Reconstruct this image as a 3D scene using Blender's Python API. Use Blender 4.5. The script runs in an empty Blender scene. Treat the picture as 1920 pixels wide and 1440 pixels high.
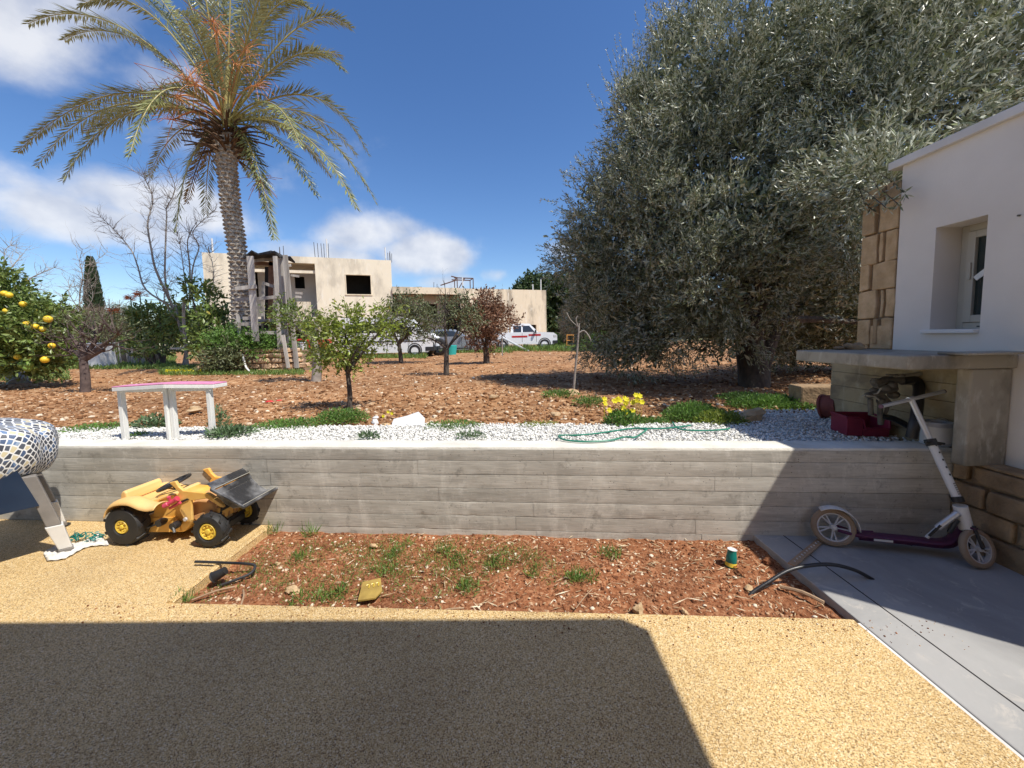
import bpy, math, random
import numpy as np
from mathutils import Matrix, Vector
SC = bpy.context.scene
COL = SC.collection
R = math.radians
# ------------------------------------------------------------------ camera
F = 721.0; CX, CY, CH = 960.0, 690.0, 1.45
PITCH, ROLL = R(4.6), R(1.2)
_x = np.array([1, 0, 0.]); _u = np.array([0, math.sin(PITCH), math.cos(PITCH)]); FW = np.array([0, math.cos(PITCH), -math.sin(PITCH)])
RI = math.cos(ROLL) * _x - math.sin(ROLL) * _u
UP = math.cos(ROLL) * _u + math.sin(ROLL) * _x
cam = bpy.data.cameras.new('camera'); camo = bpy.data.objects.new('camera', cam); COL.objects.link(camo)
cam.sensor_fit = 'HORIZONTAL'; cam.sensor_width = 36.0; cam.lens = F / 1920 * 36
cam.shift_y = (CY - 720) / 1920
cam.clip_start = 0.05; cam.clip_end = 5000
camo.matrix_world = Matrix(((RI[0], UP[0], -FW[0], 0), (RI[1], UP[1], -FW[1], 0), (RI[2], UP[2], -FW[2], CH), (0, 0, 0, 1)))
SC.camera = camo
# ------------------------------------------------------------------ world and sun
SUN = np.array([0.52, -0.37, 1.0])            # towards the sun
w = bpy.data.worlds.new('World'); SC.world = w; w.use_nodes = True
nt = w.node_tree; nt.nodes.clear(); N = nt.nodes.new; LK = nt.links.new
out = N('ShaderNodeOutputWorld'); bg = N('ShaderNodeBackground'); LK(bg.outputs[0], out.inputs[0])
sky = N('ShaderNodeTexSky'); sky.sky_type = 'NISHITA'; sky.sun_disc = False
sky.sun_elevation = math.asin(SUN[2] / np.linalg.norm(SUN)); sky.sun_rotation = math.atan2(SUN[0], SUN[1])
sky.air_density = 1.0; sky.dust_density = 0.35; sky.ozone_density = 3.0; sky.altitude = 100
bg.inputs[1].default_value = 0.098
tc = N('ShaderNodeTexCoord'); sep = N('ShaderNodeSeparateXYZ'); LK(tc.outputs['Generated'], sep.inputs[0])
def math_n(op, a, b=None, c=None, clamp=False):
    m = N('ShaderNodeMath'); m.operation = op; m.use_clamp = clamp
    for i, v in enumerate((a, b, c)):
        if v is None: continue
        if isinstance(v, (int, float)): m.inputs[i].default_value = v
        else: LK(v, m.inputs[i])
    return m.outputs[0]
az = math_n('ARCTAN2', sep.outputs[0], sep.outputs[1]); el = math_n('ARCSINE', sep.outputs[2])
mp = N('ShaderNodeMapping'); mp.inputs['Scale'].default_value = (3.2, 3.2, 4.0); LK(tc.outputs['Generated'], mp.inputs[0])
nz = N('ShaderNodeTexNoise'); nz.inputs['Scale'].default_value = 1.3; nz.inputs['Detail'].default_value = 9; nz.inputs['Roughness'].default_value = 0.55
nz.inputs['Distortion'].default_value = 0.12; LK(mp.outputs[0], nz.inputs[0])
# cloud banks: (azimuth, elevation, half-width, half-height, weight) in degrees
acc = None
for (a, e, sa, se, wt) in [(-54, 30, 12, 8, .95), (-40, 21, 7, 4.5, .6), (-38, 15, 13, 3.5, .95), (-40, 26, 8, 4, .6), (-47, 12, 13, 3.0, .9), (-31, 19, 9, 5, .75), (-20, 14, 9, 3.6, .95), (-13, 12, 8.5, 3.2, 1.05), (-25, 10, 12, 3.5, .95),
                           (-2, 9, 3, 1.3, .75), (8, 12, 4, 1.8, .8), (-9, 8, 8, 1.8, .6), (-60, 15, 14, 3, .8), (60, 20, 25, 7, .8), (120, 30, 30, 9, .8), (-120, 25, 35, 9, .85), (175, 20, 30, 7, .8)]:
    dx = math_n('DIVIDE', math_n('SUBTRACT', az, R(a)), R(sa)); dy = math_n('DIVIDE', math_n('SUBTRACT', el, R(e)), R(se))
    d2 = math_n('ADD', math_n('MULTIPLY', dx, dx), math_n('MULTIPLY', dy, dy))
    g = math_n('MULTIPLY', math_n('EXPONENT', math_n('MULTIPLY', d2, -0.8)), wt)
    acc = g if acc is None else math_n('MAXIMUM', acc, g)
cl = math_n('ADD', math_n('MULTIPLY', acc, 0.62), math_n('MULTIPLY', math_n('SUBTRACT', nz.outputs[0], 0.5), 1.15))
mr = N('ShaderNodeMapRange'); mr.interpolation_type = 'SMOOTHSTEP'; mr.inputs[1].default_value = 0.21; mr.inputs[2].default_value = 0.56
LK(cl, mr.inputs[0])
nz2 = N('ShaderNodeTexNoise'); nz2.inputs['Scale'].default_value = 3.0; nz2.inputs['Detail'].default_value = 6; LK(mp.outputs[0], nz2.inputs[0])
cr = N('ShaderNodeValToRGB'); cr.color_ramp.elements[0].position = .35; cr.color_ramp.elements[0].color = (4.9, 5.3, 6.3, 1)
cr.color_ramp.elements[1].position = .62; cr.color_ramp.elements[1].color = (8.0, 8.1, 8.4, 1); LK(nz2.outputs[0], cr.inputs[0])
# a deeper blue, as the phone recorded it
hs = N('ShaderNodeHueSaturation'); hs.inputs['Hue'].default_value = 0.507; hs.inputs['Saturation'].default_value = 1.2; hs.inputs['Value'].default_value = 1.36; LK(sky.outputs[0], hs.inputs['Color'])
mx = N('ShaderNodeMix'); mx.data_type = 'RGBA'; LK(math_n('MULTIPLY', mr.outputs[0], 0.86), mx.inputs[0]); LK(hs.outputs[0], mx.inputs[6]); LK(cr.outputs[0], mx.inputs[7])
LK(mx.outputs[2], bg.inputs[0])
sl = bpy.data.lights.new('sun', 'SUN'); sl.energy = 4.8; sl.angle = R(0.53); sl.color = (1.0, 0.95, 0.87)
so = bpy.data.objects.new('sun', sl); COL.objects.link(so)
so.rotation_euler = Vector(SUN).to_track_quat('Z', 'Y').to_euler(); so.location = (8, -6, 14)
SC.view_settings.view_transform = 'Standard'; SC.view_settings.look = 'None'; SC.view_settings.gamma = 1
SC.view_settings.use_curve_mapping = False; SC.view_settings.exposure = 0.24
# ------------------------------------------------------------------ measuring helpers
O3 = np.array([0, 0, CH])
def ray(x, y): return RI * ((x - CX) / F) + UP * ((CY - y) / F) + FW
def P(x, y, Y): d = ray(x, y); return O3 + d * (Y / d[1])
def G(x, y, z=0.0): d = ray(x, y); return O3 + d * ((z - CH) / d[2])
def PX(x, y, X): d = ray(x, y); return O3 + d * (X / d[0])
def PPL(x, y, o, n):
    d = ray(x, y); n = np.array(n, float); o = np.array(o, float)
    return O3 + d * (((o - O3) @ n) / (d @ n))
FZ = 0.55                                        # level of the field
rng = np.random.default_rng(7); rnd = random.Random(5)
# ------------------------------------------------------------------ mesh builder
class MB:
    def __init__(s): s.c = []; s.n = 0
    def add(s, V, Fc):
        V = np.asarray(V, float).reshape(-1, 3)
        s.c.append((V, [np.asarray(f, np.int64) for f in (Fc if isinstance(Fc, list) else [Fc])])); return s
    def hexa(s, v):                             # 8 corners: bottom 4 then top 4
        return s.add(v, [np.array([[0, 3, 2, 1], [4, 5, 6, 7], [0, 1, 5, 4], [1, 2, 6, 5], [2, 3, 7, 6], [3, 0, 4, 7]])])
    def box(s, c, d, rz=0.0, M=None, taper=1.0):
        x, y, z = d[0] / 2, d[1] / 2, d[2] / 2; t = taper
        v = np.array([[-x, -y, -z], [x, -y, -z], [x, y, -z], [-x, y, -z], [-x * t, -y * t, z], [x * t, -y * t, z], [x * t, y * t, z], [-x * t, y * t, z]])
        if rz: v = v @ rotz(rz).T
        if M is not None: v = v @ np.asarray(M).T
        return s.hexa(v + np.array(c))
    def bb(s, a, b):
        a = np.array(a, float); b = np.array(b, float); return s.box((a + b) / 2, np.abs(b - a))
    def tube(s, pts, r, n=8, cap=True, flat=1.0):
        pts = np.array(pts, float); m = len(pts); r = np.ones(m) * r if np.isscalar(r) else np.array(r, float)
        t = np.gradient(pts, axis=0); t /= np.linalg.norm(t, axis=1)[:, None] + 1e-9
        ref = np.array([0, 0, 1.]) if abs(t[0][2]) < .9 else np.array([1., 0, 0])
        V = []; a = np.linspace(0, 2 * math.pi, n, endpoint=False); u = None
        for i in range(m):
            if u is None: u = np.cross(ref, t[i])
            u = u - t[i] * (u @ t[i]); u /= np.linalg.norm(u) + 1e-9; v = np.cross(t[i], u)
            V.append(pts[i] + r[i] * (np.cos(a)[:, None] * u + flat * np.sin(a)[:, None] * v))
        V = np.concatenate(V); k = np.arange(n); q = []
        for i in range(m - 1): q.append(np.stack([i * n + k, i * n + (k + 1) % n, (i + 1) * n + (k + 1) % n, (i + 1) * n + k], 1))
        fs = [np.concatenate(q)]
        if cap: fs += [np.array([k[::-1]]), np.array([(m - 1) * n + k])]
        return s.add(V, fs)
    def lathe(s, c, ax, prof, n=20, flatv=None):
        ax = np.array(ax, float); ax /= np.linalg.norm(ax); ref = np.array([0, 0, 1.]) if abs(ax[2]) < .9 else np.array([1., 0, 0])
        u = np.cross(ref, ax); u /= np.linalg.norm(u); v = np.cross(ax, u); a = np.linspace(0, 2 * math.pi, n, endpoint=False)
        V = np.concatenate([np.array(c) + ax * p[0] + p[1] * (np.cos(a)[:, None] * u + np.sin(a)[:, None] * v) for p in prof])
        k = np.arange(n); q = [np.stack([i * n + k, i * n + (k + 1) % n, (i + 1) * n + (k + 1) % n, (i + 1) * n + k], 1) for i in range(len(prof) - 1)]
        return s.add(V, [np.concatenate(q)])
    def prism(s, poly, vec):                    # 3-D polygon swept by vec
        p = np.array(poly, float); n = len(p); k = np.arange(n)
        nrm = sum(np.cross(p[i] - p[0], p[(i + 1) % n] - p[0]) for i in range(n))
        if nrm @ np.array(vec) > 0: p = p[::-1]
        return s.add(np.concatenate([p, p + np.array(vec)]), [np.array([k]), np.array([n + k[::-1]]), np.stack([k, n + k, n + (k + 1) % n, (k + 1) % n], 1)[:, ::-1][:, [3, 0, 1, 2]][:, ::-1]])
    def ball(s, c, r, nu=12, nv=8, sq=(1, 1, 1)):
        prof = [(-math.cos(math.pi * i / nv), max(math.sin(math.pi * i / nv), 1e-4)) for i in range(nv + 1)]
        m = MB().lathe((0, 0, 0), (0, 0, 1), prof, nu); V, fs = m.c[0]
        return s.add(V * r * np.array(sq) + np.array(c), fs)
    def grid(s, Pm):                            # Pm[i,j] 3-D points
        a, b = Pm.shape[:2]; i, j = np.meshgrid(np.arange(a - 1), np.arange(b - 1), indexing='ij'); k = (i * b + j).ravel()
        return s.add(Pm.reshape(-1, 3), np.stack([k, k + b, k + b + 1, k + 1], 1))
    def join(s, o): s.c += o.c; return s
    def xf(s, fn): s.c = [(fn(V), f) for V, f in s.c]; return s
    def build(s, name, mat, parent=None, smooth=False, bevel=0, bseg=2, sharp=0.7, solid=0, sub=0, **props):
        V = np.concatenate([c[0] for c in s.c]); off = 0; lo = []; sz = []
        for cv, fs in s.c:
            for f in fs: lo.append((f + off).ravel()); sz.append(np.full(len(f), f.shape[1]))
            off += len(cv)
        lo = np.concatenate(lo); sz = np.concatenate(sz)
        if parent is not None:
            m = Matrix.Identity(4); q = parent
            while q is not None: m = q.matrix_basis @ m; q = q.parent
            mi = np.array(m.inverted()); V = V @ mi[:3, :3].T + mi[:3, 3]
            org = np.zeros(3)
        else:
            org = np.array([(V[:, 0].min() + V[:, 0].max()) / 2, (V[:, 1].min() + V[:, 1].max()) / 2, V[:, 2].min()]); V = V - org
        me = bpy.data.meshes.new(name); me.vertices.add(len(V)); me.vertices.foreach_set('co', V.astype(np.float32).ravel())
        me.loops.add(len(lo)); me.loops.foreach_set('vertex_index', lo.astype(np.int32))
        me.polygons.add(len(sz)); me.polygons.foreach_set('loop_start', np.concatenate([[0], np.cumsum(sz)[:-1]]).astype(np.int32)); me.polygons.foreach_set('loop_total', sz.astype(np.int32))
        me.update(calc_edges=True)
        if not smooth: me.polygons.foreach_set('use_smooth', np.zeros(len(sz), bool))
        if smooth:
            me.polygons.foreach_set('use_smooth', np.ones(len(sz), bool))
            if len(sz) < 60000 and not sub: me.set_sharp_from_angle(angle=sharp)
        me.materials.append(mat)
        o = bpy.data.objects.new(name, me); COL.objects.link(o); o.location = org
        if parent is not None: o.parent = parent
        if solid: md = o.modifiers.new('s', 'SOLIDIFY'); md.thickness = solid; md.offset = 0
        if sub: md = o.modifiers.new('u', 'SUBSURF'); md.levels = md.render_levels = sub
        if bevel: md = o.modifiers.new('b', 'BEVEL'); md.width = bevel; md.segments = bseg; md.limit_method = 'ANGLE'; md.angle_limit = R(35)
        for k2, v2 in props.items(): o[k2] = v2
        return o
def rotz(a): c, s_ = math.cos(a), math.sin(a); return np.array([[c, -s_, 0], [s_, c, 0], [0, 0, 1.]])
def thing(name, label, cat, loc, rz=0.0, group=None):
    o = bpy.data.objects.new(name, None); COL.objects.link(o); o.location = tuple(float(v) for v in loc); o.rotation_euler = (0, 0, rz)
    o.empty_display_size = .1; o['label'] = label; o['category'] = cat
    if group: o['group'] = group
    return o
def tag(o, label, cat, group=None):
    o['label'] = label; o['category'] = cat
    if group: o['group'] = group
    return o
# value noise
_tab = rng.random((256, 256))
def vn(x, y, s=1.0, oct=4, rough=.5):
    t = 0; a = 1.0; tot = 0
    for o in range(oct):
        X = x / s * 2 ** o + 17.3 * o; Y = y / s * 2 ** o + 5.1 * o; ix = np.floor(X).astype(int); iy = np.floor(Y).astype(int); fx = X - ix; fy = Y - iy
        fx = fx * fx * (3 - 2 * fx); fy = fy * fy * (3 - 2 * fy)
        g = lambda i, j: _tab[(ix + i) & 255, (iy + j) & 255]
        t = t + a * (g(0, 0) * (1 - fx) * (1 - fy) + g(1, 0) * fx * (1 - fy) + g(0, 1) * (1 - fx) * fy + g(1, 1) * fx * fy); tot += a; a *= rough
    return t / tot - .5
# ------------------------------------------------------------------ materials
def nodes(name):
    m = bpy.data.materials.new(name); m.use_nodes = True; t = m.node_tree; b = t.nodes['Principled BSDF']; return m, t, b, t.nodes.new, t.links.new
def ramp(t, src, cols, interp='LINEAR'):
    r = t.nodes.new('ShaderNodeValToRGB'); r.color_ramp.interpolation = interp; e = r.color_ramp.elements
    e[0].position = cols[0][0]; e[0].color = (*cols[0][1], 1); e[1].position = cols[-1][0]; e[1].color = (*cols[-1][1], 1)
    for p, c in cols[1:-1]: k = e.new(p); k.color = (*c, 1)
    t.links.new(src, r.inputs[0]); return r.outputs[0]
def noise(t, scale, detail=5, rough=.55, stretch=None, dist=0, coord='Object'):
    c = t.nodes.new('ShaderNodeTexCoord'); n = t.nodes.new('ShaderNodeTexNoise'); n.inputs['Scale'].default_value = scale; n.inputs['Detail'].default_value = detail
    n.inputs['Roughness'].default_value = rough; n.inputs['Distortion'].default_value = dist; src = c.outputs[coord]
    if stretch: mpn = t.nodes.new('ShaderNodeMapping'); mpn.inputs['Scale'].default_value = stretch; t.links.new(src, mpn.inputs[0]); src = mpn.outputs[0]
    t.links.new(src, n.inputs[0]); return n.outputs[0]
def bumpn(t, b, h, strength, dist=.01, prev=None):
    bn = t.nodes.new('ShaderNodeBump'); bn.inputs['Strength'].default_value = strength; bn.inputs['Distance'].default_value = dist; t.links.new(h, bn.inputs['Height'])
    if prev is not None: t.links.new(prev, bn.inputs['Normal'])
    t.links.new(bn.outputs[0], b.inputs['Normal']); return bn.outputs[0]
def mixc(t, f, a, c, mode='MIX'):
    m = t.nodes.new('ShaderNodeMix'); m.data_type = 'RGBA'; m.blend_type = mode
    for i, v in ((0, f), (6, a), (7, c)):
        if isinstance(v, (int, float)): m.inputs[i].default_value = v
        elif isinstance(v, tuple): m.inputs[i].default_value = (*v, 1)
        else: t.links.new(v, m.inputs[i])
    return m.outputs[2]
def mat(name, c1, c2=None, scale=6, rough=.8, bump=.3, bscale=None, detail=6, stretch=None, metal=0.0, bdist=.01, rvar=0.0, lo=.3, hi=.7, objvar=0.0, spec=.5):
    m, t, b, n, l = nodes(name); c2 = c2 or c1
    f = noise(t, scale, detail, stretch=stretch)
    col = ramp(t, f, [(lo, c1), (hi, c2)])
    if objvar:
        oi = n('ShaderNodeObjectInfo'); mr_ = n('ShaderNodeMapRange'); mr_.inputs[3].default_value = 1 - objvar; mr_.inputs[4].default_value = 1 + objvar; l(oi.outputs['Random'], mr_.inputs[0])
        cb = n('ShaderNodeCombineColor'); [l(mr_.outputs[0], cb.inputs[i]) for i in range(3)]
        col = mixc(t, 1.0, col, cb.outputs[0], 'MULTIPLY')
    l(col, b.inputs['Base Color']); b.inputs['Roughness'].default_value = rough; b.inputs['Metallic'].default_value = metal; b.inputs['Specular IOR Level'].default_value = spec
    if rvar: l(ramp(t, f, [(.3, (rough - rvar,) * 3), (.7, (rough + rvar,) * 3)]), b.inputs['Roughness'])
    if bump: bumpn(t, b, noise(t, bscale or scale * 4, detail, stretch=stretch), bump, bdist)
    return m
def islandmat(name, cols, rough=.7, back=None, bump=0, trans=0.0, spec=.4):
    m, t, b, n, l = nodes(name); g = n('ShaderNodeNewGeometry')
    col = ramp(t, g.outputs['Random Per Island'], cols)
    if back: col = mixc(t, g.outputs['Backfacing'], col, ramp(t, g.outputs['Random Per Island'], back))
    l(col, b.inputs['Base Color']); b.inputs['Roughness'].default_value = rough; b.inputs['Specular IOR Level'].default_value = spec
    if trans:
        tr = n('ShaderNodeBsdfTranslucent'); l(col, tr.inputs[0]); ms = n('ShaderNodeMixShader'); ms.inputs[0].default_value = trans
        l(b.outputs[0], ms.inputs[1]); l(tr.outputs[0], ms.inputs[2]); l(ms.outputs[0], t.nodes['Material Output'].inputs[0])
    if bump: bumpn(t, b, noise(t, 60, 4), bump)
    return m
def leafmat(name, c, var=.35, back=None, rough=.5, trans=.22, yellow=0):
    d = tuple(v * (1 - var) for v in c); e = tuple(min(1, v * (1 + var)) for v in c)
    cols = [(0, d), (.6, c), (1, e)]
    if yellow: cols.append((1, (.35, .28, .05))); cols[2] = (1 - yellow, e)
    bk = None
    if back: bk = [(0, tuple(v * .8 for v in back)), (1, tuple(v * 1.15 for v in back))]
    return islandmat(name, cols, rough, bk, trans=trans)
# ------------------------------------------------------------------ foliage helpers
def unit(v): return v / (np.linalg.norm(v, axis=-1, keepdims=True) + 1e-9)
def leafquads(mb, c, d, L, W, up=None):
    n = len(c); d = unit(d); q = rng.normal(size=(n, 3)) if up is None else up + rng.normal(size=(n, 3)) * .25
    s_ = unit(np.cross(d, q)); L = (np.ones(n) * L)[:, None]; W = (np.ones(n) * W)[:, None]
    nrm = np.cross(s_, d)
    V = np.stack([c, c + d * L * .5 + s_ * W * .5 + nrm * W * .12, c + d * L, c + d * L * .5 - s_ * W * .5 + nrm * W * .12], 1).reshape(-1, 3)
    return mb.add(V, np.arange(n * 4).reshape(n, 4))
def twigcloud(blobs, ntw, per, tl, L, W, up=.35, inner=.45, rand=.6, spread=.75, mb=None, flatground=None, dens=None, lump=.35):
    """blobs: list of (centre, (rx,ry,rz)). Leaves set along short twigs that point outwards."""
    mb = mb or MB(); wts = np.array([b[1][0] * b[1][1] + b[1][0] * b[1][2] + b[1][1] * b[1][2] for b in blobs]); wts = wts / wts.sum()
    bi = rng.choice(len(blobs), ntw, p=wts); C = np.array([b[0] for b in blobs])[bi]; RR = np.array([b[1] for b in blobs])[bi]
    dv = unit(rng.normal(size=(ntw, 3))); rr = inner + (1 - inner) * rng.random(ntw) ** .6
    lp = 1 + lump * (vn(dv[:, 0] * 2 + C[:, 0], dv[:, 2] * 2 + dv[:, 1] + C[:, 2], .7, 3) * 2)
    p = C + dv * RR * (rr * lp)[:, None]
    td = unit(dv * .8 + np.array([0, 0, up]) + rng.normal(size=(ntw, 3)) * rand * .6)
    if flatground is not None: p[:, 2] = np.maximum(p[:, 2], flatground + rng.random(ntw) * .08)
    tlen = tl * (.6 + .8 * rng.random(ntw))
    t = np.tile(np.linspace(.05, 1, per), (ntw, 1))
    c = p[:, None, :] + td[:, None, :] * (t * tlen[:, None])[:, :, None]
    ld = unit(td[:, None, :] * (1.1 - spread * .4) + rng.normal(size=(ntw, per, 3)) * spread)
    n = ntw * per
    return leafquads(mb, c.reshape(-1, 3), ld.reshape(-1, 3), L * (.7 + .5 * rng.random(n)), W * (.7 + .5 * rng.random(n)))
def Bp(px, py, Y, rx, rz=None, ry=None):
    s_ = Y / F; rz = rz or rx; return (P(px, py, Y), (rx * s_, (ry or (rx + rz) / 2) * s_, rz * s_))
def rock(c, r, seed=0, sq=(1, .8, .6), n=2):
    rg = np.random.default_rng(seed); m = MB().ball((0, 0, 0), 1, 9, 6); V, fs = m.c[0]
    f = 1 + .25 * np.sin(V @ rg.normal(size=3) * 2.5 + rg.random() * 6) + .15 * np.sin(V @ rg.normal(size=3) * 5)
    V = V * f[:, None] * r * np.array(sq); V = V @ rotz(rg.random() * 6).T + np.array(c); return MB().add(V, fs)
_oct = np.array([[1, 0, 0], [-1, 0, 0], [0, 1, 0], [0, -1, 0], [0, 0, 1], [0, 0, -1.]]); _octf = np.array([[0, 2, 4], [2, 1, 4], [1, 3, 4], [3, 0, 4], [2, 0, 5], [1, 2, 5], [3, 1, 5], [0, 3, 5]])
_g = (1 + 5 ** .5) / 2
_ico = np.array([(-1, _g, 0), (1, _g, 0), (-1, -_g, 0), (1, -_g, 0), (0, -1, _g), (0, 1, _g), (0, -1, -_g), (0, 1, -_g), (_g, 0, -1), (_g, 0, 1), (-_g, 0, -1), (-_g, 0, 1)]) / 1.9
_icf = np.array([(0, 11, 5), (0, 5, 1), (0, 1, 7), (0, 7, 10), (0, 10, 11), (1, 5, 9), (5, 11, 4), (11, 10, 2), (10, 7, 6), (7, 1, 8), (3, 9, 4), (3, 4, 2), (3, 2, 6), (3, 6, 8), (3, 8, 9), (4, 9, 5), (2, 4, 11), (6, 2, 10), (8, 6, 7), (9, 8, 1)])
def scatter(mb, pts, size, flat=.6, jit=.35, fine=False):
    bV, bF = _ico, _icf
    n = len(pts); k = len(bV); V = np.tile(bV, (n, 1, 1)); V = V * (1 + jit * (rng.random((n, 1, 3)) * 2 - 1)) * (1 + (.1 if fine else .28) * (rng.random((n, k, 1)) * 2 - 1))
    q = rng.normal(size=(n, 4)); q /= np.linalg.norm(q, axis=1)[:, None]; a, b, c, d = q.T
    M_ = np.stack([1 - 2 * (c * c + d * d), 2 * (b * c - a * d), 2 * (b * d + a * c), 2 * (b * c + a * d), 1 - 2 * (b * b + d * d), 2 * (c * d - a * b), 2 * (b * d - a * c), 2 * (c * d + a * b), 1 - 2 * (b * b + c * c)], 1).reshape(n, 3, 3)
    V = np.einsum('nij,nkj->nki', M_, V * np.array([1, .85, .7])); V[:, :, 2] *= flat
    V = V * (np.ones(n) * size)[:, None, None] + pts[:, None, :]
    return mb.add(V.reshape(-1, 3), (bF[None] + (np.arange(n) * k)[:, None, None]).reshape(-1, bF.shape[1]))
def grow(mb, p, d, ln, r, lev, rg, kids=3, bend=.25, up=.1, sides=5, shrink=.62, spread=.7):
    n = 4 if lev > 0 else 3; pts = [np.array(p, float)]; d = unit(np.array(d, float)); rad = [r]
    for i in range(n):
        d = unit(d + rg.normal(size=3) * bend * .5 + np.array([0, 0, up])); pts.append(pts[-1] + d * ln / n); rad.append(r * (1 - .55 * (i + 1) / n))
    mb.tube(pts, rad, sides if lev > 0 else 3, cap=False)
    if lev > 0:
        for k in range(kids):
            i = rg.integers(1, n + 1); dd = unit(d + unit(rg.normal(size=3)) * spread)
            grow(mb, pts[i], dd, ln * shrink * (.7 + .5 * rg.random()), rad[i] * .6, lev - 1, rg, kids, bend, up, sides, shrink, spread)
    return mb
def limbs(mb, base, ends, r0, rg, n=7):
    base = np.array(base, float)
    for e, r1 in ends:
        e = np.array(e, float); L_ = np.linalg.norm(e - base); mid = base * .5 + e * .5 + rg.normal(size=3) * L_ * .08 + np.array([0, 0, L_ * .08])
        t = np.linspace(0, 1, n)[:, None]; pts = (1 - t) ** 2 * base + 2 * t * (1 - t) * mid + t * t * e
        mb.tube(pts, np.linspace(r0, r1, n), 6, cap=False)
    return mb
def bez(a, b, c, n): t = np.linspace(0, 1, n)[:, None]; return (1 - t) ** 2 * np.array(a) + 2 * t * (1 - t) * np.array(b) + t * t * np.array(c)
def arc(a, b, c, n=10):                        # smooth curve through three points
    a, b, c = map(np.array, (a, b, c)); return bez(a, 2 * b - (a + c) / 2, c, n)
def smoothpts(pts, n=6):
    pts = np.array(pts, float); out_ = []
    for i in range(len(pts) - 1):
        p0 = pts[max(i - 1, 0)]; p1 = pts[i]; p2 = pts[i + 1]; p3 = pts[min(i + 2, len(pts) - 1)]
        for k in range(n):
            t = k / n; out_.append(.5 * (2 * p1 + (p2 - p0) * t + (2 * p0 - 5 * p1 + 4 * p2 - p3) * t * t + (3 * p1 - p0 - 3 * p2 + p3) * t ** 3))
    out_.append(pts[-1]); return np.array(out_)
# ================================================================== material set
def m_patio():
    m, t, b, n, l = nodes('resin_gravel'); c = n('ShaderNodeTexCoord')
    v = n('ShaderNodeTexVoronoi'); v.inputs['Scale'].default_value = 300; l(c.outputs['Object'], v.inputs['Vector'])
    sp = n('ShaderNodeSeparateColor'); l(v.outputs['Color'], sp.inputs[0])
    col = ramp(t, sp.outputs[0], [(0, (.10, .055, .02)), (.12, (.26, .15, .05)), (.3, (.52, .335, .125)), (.6, (.66, .465, .205)), (.86, (.75, .575, .31)), (1, (.82, .72, .50))])
    big = ramp(t, noise(t, 1.3, 4), [(.3, (.82, .80, .78)), (.5, (.97, .96, .95)), (.7, (1.06, 1.04, 1.02))]); col = mixc(t, 1.0, col, big, 'MULTIPLY')
    l(col, b.inputs['Base Color']); b.inputs['Roughness'].default_value = .62
    bumpn(t, b, v.outputs['Distance'], -.55, .006); return m
def m_board():
    m, t, b, n, l = nodes('board_marked_concrete')
    f = noise(t, 2.0, 8, .6, stretch=(1, 1, 5)); st = noise(t, 2.6, 9, .72, stretch=(2.0, 2, .6), dist=.6); g = noise(t, 40, 4, stretch=(.15, 1, 3))
    col = ramp(t, f, [(.3, (.37, .345, .295)), (.5, (.49, .46, .395)), (.72, (.60, .57, .495))])
    col = mixc(t, ramp(t, st, [(.53, (0,) * 3), (.66, (.6,) * 3)]), col, (.70, .665, .58))
    col = mixc(t, ramp(t, g, [(.35, (.30,) * 3), (.55, (0,) * 3)]), col, (.24, .225, .19))
    oi = n('ShaderNodeObjectInfo'); mr_ = n('ShaderNodeMapRange'); mr_.inputs[3].default_value = .90; mr_.inputs[4].default_value = 1.10; l(oi.outputs['Random'], mr_.inputs[0])
    cb = n('ShaderNodeCombineColor'); [l(mr_.outputs[0], cb.inputs[i]) for i in range(3)]; col = mixc(t, 1.0, col, cb.outputs[0], 'MULTIPLY')
    sp = n('ShaderNodeTexVoronoi'); sp.inputs['Scale'].default_value = 34; c = n('ShaderNodeTexCoord'); l(c.outputs['Object'], sp.inputs['Vector'])
    pit = ramp(t, sp.outputs['Distance'], [(.06, (0,) * 3), (.12, (1,) * 3)]); gate = ramp(t, noise(t, 6, 3), [(.48, (1,) * 3), (.56, (0,) * 3)])
    pit = mixc(t, gate, pit, (1., 1., 1.)); fl = noise(t, 9, 9, .75); col = mixc(t, ramp(t, fl, [(.56, (0,) * 3), (.66, (.55,) * 3)]), col, (.66, .63, .56)); col = mixc(t, ramp(t, fl, [(.34, (.6,) * 3), (.44, (0,) * 3)]), col, (.20, .185, .155)); col = mixc(t, pit, (.05, .042, .035), col)
    l(col, b.inputs['Base Color']); b.inputs['Roughness'].default_value = .88
    p = bumpn(t, b, g, .35, .004); bumpn(t, b, pit, .8, .006, p); return m
def m_stain(name, base, light, dark, sc=1.2, zst=.35, rough=.9, amt=.8, bs=20):
    m, t, b, n, l = nodes(name)
    f = noise(t, sc, 8, .62, stretch=(1, 1, zst)); g = noise(t, sc * 3, 8, .65, stretch=(1.5, 1.5, .5)); h = noise(t, sc * .6, 4)
    col = mixc(t, ramp(t, f, [(.46, (0,) * 3), (.6, (amt,) * 3)]), base, dark)
    col = mixc(t, ramp(t, g, [(.55, (0,) * 3), (.72, (.8,) * 3)]), col, light)
    l(col, b.inputs['Base Color']); b.inputs['Roughness'].default_value = rough; bumpn(t, b, noise(t, bs, 6), .3, .01); return m
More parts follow.
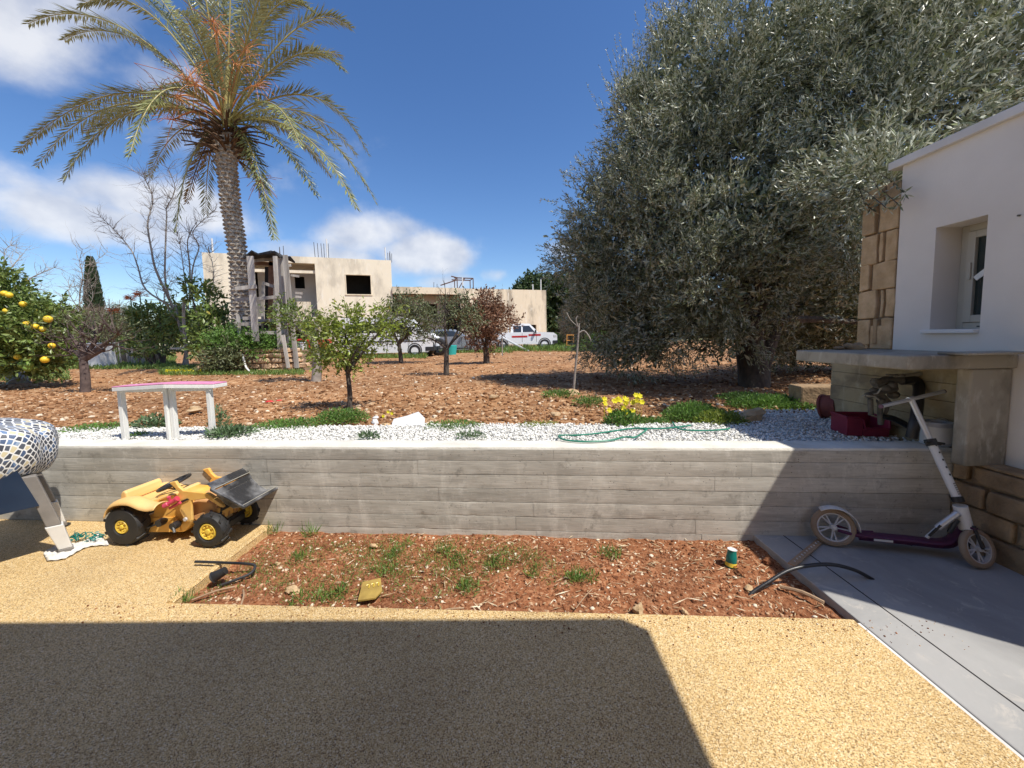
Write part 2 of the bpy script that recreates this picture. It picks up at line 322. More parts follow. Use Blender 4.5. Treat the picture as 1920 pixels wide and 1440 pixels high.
def m_soil(name, cols, sc=30, bump=.8, bd=.03):
    m, t, b, n, l = nodes(name); v = n('ShaderNodeTexVoronoi'); v.inputs['Scale'].default_value = sc; c = n('ShaderNodeTexCoord'); l(c.outputs['Object'], v.inputs['Vector'])
    sp = n('ShaderNodeSeparateColor'); l(v.outputs['Color'], sp.inputs[0]); f = noise(t, sc * .4, 8, .7); f2 = noise(t, sc * .03, 4, .6)
    a = n('ShaderNodeMath'); a.operation = 'MULTIPLY_ADD'; a.inputs[1].default_value = .22; l(sp.outputs[0], a.inputs[0])
    a2 = n('ShaderNodeMath'); a2.operation = 'MULTIPLY'; a2.inputs[1].default_value = .78; l(f, a2.inputs[0]); l(a2.outputs[0], a.inputs[2])
    col = ramp(t, a.outputs[0], cols); col = mixc(t, 1.0, col, ramp(t, f2, [(.32, (.72, .70, .69)), (.5, (.98, .97, .96)), (.68, (1.14, 1.11, 1.08))]), 'MULTIPLY')
    l(col, b.inputs['Base Color']); b.inputs['Roughness'].default_value = .95; b.inputs['Specular IOR Level'].default_value = .2
    p = bumpn(t, b, f, bump, bd); bumpn(t, b, v.outputs['Distance'], -bump * .6, bd * .6, p); return m
def m_mosaic():
    m, t, b, n, l = nodes('mosaic_print_oilcloth'); c = n('ShaderNodeTexCoord')
    v = n('ShaderNodeTexVoronoi'); v.feature = 'DISTANCE_TO_EDGE'; v.inputs['Scale'].default_value = 25; v.inputs['Randomness'].default_value = .42
    v2 = n('ShaderNodeTexVoronoi'); v2.inputs['Scale'].default_value = 25; v2.inputs['Randomness'].default_value = .42
    for q in (v, v2): q.voronoi_dimensions = '2D'; l(c.outputs['UV'], q.inputs['Vector'])
    sp = n('ShaderNodeSeparateColor'); l(v2.outputs['Color'], sp.inputs[0]); big = noise(t, 2.2, 2, coord='UV')
    a = n('ShaderNodeMath'); a.operation = 'ADD'; l(sp.outputs[1], a.inputs[0]); a2 = n('ShaderNodeMath'); a2.operation = 'MULTIPLY_ADD'; a2.inputs[1].default_value = 1.6; a2.inputs[2].default_value = -.8; l(big, a2.inputs[0]); l(a2.outputs[0], a.inputs[1])
    col = ramp(t, a.outputs[0], [(0, (.055, .06, .075)), (.50, (.085, .095, .12)), (.66, (.06, .10, .19)), (.80, (.13, .21, .36)), (.92, (.30, .38, .50)), (.98, (.62, .54, .34))], 'CONSTANT')
    e = n('ShaderNodeMath'); e.operation = 'GREATER_THAN'; e.inputs[1].default_value = .115; l(v.outputs[0], e.inputs[0])
    col = mixc(t, e.outputs[0], (.74, .74, .72), col); l(col, b.inputs['Base Color']); b.inputs['Roughness'].default_value = .5; return m
def glassm(name, c, rough=.08): 
    m, t, b, n, l = nodes(name); b.inputs['Base Color'].default_value = (*c, 1); b.inputs['Roughness'].default_value = rough; b.inputs['Specular IOR Level'].default_value = .8; return m
def m_path():
    m, t, b, n, l = nodes('smooth_concrete'); f = noise(t, 1.1, 9, .65, dist=.8); g = noise(t, 7, 8, .7, dist=1.0); d = noise(t, 2.4, 3)
    col = ramp(t, f, [(.3, (.25, .245, .235)), (.5, (.34, .335, .32)), (.7, (.42, .41, .39))])
    dust = mixc(t, 1.0, ramp(t, g, [(.54, (0,) * 3), (.64, (.55,) * 3)]), ramp(t, d, [(.46, (0,) * 3), (.6, (1,) * 3)]), 'MULTIPLY'); col = mixc(t, dust, col, (.60, .54, .46))
    s_ = noise(t, 18, 6, .7); col = mixc(t, ramp(t, s_, [(.66, (0,) * 3), (.74, (.5,) * 3)]), col, (.16, .15, .14))
    v = n('ShaderNodeTexVoronoi'); v.feature = 'DISTANCE_TO_EDGE'; v.inputs['Scale'].default_value = .8; c = n('ShaderNodeTexCoord'); mm = n('ShaderNodeVectorMath'); mm.operation = 'ADD'; nn_ = n('ShaderNodeTexNoise'); nn_.inputs['Scale'].default_value = 3; l(c.outputs['Object'], nn_.inputs[0]); l(c.outputs['Object'], mm.inputs[0]); l(nn_.outputs['Color'], mm.inputs[1]); l(mm.outputs[0], v.inputs['Vector'])
    l(col, b.inputs['Base Color']); b.inputs['Roughness'].default_value = .62; bumpn(t, b, g, .15, .004); return m
K = dict(
 path=m_path(), patio=m_patio(), board=m_board(), mosaic=m_mosaic(),
 coping=mat('concrete_coping', (.60, .565, .48), (.78, .75, .66), 5, .9, .4, 60),
 path0=mat('smooth_concrete_base', (.29, .285, .275), (.40, .39, .375), 2.2, .6, .12, 30, rvar=.12, detail=9),
 soil=m_soil('red_bed_soil', [(.22, (.085, .032, .015)), (.40, (.22, .083, .036)), (.56, (.35, .15, .070)), (.70, (.44, .25, .14)), (.85, (.60, .46, .31))], 70, .9, .02),
 field=m_soil('ploughed_red_earth', [(.22, (.11, .050, .023)), (.4, (.27, .132, .058)), (.54, (.40, .212, .10)), (.66, (.53, .345, .19)), (.78, (.70, .57, .40))], 14, .9, .05),
 clod=islandmat('earth_clods', [(0, (.12, .055, .026)), (.35, (.26, .126, .056)), (.66, (.38, .205, .10)), (.86, (.54, .37, .22)), (1, (.76, .67, .52))], .95, bump=.5, spec=.15),
 grit=islandmat('bed_grit', [(0, (.10, .038, .018)), (.45, (.25, .10, .046)), (.70, (.38, .19, .10)), (.86, (.56, .40, .25)), (1, (.78, .70, .55))], .95, bump=.5, spec=.15),
 pebble=islandmat('white_pebbles', [(0, (.40, .39, .36)), (.25, (.62, .61, .57)), (1, (.88, .86, .80))], .75, bump=.2),
 straw=islandmat('dry_straw', [(0, (.26, .17, .09)), (.5, (.50, .38, .22)), (1, (.72, .62, .44))], .8),
 stucco=mat('white_render', (.68, .625, .555), (.81, .76, .69), 1.1, .85, .25, 90, bdist=.004),
 roofcap=mat('painted_parapet_cap', (.62, .60, .57), (.74, .72, .69), 3, .8, .2, 60),
 stone=mat('yellow_limestone', (.42, .28, .14), (.64, .46, .27), 9, .92, .8, 35, detail=9, objvar=.16, bdist=.015),
 stoneo=mat('orange_rubble_stone', (.50, .30, .16), (.74, .55, .36), 5, .92, .8, 25, detail=9, objvar=.2, bdist=.02), stoned=mat('dark_mortar', (.20, .14, .085), (.33, .24, .15), 12, .95, .6, 50),
 stonelow=mat('brown_rough_stone', (.20, .13, .07), (.42, .29, .165), 7, .92, .8, 25, detail=9, objvar=.22, bdist=.02),
 slab=m_stain('weathered_slab_concrete', (.37, .33, .26), (.55, .51, .43), (.19, .17, .13), 3.2, .7),
 panel=m_stain('yellowed_concrete', (.42, .33, .19), (.52, .45, .32), (.20, .16, .10), 2.6, 1.6),
 alu=mat('beige_window_frame', (.50, .46, .38), None, 5, .45, 0), sill=mat('white_marble', (.70, .69, .66), (.78, .77, .75), 6, .35, .05),
 glass=glassm('dark_window_glass', (.018, .03, .028)), carglass=glassm('car_glass', (.03, .035, .04)),
 white=mat('white_painted_wood', (.72, .71, .67), (.82, .81, .77), 14, .6, .25, 60, stretch=(1, 1, .1)), pink=mat('faded_pink_paint', (.62, .20, .36), (.72, .30, .47), 12, .6, .2, 60),
 navy=mat('navy_board', (.010, .022, .05), (.016, .032, .065), 8, .4, .05), grey=mat('grey_leg_paint', (.20, .185, .17), (.27, .25, .23), 12, .45, .05), greyl=mat('light_leg_paint', (.66, .65, .62), (.74, .73, .70), 12, .45, .05),
 black=mat('black_plastic', (.014, .014, .015), (.03, .03, .032), 15, .42, .1, 80, rvar=.1), tyre=mat('black_rubber', (.012, .012, .013), (.028, .027, .026), 10, .62, .2, 60),
 bucketb=mat('scuffed_black_bucket', (.03, .03, .032), (.30, .30, .305), 7, .35, .15, 50, detail=9, lo=.45, hi=.8, rvar=.12),
 toyy=mat('sunbleached_yellow_plastic', (.76, .40, .075), (.84, .56, .19), 5, .42, .06, 40, rvar=.08), toyhub=mat('yellow_hub_plastic', (.74, .50, .05), (.80, .58, .09), 8, .4, .05),
 toyp=mat('bleached_seat_plastic', (.78, .48, .17), (.82, .55, .24), 4, .42, .05, 40), toyt=mat('faded_bonnet_plastic', (.52, .26, .10), (.64, .37, .16), 8, .5, .1, 40),
 toyr=mat('pink_red_plastic', (.55, .03, .07), (.62, .08, .14), 8, .45, 0), redtub=mat('dark_red_plastic', (.20, .012, .035), (.28, .022, .055), 6, .5, .08), redreel=mat('rusty_red_paint', (.16, .030, .022), (.25, .06, .04), 14, .7, .3),
 metal=mat('satin_aluminium', (.66, .66, .66), None, 10, .32, 0, metal=.55), whitem=mat('white_enamel', (.66, .64, .60), (.76, .75, .72), 10, .35, .03), plum=mat('plum_enamel', (.075, .012, .055), (.10, .02, .07), 10, .35, .03),
 rubberb=mat('tan_scooter_tyre', (.27, .19, .125), (.34, .25, .17), 10, .75, .1), rimw=mat('pale_rim_plastic', (.55, .54, .54), None, 10, .4, 0),
 pipe=mat('grimy_pipe_fittings', (.07, .065, .055), (.16, .14, .11), 20, .6, .3), pipeg=mat('grey_pvc', (.30, .28, .23), (.40, .38, .32), 12, .55, .1), tin=mat('scuffed_white_tin', (.42, .43, .46), (.62, .63, .66), 12, .45, .1, metal=.2),
 hose=mat('green_hose', (.02, .17, .11), (.035, .24, .16), 12, .4, .05), teal=mat('teal_plastic', (.0, .15, .125), (.01, .22, .18), 9, .3, .05), tealbin=mat('turquoise_bin', (.02, .36, .33), None, 9, .5, 0), yel=mat('yellow_print', (.72, .52, .04), (.78, .60, .08), 9, .4, 0), red=mat('red_print', (.45, .05, .03), None, 9, .5, 0),
 mustard=mat('mustard_scrap', (.27, .175, .04), (.42, .29, .07), 14, .6, .2), lath=mat('weathered_lath', (.30, .19, .11), (.42, .29, .18), 20, .8, .3, 60, stretch=(1, .2, 1)),
 bark=mat('grey_brown_bark', (.05, .040, .032), (.12, .10, .08), 12, .95, .9, 30, stretch=(1, 1, .35), bdist=.03), barkp=mat('pale_grey_bark', (.22, .195, .17), (.40, .36, .31), 12, .9, .6, 40, bdist=.01), barkr=mat('dark_reddish_bark', (.065, .045, .040), (.15, .11, .095), 12, .9, .7, 40, bdist=.01),
 palmbark=mat('palm_bark', (.10, .082, .065), (.62, .55, .46), 14, .95, .8, 40, bdist=.02), stub=mat('brown_palm_stubs', (.06, .035, .02), (.17, .10, .055), 9, .85, .4), rachis=mat('yellow_green_rachis', (.30, .25, .07), (.40, .34, .12), 6, .6, .1), datestem=islandmat('orange_date_stalks', [(0, (.55, .20, .07)), (1, (.72, .36, .15))], .7),
 greywood=mat('weathered_grey_planks', (.28, .25, .215), (.56, .52, .46), 10, .9, .6, 40, stretch=(1, 1, .12), objvar=.22), tar=mat('black_felt', (.02, .02, .02), (.05, .048, .045), 8, .8, .5),
 rustw=mat('brown_hut_boards', (.16, .07, .04), (.27, .15, .09), 9, .9, .4, objvar=.2),
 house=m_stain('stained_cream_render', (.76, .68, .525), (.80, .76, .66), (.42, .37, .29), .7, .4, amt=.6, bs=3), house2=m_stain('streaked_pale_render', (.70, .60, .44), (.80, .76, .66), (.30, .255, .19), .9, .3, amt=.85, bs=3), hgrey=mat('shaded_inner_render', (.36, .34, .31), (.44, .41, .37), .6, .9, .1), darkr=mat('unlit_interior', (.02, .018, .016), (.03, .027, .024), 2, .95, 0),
 rust=mat('rusty_steel', (.07, .03, .02), (.13, .06, .04), 10, .85, .2), rebar=mat('dark_rebar', (.05, .045, .045), (.09, .08, .08), 10, .8, 0), paint=mat('white_pipe_paint', (.66, .66, .64), None, 9, .5, 0),
 carw=mat('white_car_paint', (.82, .83, .84), (.85, .86, .86), 3, .22, 0), cars=mat('silver_car_paint', (.42, .45, .48), (.46, .49, .52), 3, .25, 0, metal=.6), carr=mat('red_stripe_paint', (.50, .03, .03), None, 3, .3, 0), trim=mat('dark_trim', (.025, .025, .027), None, 6, .6, 0), lampw=mat('lamp_lens', (.6, .6, .58), None, 4, .15, 0), rimc=mat('car_rim', (.35, .35, .36), (.45, .45, .46), 5, .35, 0, metal=.7),
 redt=mat('red_tractor_paint', (.50, .02, .015), (.60, .04, .03), 5, .4, 0), orange=mat('orange_paint', (.62, .28, .06), None, 6, .6, 0),
 ragw=mat('grubby_white_cloth', (.55, .53, .48), (.72, .70, .65), 18, .9, .5, 60), redshoe=mat('red_rubber_clog', (.62, .03, .03), None, 8, .5, 0), fruit=mat('yellow_citrus_skin', (.80, .50, .02), (.85, .62, .05), 20, .45, .4, 220, bdist=.003), ygreen=mat('unripe_green_skin', (.12, .22, .03), (.2, .3, .05), 20, .5, .3, 200),
 Lolive=leafmat('olive_leaves', (.175, .195, .095), .5, (.46, .47, .35), .34, .07), Lpalm=leafmat('palm_leaflets', (.225, .24, .085), .42, (.30, .31, .16), .36, .18), Lpalmd=leafmat('dry_palm_leaflets', (.28, .19, .08), .3, None, .6, .1),
 Lcit=leafmat('citrus_leaves', (.14, .20, .045), .55, (.20, .26, .07), .35, .25, yellow=.06), Lcity=leafmat('yellow_green_leaves', (.24, .31, .04), .4, (.25, .30, .06), .4, .3, yellow=.1), Ldark=leafmat('dark_green_leaves', (.038, .068, .018), .4, (.07, .10, .035), .45, .15),
 Ldry=leafmat('brown_dry_leaves', (.20, .10, .055), .45, (.30, .17, .10), .6, .2), Lgr=leafmat('grey_green_leaves', (.13, .15, .065), .45, (.17, .19, .09), .5, .2), Lweed=leafmat('fresh_weed_leaves', (.14, .27, .045), .4, (.14, .24, .06), .5, .3), Lgrass=leafmat('grass_blades', (.13, .22, .04), .4, (.18, .27, .07), .5, .3, yellow=.15),
 Ltwig=leafmat('tangled_twigs', (.20, .15, .10), .4, None, .8, 0), Lcyp=leafmat('cypress_foliage', (.032, .055, .020), .4, None, .7, .05), Lbluem=leafmat('mottled_blue_green_leaves', (.10, .17, .07), .35, (.15, .22, .11), .5, .2),
 petal=leafmat('yellow_petals', (.80, .72, .03), .12, None, .5, .3), aloe=leafmat('orange_flower_spikes', (.62, .20, .06), .25, None, .6, .2), moss=mat('dusty_leaf_green', (.08, .12, .03), None, 6, .6, 0))
# ================================================================== ground and levels
WN = np.array([0.085, 1.0]); WN = WN / np.linalg.norm(WN)     # wall normal in plan; wall front runs y = 2.79-.085x
def wy(x): return 2.79 - .085 * x
WT = 0.635
# lower ground behind and around
MB().bb((-400, -400, -.35), (400, 3.0, -.15)).build('ground', K['field'], kind='structure')
# patio with a planting bed cut out
bl, br = -1.93, 1.69
poly = [(-14, -9), (br, -9), (br, 1.827), (bl, 2.055), (bl, wy(bl)), (-14, wy(-14))]
pt = MB().prism([(x, y, 0) for x, y in poly], (0, 0, -.12)).build('patio_paving', K['patio'], bevel=.006, kind='structure')
MB().prism([(br + .012, -9, 0.004), (3.1, -9, 0.004), (3.1, wy(3.1), .004), (br + .012, wy(br), .004)], (0, 0, -.125)).build('concrete_path', K['path'], bevel=.006, kind='structure')
MB().prism([(br - .001, -9, -.002), (br + .013, -9, -.002), (br + .013, 1.80, -.002), (br - .001, 1.80, -.002)], (0, 0, -.1)).build('path_joint', K['roofcap'], kind='structure')
MB().prism([(1.90, -9, .0045), (1.906, -9, .0045), (1.906, wy(1.9), .0045), (1.90, wy(1.9), .0045)], (0, 0, .0012)).build('saw_joint', K['darkr'], kind='structure')
# pale raised lip along the left edge of the bed
e = MB(); ys = np.linspace(2.05, 2.86, 30); e.tube([(bl - .018 + .002 * math.sin(y * 40), y, .004) for y in ys], .021, 8, flat=.6)
e.build('bed_edging', K['patio'], smooth=True, kind='structure')
nx, ny = 260, 90; gx, gy = np.meshgrid(np.linspace(bl - .01, br + .02, nx), np.linspace(0, 1, ny), indexing='ij')
yb0 = 2.055 - .063 * (gx - bl) - .01; yy = yb0 + (wy(gx) + .02 - yb0) * gy
def soilz(x, y): return -.045 + .05 * vn(x, y, .35, 5) + .018 * vn(x, y, .05, 2)
MB().grid(np.stack([gx, yy, soilz(gx, yy)], -1)).build('soil_bed', K['soil'], smooth=True, kind='structure')
# field, fine near the wall and coarser far off
def fieldz(x, y):
    a = np.clip((y - 3.7) / 1.0, 0, 1); return FZ + a * (.09 * vn(x, y, 1.6, 4) + .06 * vn(x, y, .22, 3)) + .03 * vn(x, y, .12, 2) * a
ys = 3.42 + (np.geomspace(1, 46, 330) - 1); us = np.linspace(-1.0, 1.0, 440); gy, gu = np.meshgrid(ys, us, indexing='ij'); gx = gu * (gy * 1.55 + 7)
MB().grid(np.stack([gx, gy, fieldz(gx, gy)], -1)[::-1]).build('ploughed_field', K['field'], smooth=True, kind='structure')
farg = mat('dry_grass_land', (.12, .13, .045), (.26, .20, .10), .15, .95, 0)
MB().bb((-2500, 3.3, .1), (2500, 4000, .36)).build('far_ground', farg, kind='structure')
# strip behind the wall under the pebbles
MB().prism([(-14, wy(-14) + .2, .57), (4.4, wy(4.4) + .2, .57), (4.6, 4.1, .57), (2.2, 4.1, .57), (2.0, 3.72, .57), (0, 3.74, .57), (-14, 4.45, .57)], (0, 0, -.3)).build('pebble_strip_base', K['pebble'], kind='structure')
def strip_far(x): return 3.73 - .055 * x + .05 * vn(x, x * 0, .8, 3) * 2
n = 24000; x = rng.uniform(-5.6, 3.4, n); y0 = wy(x) + .215; f = rng.random(n)
yf = np.where(x > 2.2, 4.15, strip_far(x)); y = y0 + (yf - y0) * f
pb = scatter(MB(), np.stack([x, y, .582 + .022 * rng.random(n)], 1), .0085 + .0085 * rng.random(n) ** 2, .8, .25, True)
pb.build('white_pebbles', K['pebble'], smooth=True, kind='stuff')
# retaining wall: coping and board-marked courses
wall = thing('retaining_wall', 'long grey board-marked concrete retaining wall behind the planting bed', 'wall', (0, wy(0), 0))
XL, XR = -12.0, 2.97
def wp(x, d, z): return np.array([x + WN[0] * d, wy(x) + WN[1] * d, z])
wc = MB(); wc.prism([wp(XL, .012, -.15), wp(XR, .012, -.15), wp(XR, .012, WT - .012), wp(XL, .012, WT - .012)], (WN[0] * .2, WN[1] * .2, 0)); wc.build('wall_core', K['coping'], wall)
xs = np.linspace(XL, XR, 500); pr = []
for k, (d, z) in enumerate([(.012, WT - .03), (.0, WT - .012), (.004, WT), (.05, WT + .002), (.12, WT), (.19, WT + .001), (.22, WT - .01), (.22, WT - .05)]):
    dz = .005 * vn(xs, xs * 0 + k, .25, 3); pr.append(np.stack([xs + WN[0] * d, wy(xs) + WN[1] * d + (dz if k < 3 else 0), z + dz], 1))
MB().grid(np.array(pr)[:, ::-1]).build('coping', K['coping'], wall, smooth=True)
zj = [WT - .014, .535, .428, .322, .216, .108, -.0, -.12]
for k in range(7):
    z1, z0 = zj[k], zj[k + 1]; cuts = [XL] + sorted([rnd.uniform(-8, -5), rnd.uniform(-3.2, -1.8), rnd.uniform(-.9, .6), rnd.uniform(1.3, 2.1)]) + [XR]
    for a, b in zip(cuts[:-1], cuts[1:]):
        m_ = max(8, int((b - a) / .025)); xs = np.linspace(a + .001, b - .001, m_); off = rnd.uniform(0, .0022); rows = []
        for (zz, d) in [(z0 + .0002, .006), (z0 + .0022, .0008), (z0 + .012, 0), ((z0 + z1) / 2, .0003), (z1 - .012, 0), (z1 - .0020, .0008), (z1, .006)]:
            edge = .012 * np.maximum(0, vn(xs, xs * 0 + zz * 9 + k, .10, 3) - .16) if abs(zz - (z0 + z1) / 2) > .02 else 0
            rows.append(np.stack([xs, wy(xs) - .006 + off + d + edge + .002 * vn(xs, xs * 0 + zz, .3, 2), np.full(m_, zz)], 1))
        MB().grid(np.array(rows)[::-1][:, ::-1][::-1]).build('board_course', K['board'], wall, smooth=True)
# clods on the field
n = 34000; iv = rng.uniform(1 / 26, 1 / 3.75, n); y = 1 / iv; x = rng.uniform(-1, 1, n) * (y * 1.36 + .5); keep = (x < 3.3) | (y > 4.3); x, y = x[keep], y[keep]; n = len(x)
s_ = (.0065 + .022 * rng.random(n) ** 4) * (1 + y * .055)
scatter(MB(), np.stack([x, y, fieldz(x, y) + s_ * .25], 1), s_, .65).build('earth_clods', K['clod'], smooth=True, kind='stuff')
# grit, stones and straw on the bed
n = 13000; x = rng.uniform(bl + .02, br - .02, n); f = rng.random(n); y = 2.055 - .063 * (x - bl) + .02; y = y + (wy(x) - .01 - y) * f
scatter(MB(), np.stack([x, y, soilz(x, y) + .001], 1), .0022 + .013 * rng.random(n) ** 5.5, .75).build('bed_grit', K['grit'], smooth=True, kind='stuff')
sm = MB(); n = 620; x = bl + .03 + (br - bl - .06) * rng.random(n) ** .6; f = rng.random(n); y = 2.055 - .063 * (x - bl) + .03; y = y + (wy(x) - .03 - y) * f
a = rng.normal(0, .7, n); d = np.stack([np.cos(a), np.sin(a), rng.normal(0, .12, n)], 1); leafquads(sm, np.stack([x, y, soilz(x, y) + .012], 1), d, .02 + .09 * rng.random(n) ** 2, .0035 + .005 * rng.random(n), np.array([0, 0, 1.]))
sm.build('dry_straw', K['straw'], kind='stuff')
n = 700; x = rng.uniform(bl - .5, br + .4, n); y = 2.055 - .063 * (x - bl) - abs(rng.normal(0, .09, n)) - .01
scatter(MB(), np.stack([x, y, 0 * x + .003 + .002 * (x > br)], 1), .0016 + .0045 * rng.random(n) ** 4, .7).build('soil_crumbs', K['grit'], kind='stuff')
# low weeds over the bed
def weedpatch(mb, pts, r, hgt, nl, L, W, zf):
    for (px, py) in pts:
        m_ = nl; q = rng.normal(size=(m_, 2)) * r; xx = px + q[:, 0]; yy_ = py + q[:, 1]; z = zf(xx, yy_) + hgt * rng.random(m_) * .7
        dd = rng.normal(size=(m_, 3)) * .7 + np.array([0, 0, 1.0]); leafquads(mb, np.stack([xx, yy_, z], 1), dd, L * (.5 + rng.random(m_)), W * (.6 + .8 * rng.random(m_)))
    return mb
wd = MB(); pts = [(rng.uniform(bl + .1, br - .3), rng.uniform(2.1, 2.75)) for _ in range(300)]; pts = [p for p in pts if p[1] < wy(p[0]) - .05 and vn(np.array(p[0]), np.array(p[1]), .7, 2) > -.08]
weedpatch(wd, pts, .055, .022, 46, .022, .004, soilz)
for (px, py) in [(610, 1125), (560, 1130), (640, 1115), (720, 1075), (1100, 1085), (1000, 1075), (860, 1050), (560, 1045), (1080, 1080), (930, 1060), (880, 1100), (740, 1040), (1150, 1040), (835, 1035)]:
    g = G(px, py, -.04); weedpatch(wd, [(g[0], g[1])], .035, .03, 90, .045, .006, soilz)
wd.build('bed_weeds', K['Lgrass'], kind='stuff')
# ================================================================== white house wing on the right
HX = 3.1
hs_ = thing('white_house', 'white rendered single storey house with stone end and small window on the right', 'house', (HX, 1.1, 0))
zr = 2.72
yW0, yW1 = 1.05, PX(1688, 400, HX)[1]; yS1 = PX(1618, 450, HX)[1]
wa, wb_, wc_, wd_ = PX(1754, 430, HX), PX(1854, 399, HX), PX(1744, 618, HX), PX(1836, 616, HX)
oy1, oy0 = (wa[1] + wc_[1]) / 2, (wb_[1] + wd_[1]) / 2; oz1, oz0 = (wa[2] + wb_[2]) / 2, (wc_[2] + wd_[2]) / 2
TH = .30
def wallpanels(mb, u0, u1, z0, z1, ops, mk, th):
    us_ = sorted({u0, u1, *[o[0] for o in ops], *[o[1] for o in ops]}); zs_ = sorted({z0, z1, *[o[2] for o in ops], *[o[3] for o in ops]})
    for a, b in zip(us_[:-1], us_[1:]):
        run = None
        for c, d in zip(zs_[:-1], zs_[1:]):
            hole = any(o[0] <= a + 1e-6 and b <= o[1] + 1e-6 and o[2] <= c + 1e-6 and d <= o[3] + 1e-6 for o in ops)
            if not hole: mk(mb, a, b, c, d, th)
    return mb
def mkx(mb, a, b, c, d, th): mb.bb((HX, a, c), (HX + th, b, d))
m_ = wallpanels(MB(), yW0, yW1, 0.0, zr, [(oy0, oy1, oz0, oz1)], mkx, TH); m_.bb((HX + TH, yW0, 0), (HX + 6, yW0 + .25, zr)); m_.bb((HX + 5.7, yW0 + .25, 0), (HX + 6, yS1, zr)); m_.bb((HX + TH, yS1 - .3, 0), (HX + 5.7, yS1, zr))
m_.build('wall', K['stucco'], hs_)
MB().bb((HX + TH, yW0 + .25, zr - .12), (HX + 5.7, yS1 - .3, zr)).build('roof', K['roofcap'], hs_)
MB().bb((HX - .035, yW0 - .03, zr), (HX + .32, PX(1672, 330, HX)[1], zr + .06)).build('parapet_cap', K['roofcap'], hs_, bevel=.006)
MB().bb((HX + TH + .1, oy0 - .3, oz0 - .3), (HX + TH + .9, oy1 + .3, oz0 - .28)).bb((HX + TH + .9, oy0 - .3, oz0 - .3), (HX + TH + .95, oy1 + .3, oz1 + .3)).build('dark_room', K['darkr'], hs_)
# window
wx = HX + .19; fr = MB(); fw = .045
fr.bb((wx, oy0, oz0), (wx + .07, oy0 + fw, oz1)).bb((wx, oy1 - fw, oz0), (wx + .07, oy1, oz1)).bb((wx, oy0 + fw, oz0), (wx + .07, oy1 - fw, oz0 + fw)).bb((wx, oy0 + fw, oz1 - fw), (wx + .07, oy1 - fw, oz1))
win = fr.build('window', K['alu'], hs_, bevel=.004)
a0, a1, b0, b1 = oy0 + fw + .002, oy1 - fw - .002, oz0 + fw + .002, oz1 - fw - .002; sw = .05; sm = MB(); X_ = wx - .012
sm.bb((X_, a0, b0), (X_ + .05, a0 + sw, b1)).bb((X_, a1 - sw, b0), (X_ + .05, a1, b1)).bb((X_, a0 + sw, b0), (X_ + .05, a1 - sw, b0 + sw)).bb((X_, a0 + sw, b1 - sw), (X_ + .05, a1 - sw, b1))
sm.build('sash', K['alu'], win, bevel=.004)
MB().bb((X_ + .022, a0 + sw, b0 + sw), (X_ + .03, a1 - sw, b1 - sw)).build('pane', K['glass'], win)
q = PX(1838, 513, wx - .02); MB().box((wx - .018, q[1] - .01, q[2]), (.006, .10, .035), M=np.array(Matrix.Rotation(R(-38), 3, 'X'))).build('window_tag', K['white'], win)
MB().bb((X_ - .012, a1 - sw * .8, (b0 + b1) / 2 - .02), (X_ - .0005, a1 - sw * .3, (b0 + b1) / 2 + .1)).build('window_handle', K['alu'], win, bevel=.003); MB().bb((wx - .003, (oy0 + oy1) / 2 - .03, oz0 + .012), (wx - .0005, (oy0 + oy1) / 2 + .02, oz0 + .02)).build('drain_slot', K['black'], win)
s0 = PX(1727, 622, HX - .03); MB().bb((HX - .035, oy0 + .004, oz0 - .028), (HX + .185, oy1 + .035, oz0 - .002)).build('sill', K['sill'], hs_, bevel=.004)
MB().lathe(PX(1912, 404, HX - .002), (-1, 0, 0), [(0, .006), (.012, .006), (.012, .0005)], 8).build('nail_stub', K['pipe'], hs_)
# stone faced end: mortar backing and each block
MB().bb((HX + .015, yW1 + .001, 0), (HX + TH, yS1 - .004, zr - .10)).build('stone_backing', K['stoned'], hs_)
W_ = yS1 - yW1; z_ = 1.31
courses = [(.0, .0), ]
hts = [.235, .235, .225, .245, .235, .15]; lay = [[(.0, .42), (.46, .62), (.66, 1.)], [(0, .54), (.60, .70), (.74, 1.)], [(0, .30), (.36, 1.)], [(0, .50), (.53, .64), (.68, 1)], [(0, .40), (.45, 1.)], [(0, .58), (.62, 1)]]
for h, rw in zip(hts, lay):
    for (u0, u1) in rw:
        y1, y0 = yS1 - u0 * W_, yS1 - u1 * W_; j = lambda s=.012: rnd.uniform(-s, s)
        g = .006; pts = [(y0 + g, z_ + g + j()), (y1 - g, z_ + g + j()), (y1 - g + (j() if u0 else 0), z_ + h / 2 + j()), (y1 - g, z_ + h - g + j(.008)), ((y0 + y1) / 2, z_ + h - g * .6 + j(.006)), (y0 + g, z_ + h - g + j(.008)), (y0 + g + j(), z_ + h / 2 + j())]
        dpt = rnd.uniform(.008, .022); MB().prism([(HX - dpt, a, b) for a, b in pts], (.06, 0, 0)).build('stone_block', K['stone'], hs_, bevel=.008, bseg=2)
    z_ += h
zz = .0
while zz < 1.28:
    y = yW1 + .003
    while y < yS1 - .05:
        l_ = min(rnd.uniform(.15, .3), yS1 - y); MB().bb((HX - rnd.uniform(.004, .012), y + .008, zz + .008), (HX + .06, y + l_ - .008, zz + .205)).build('stone_block', K['stone'], hs_, bevel=.008); y += l_
    zz += .213
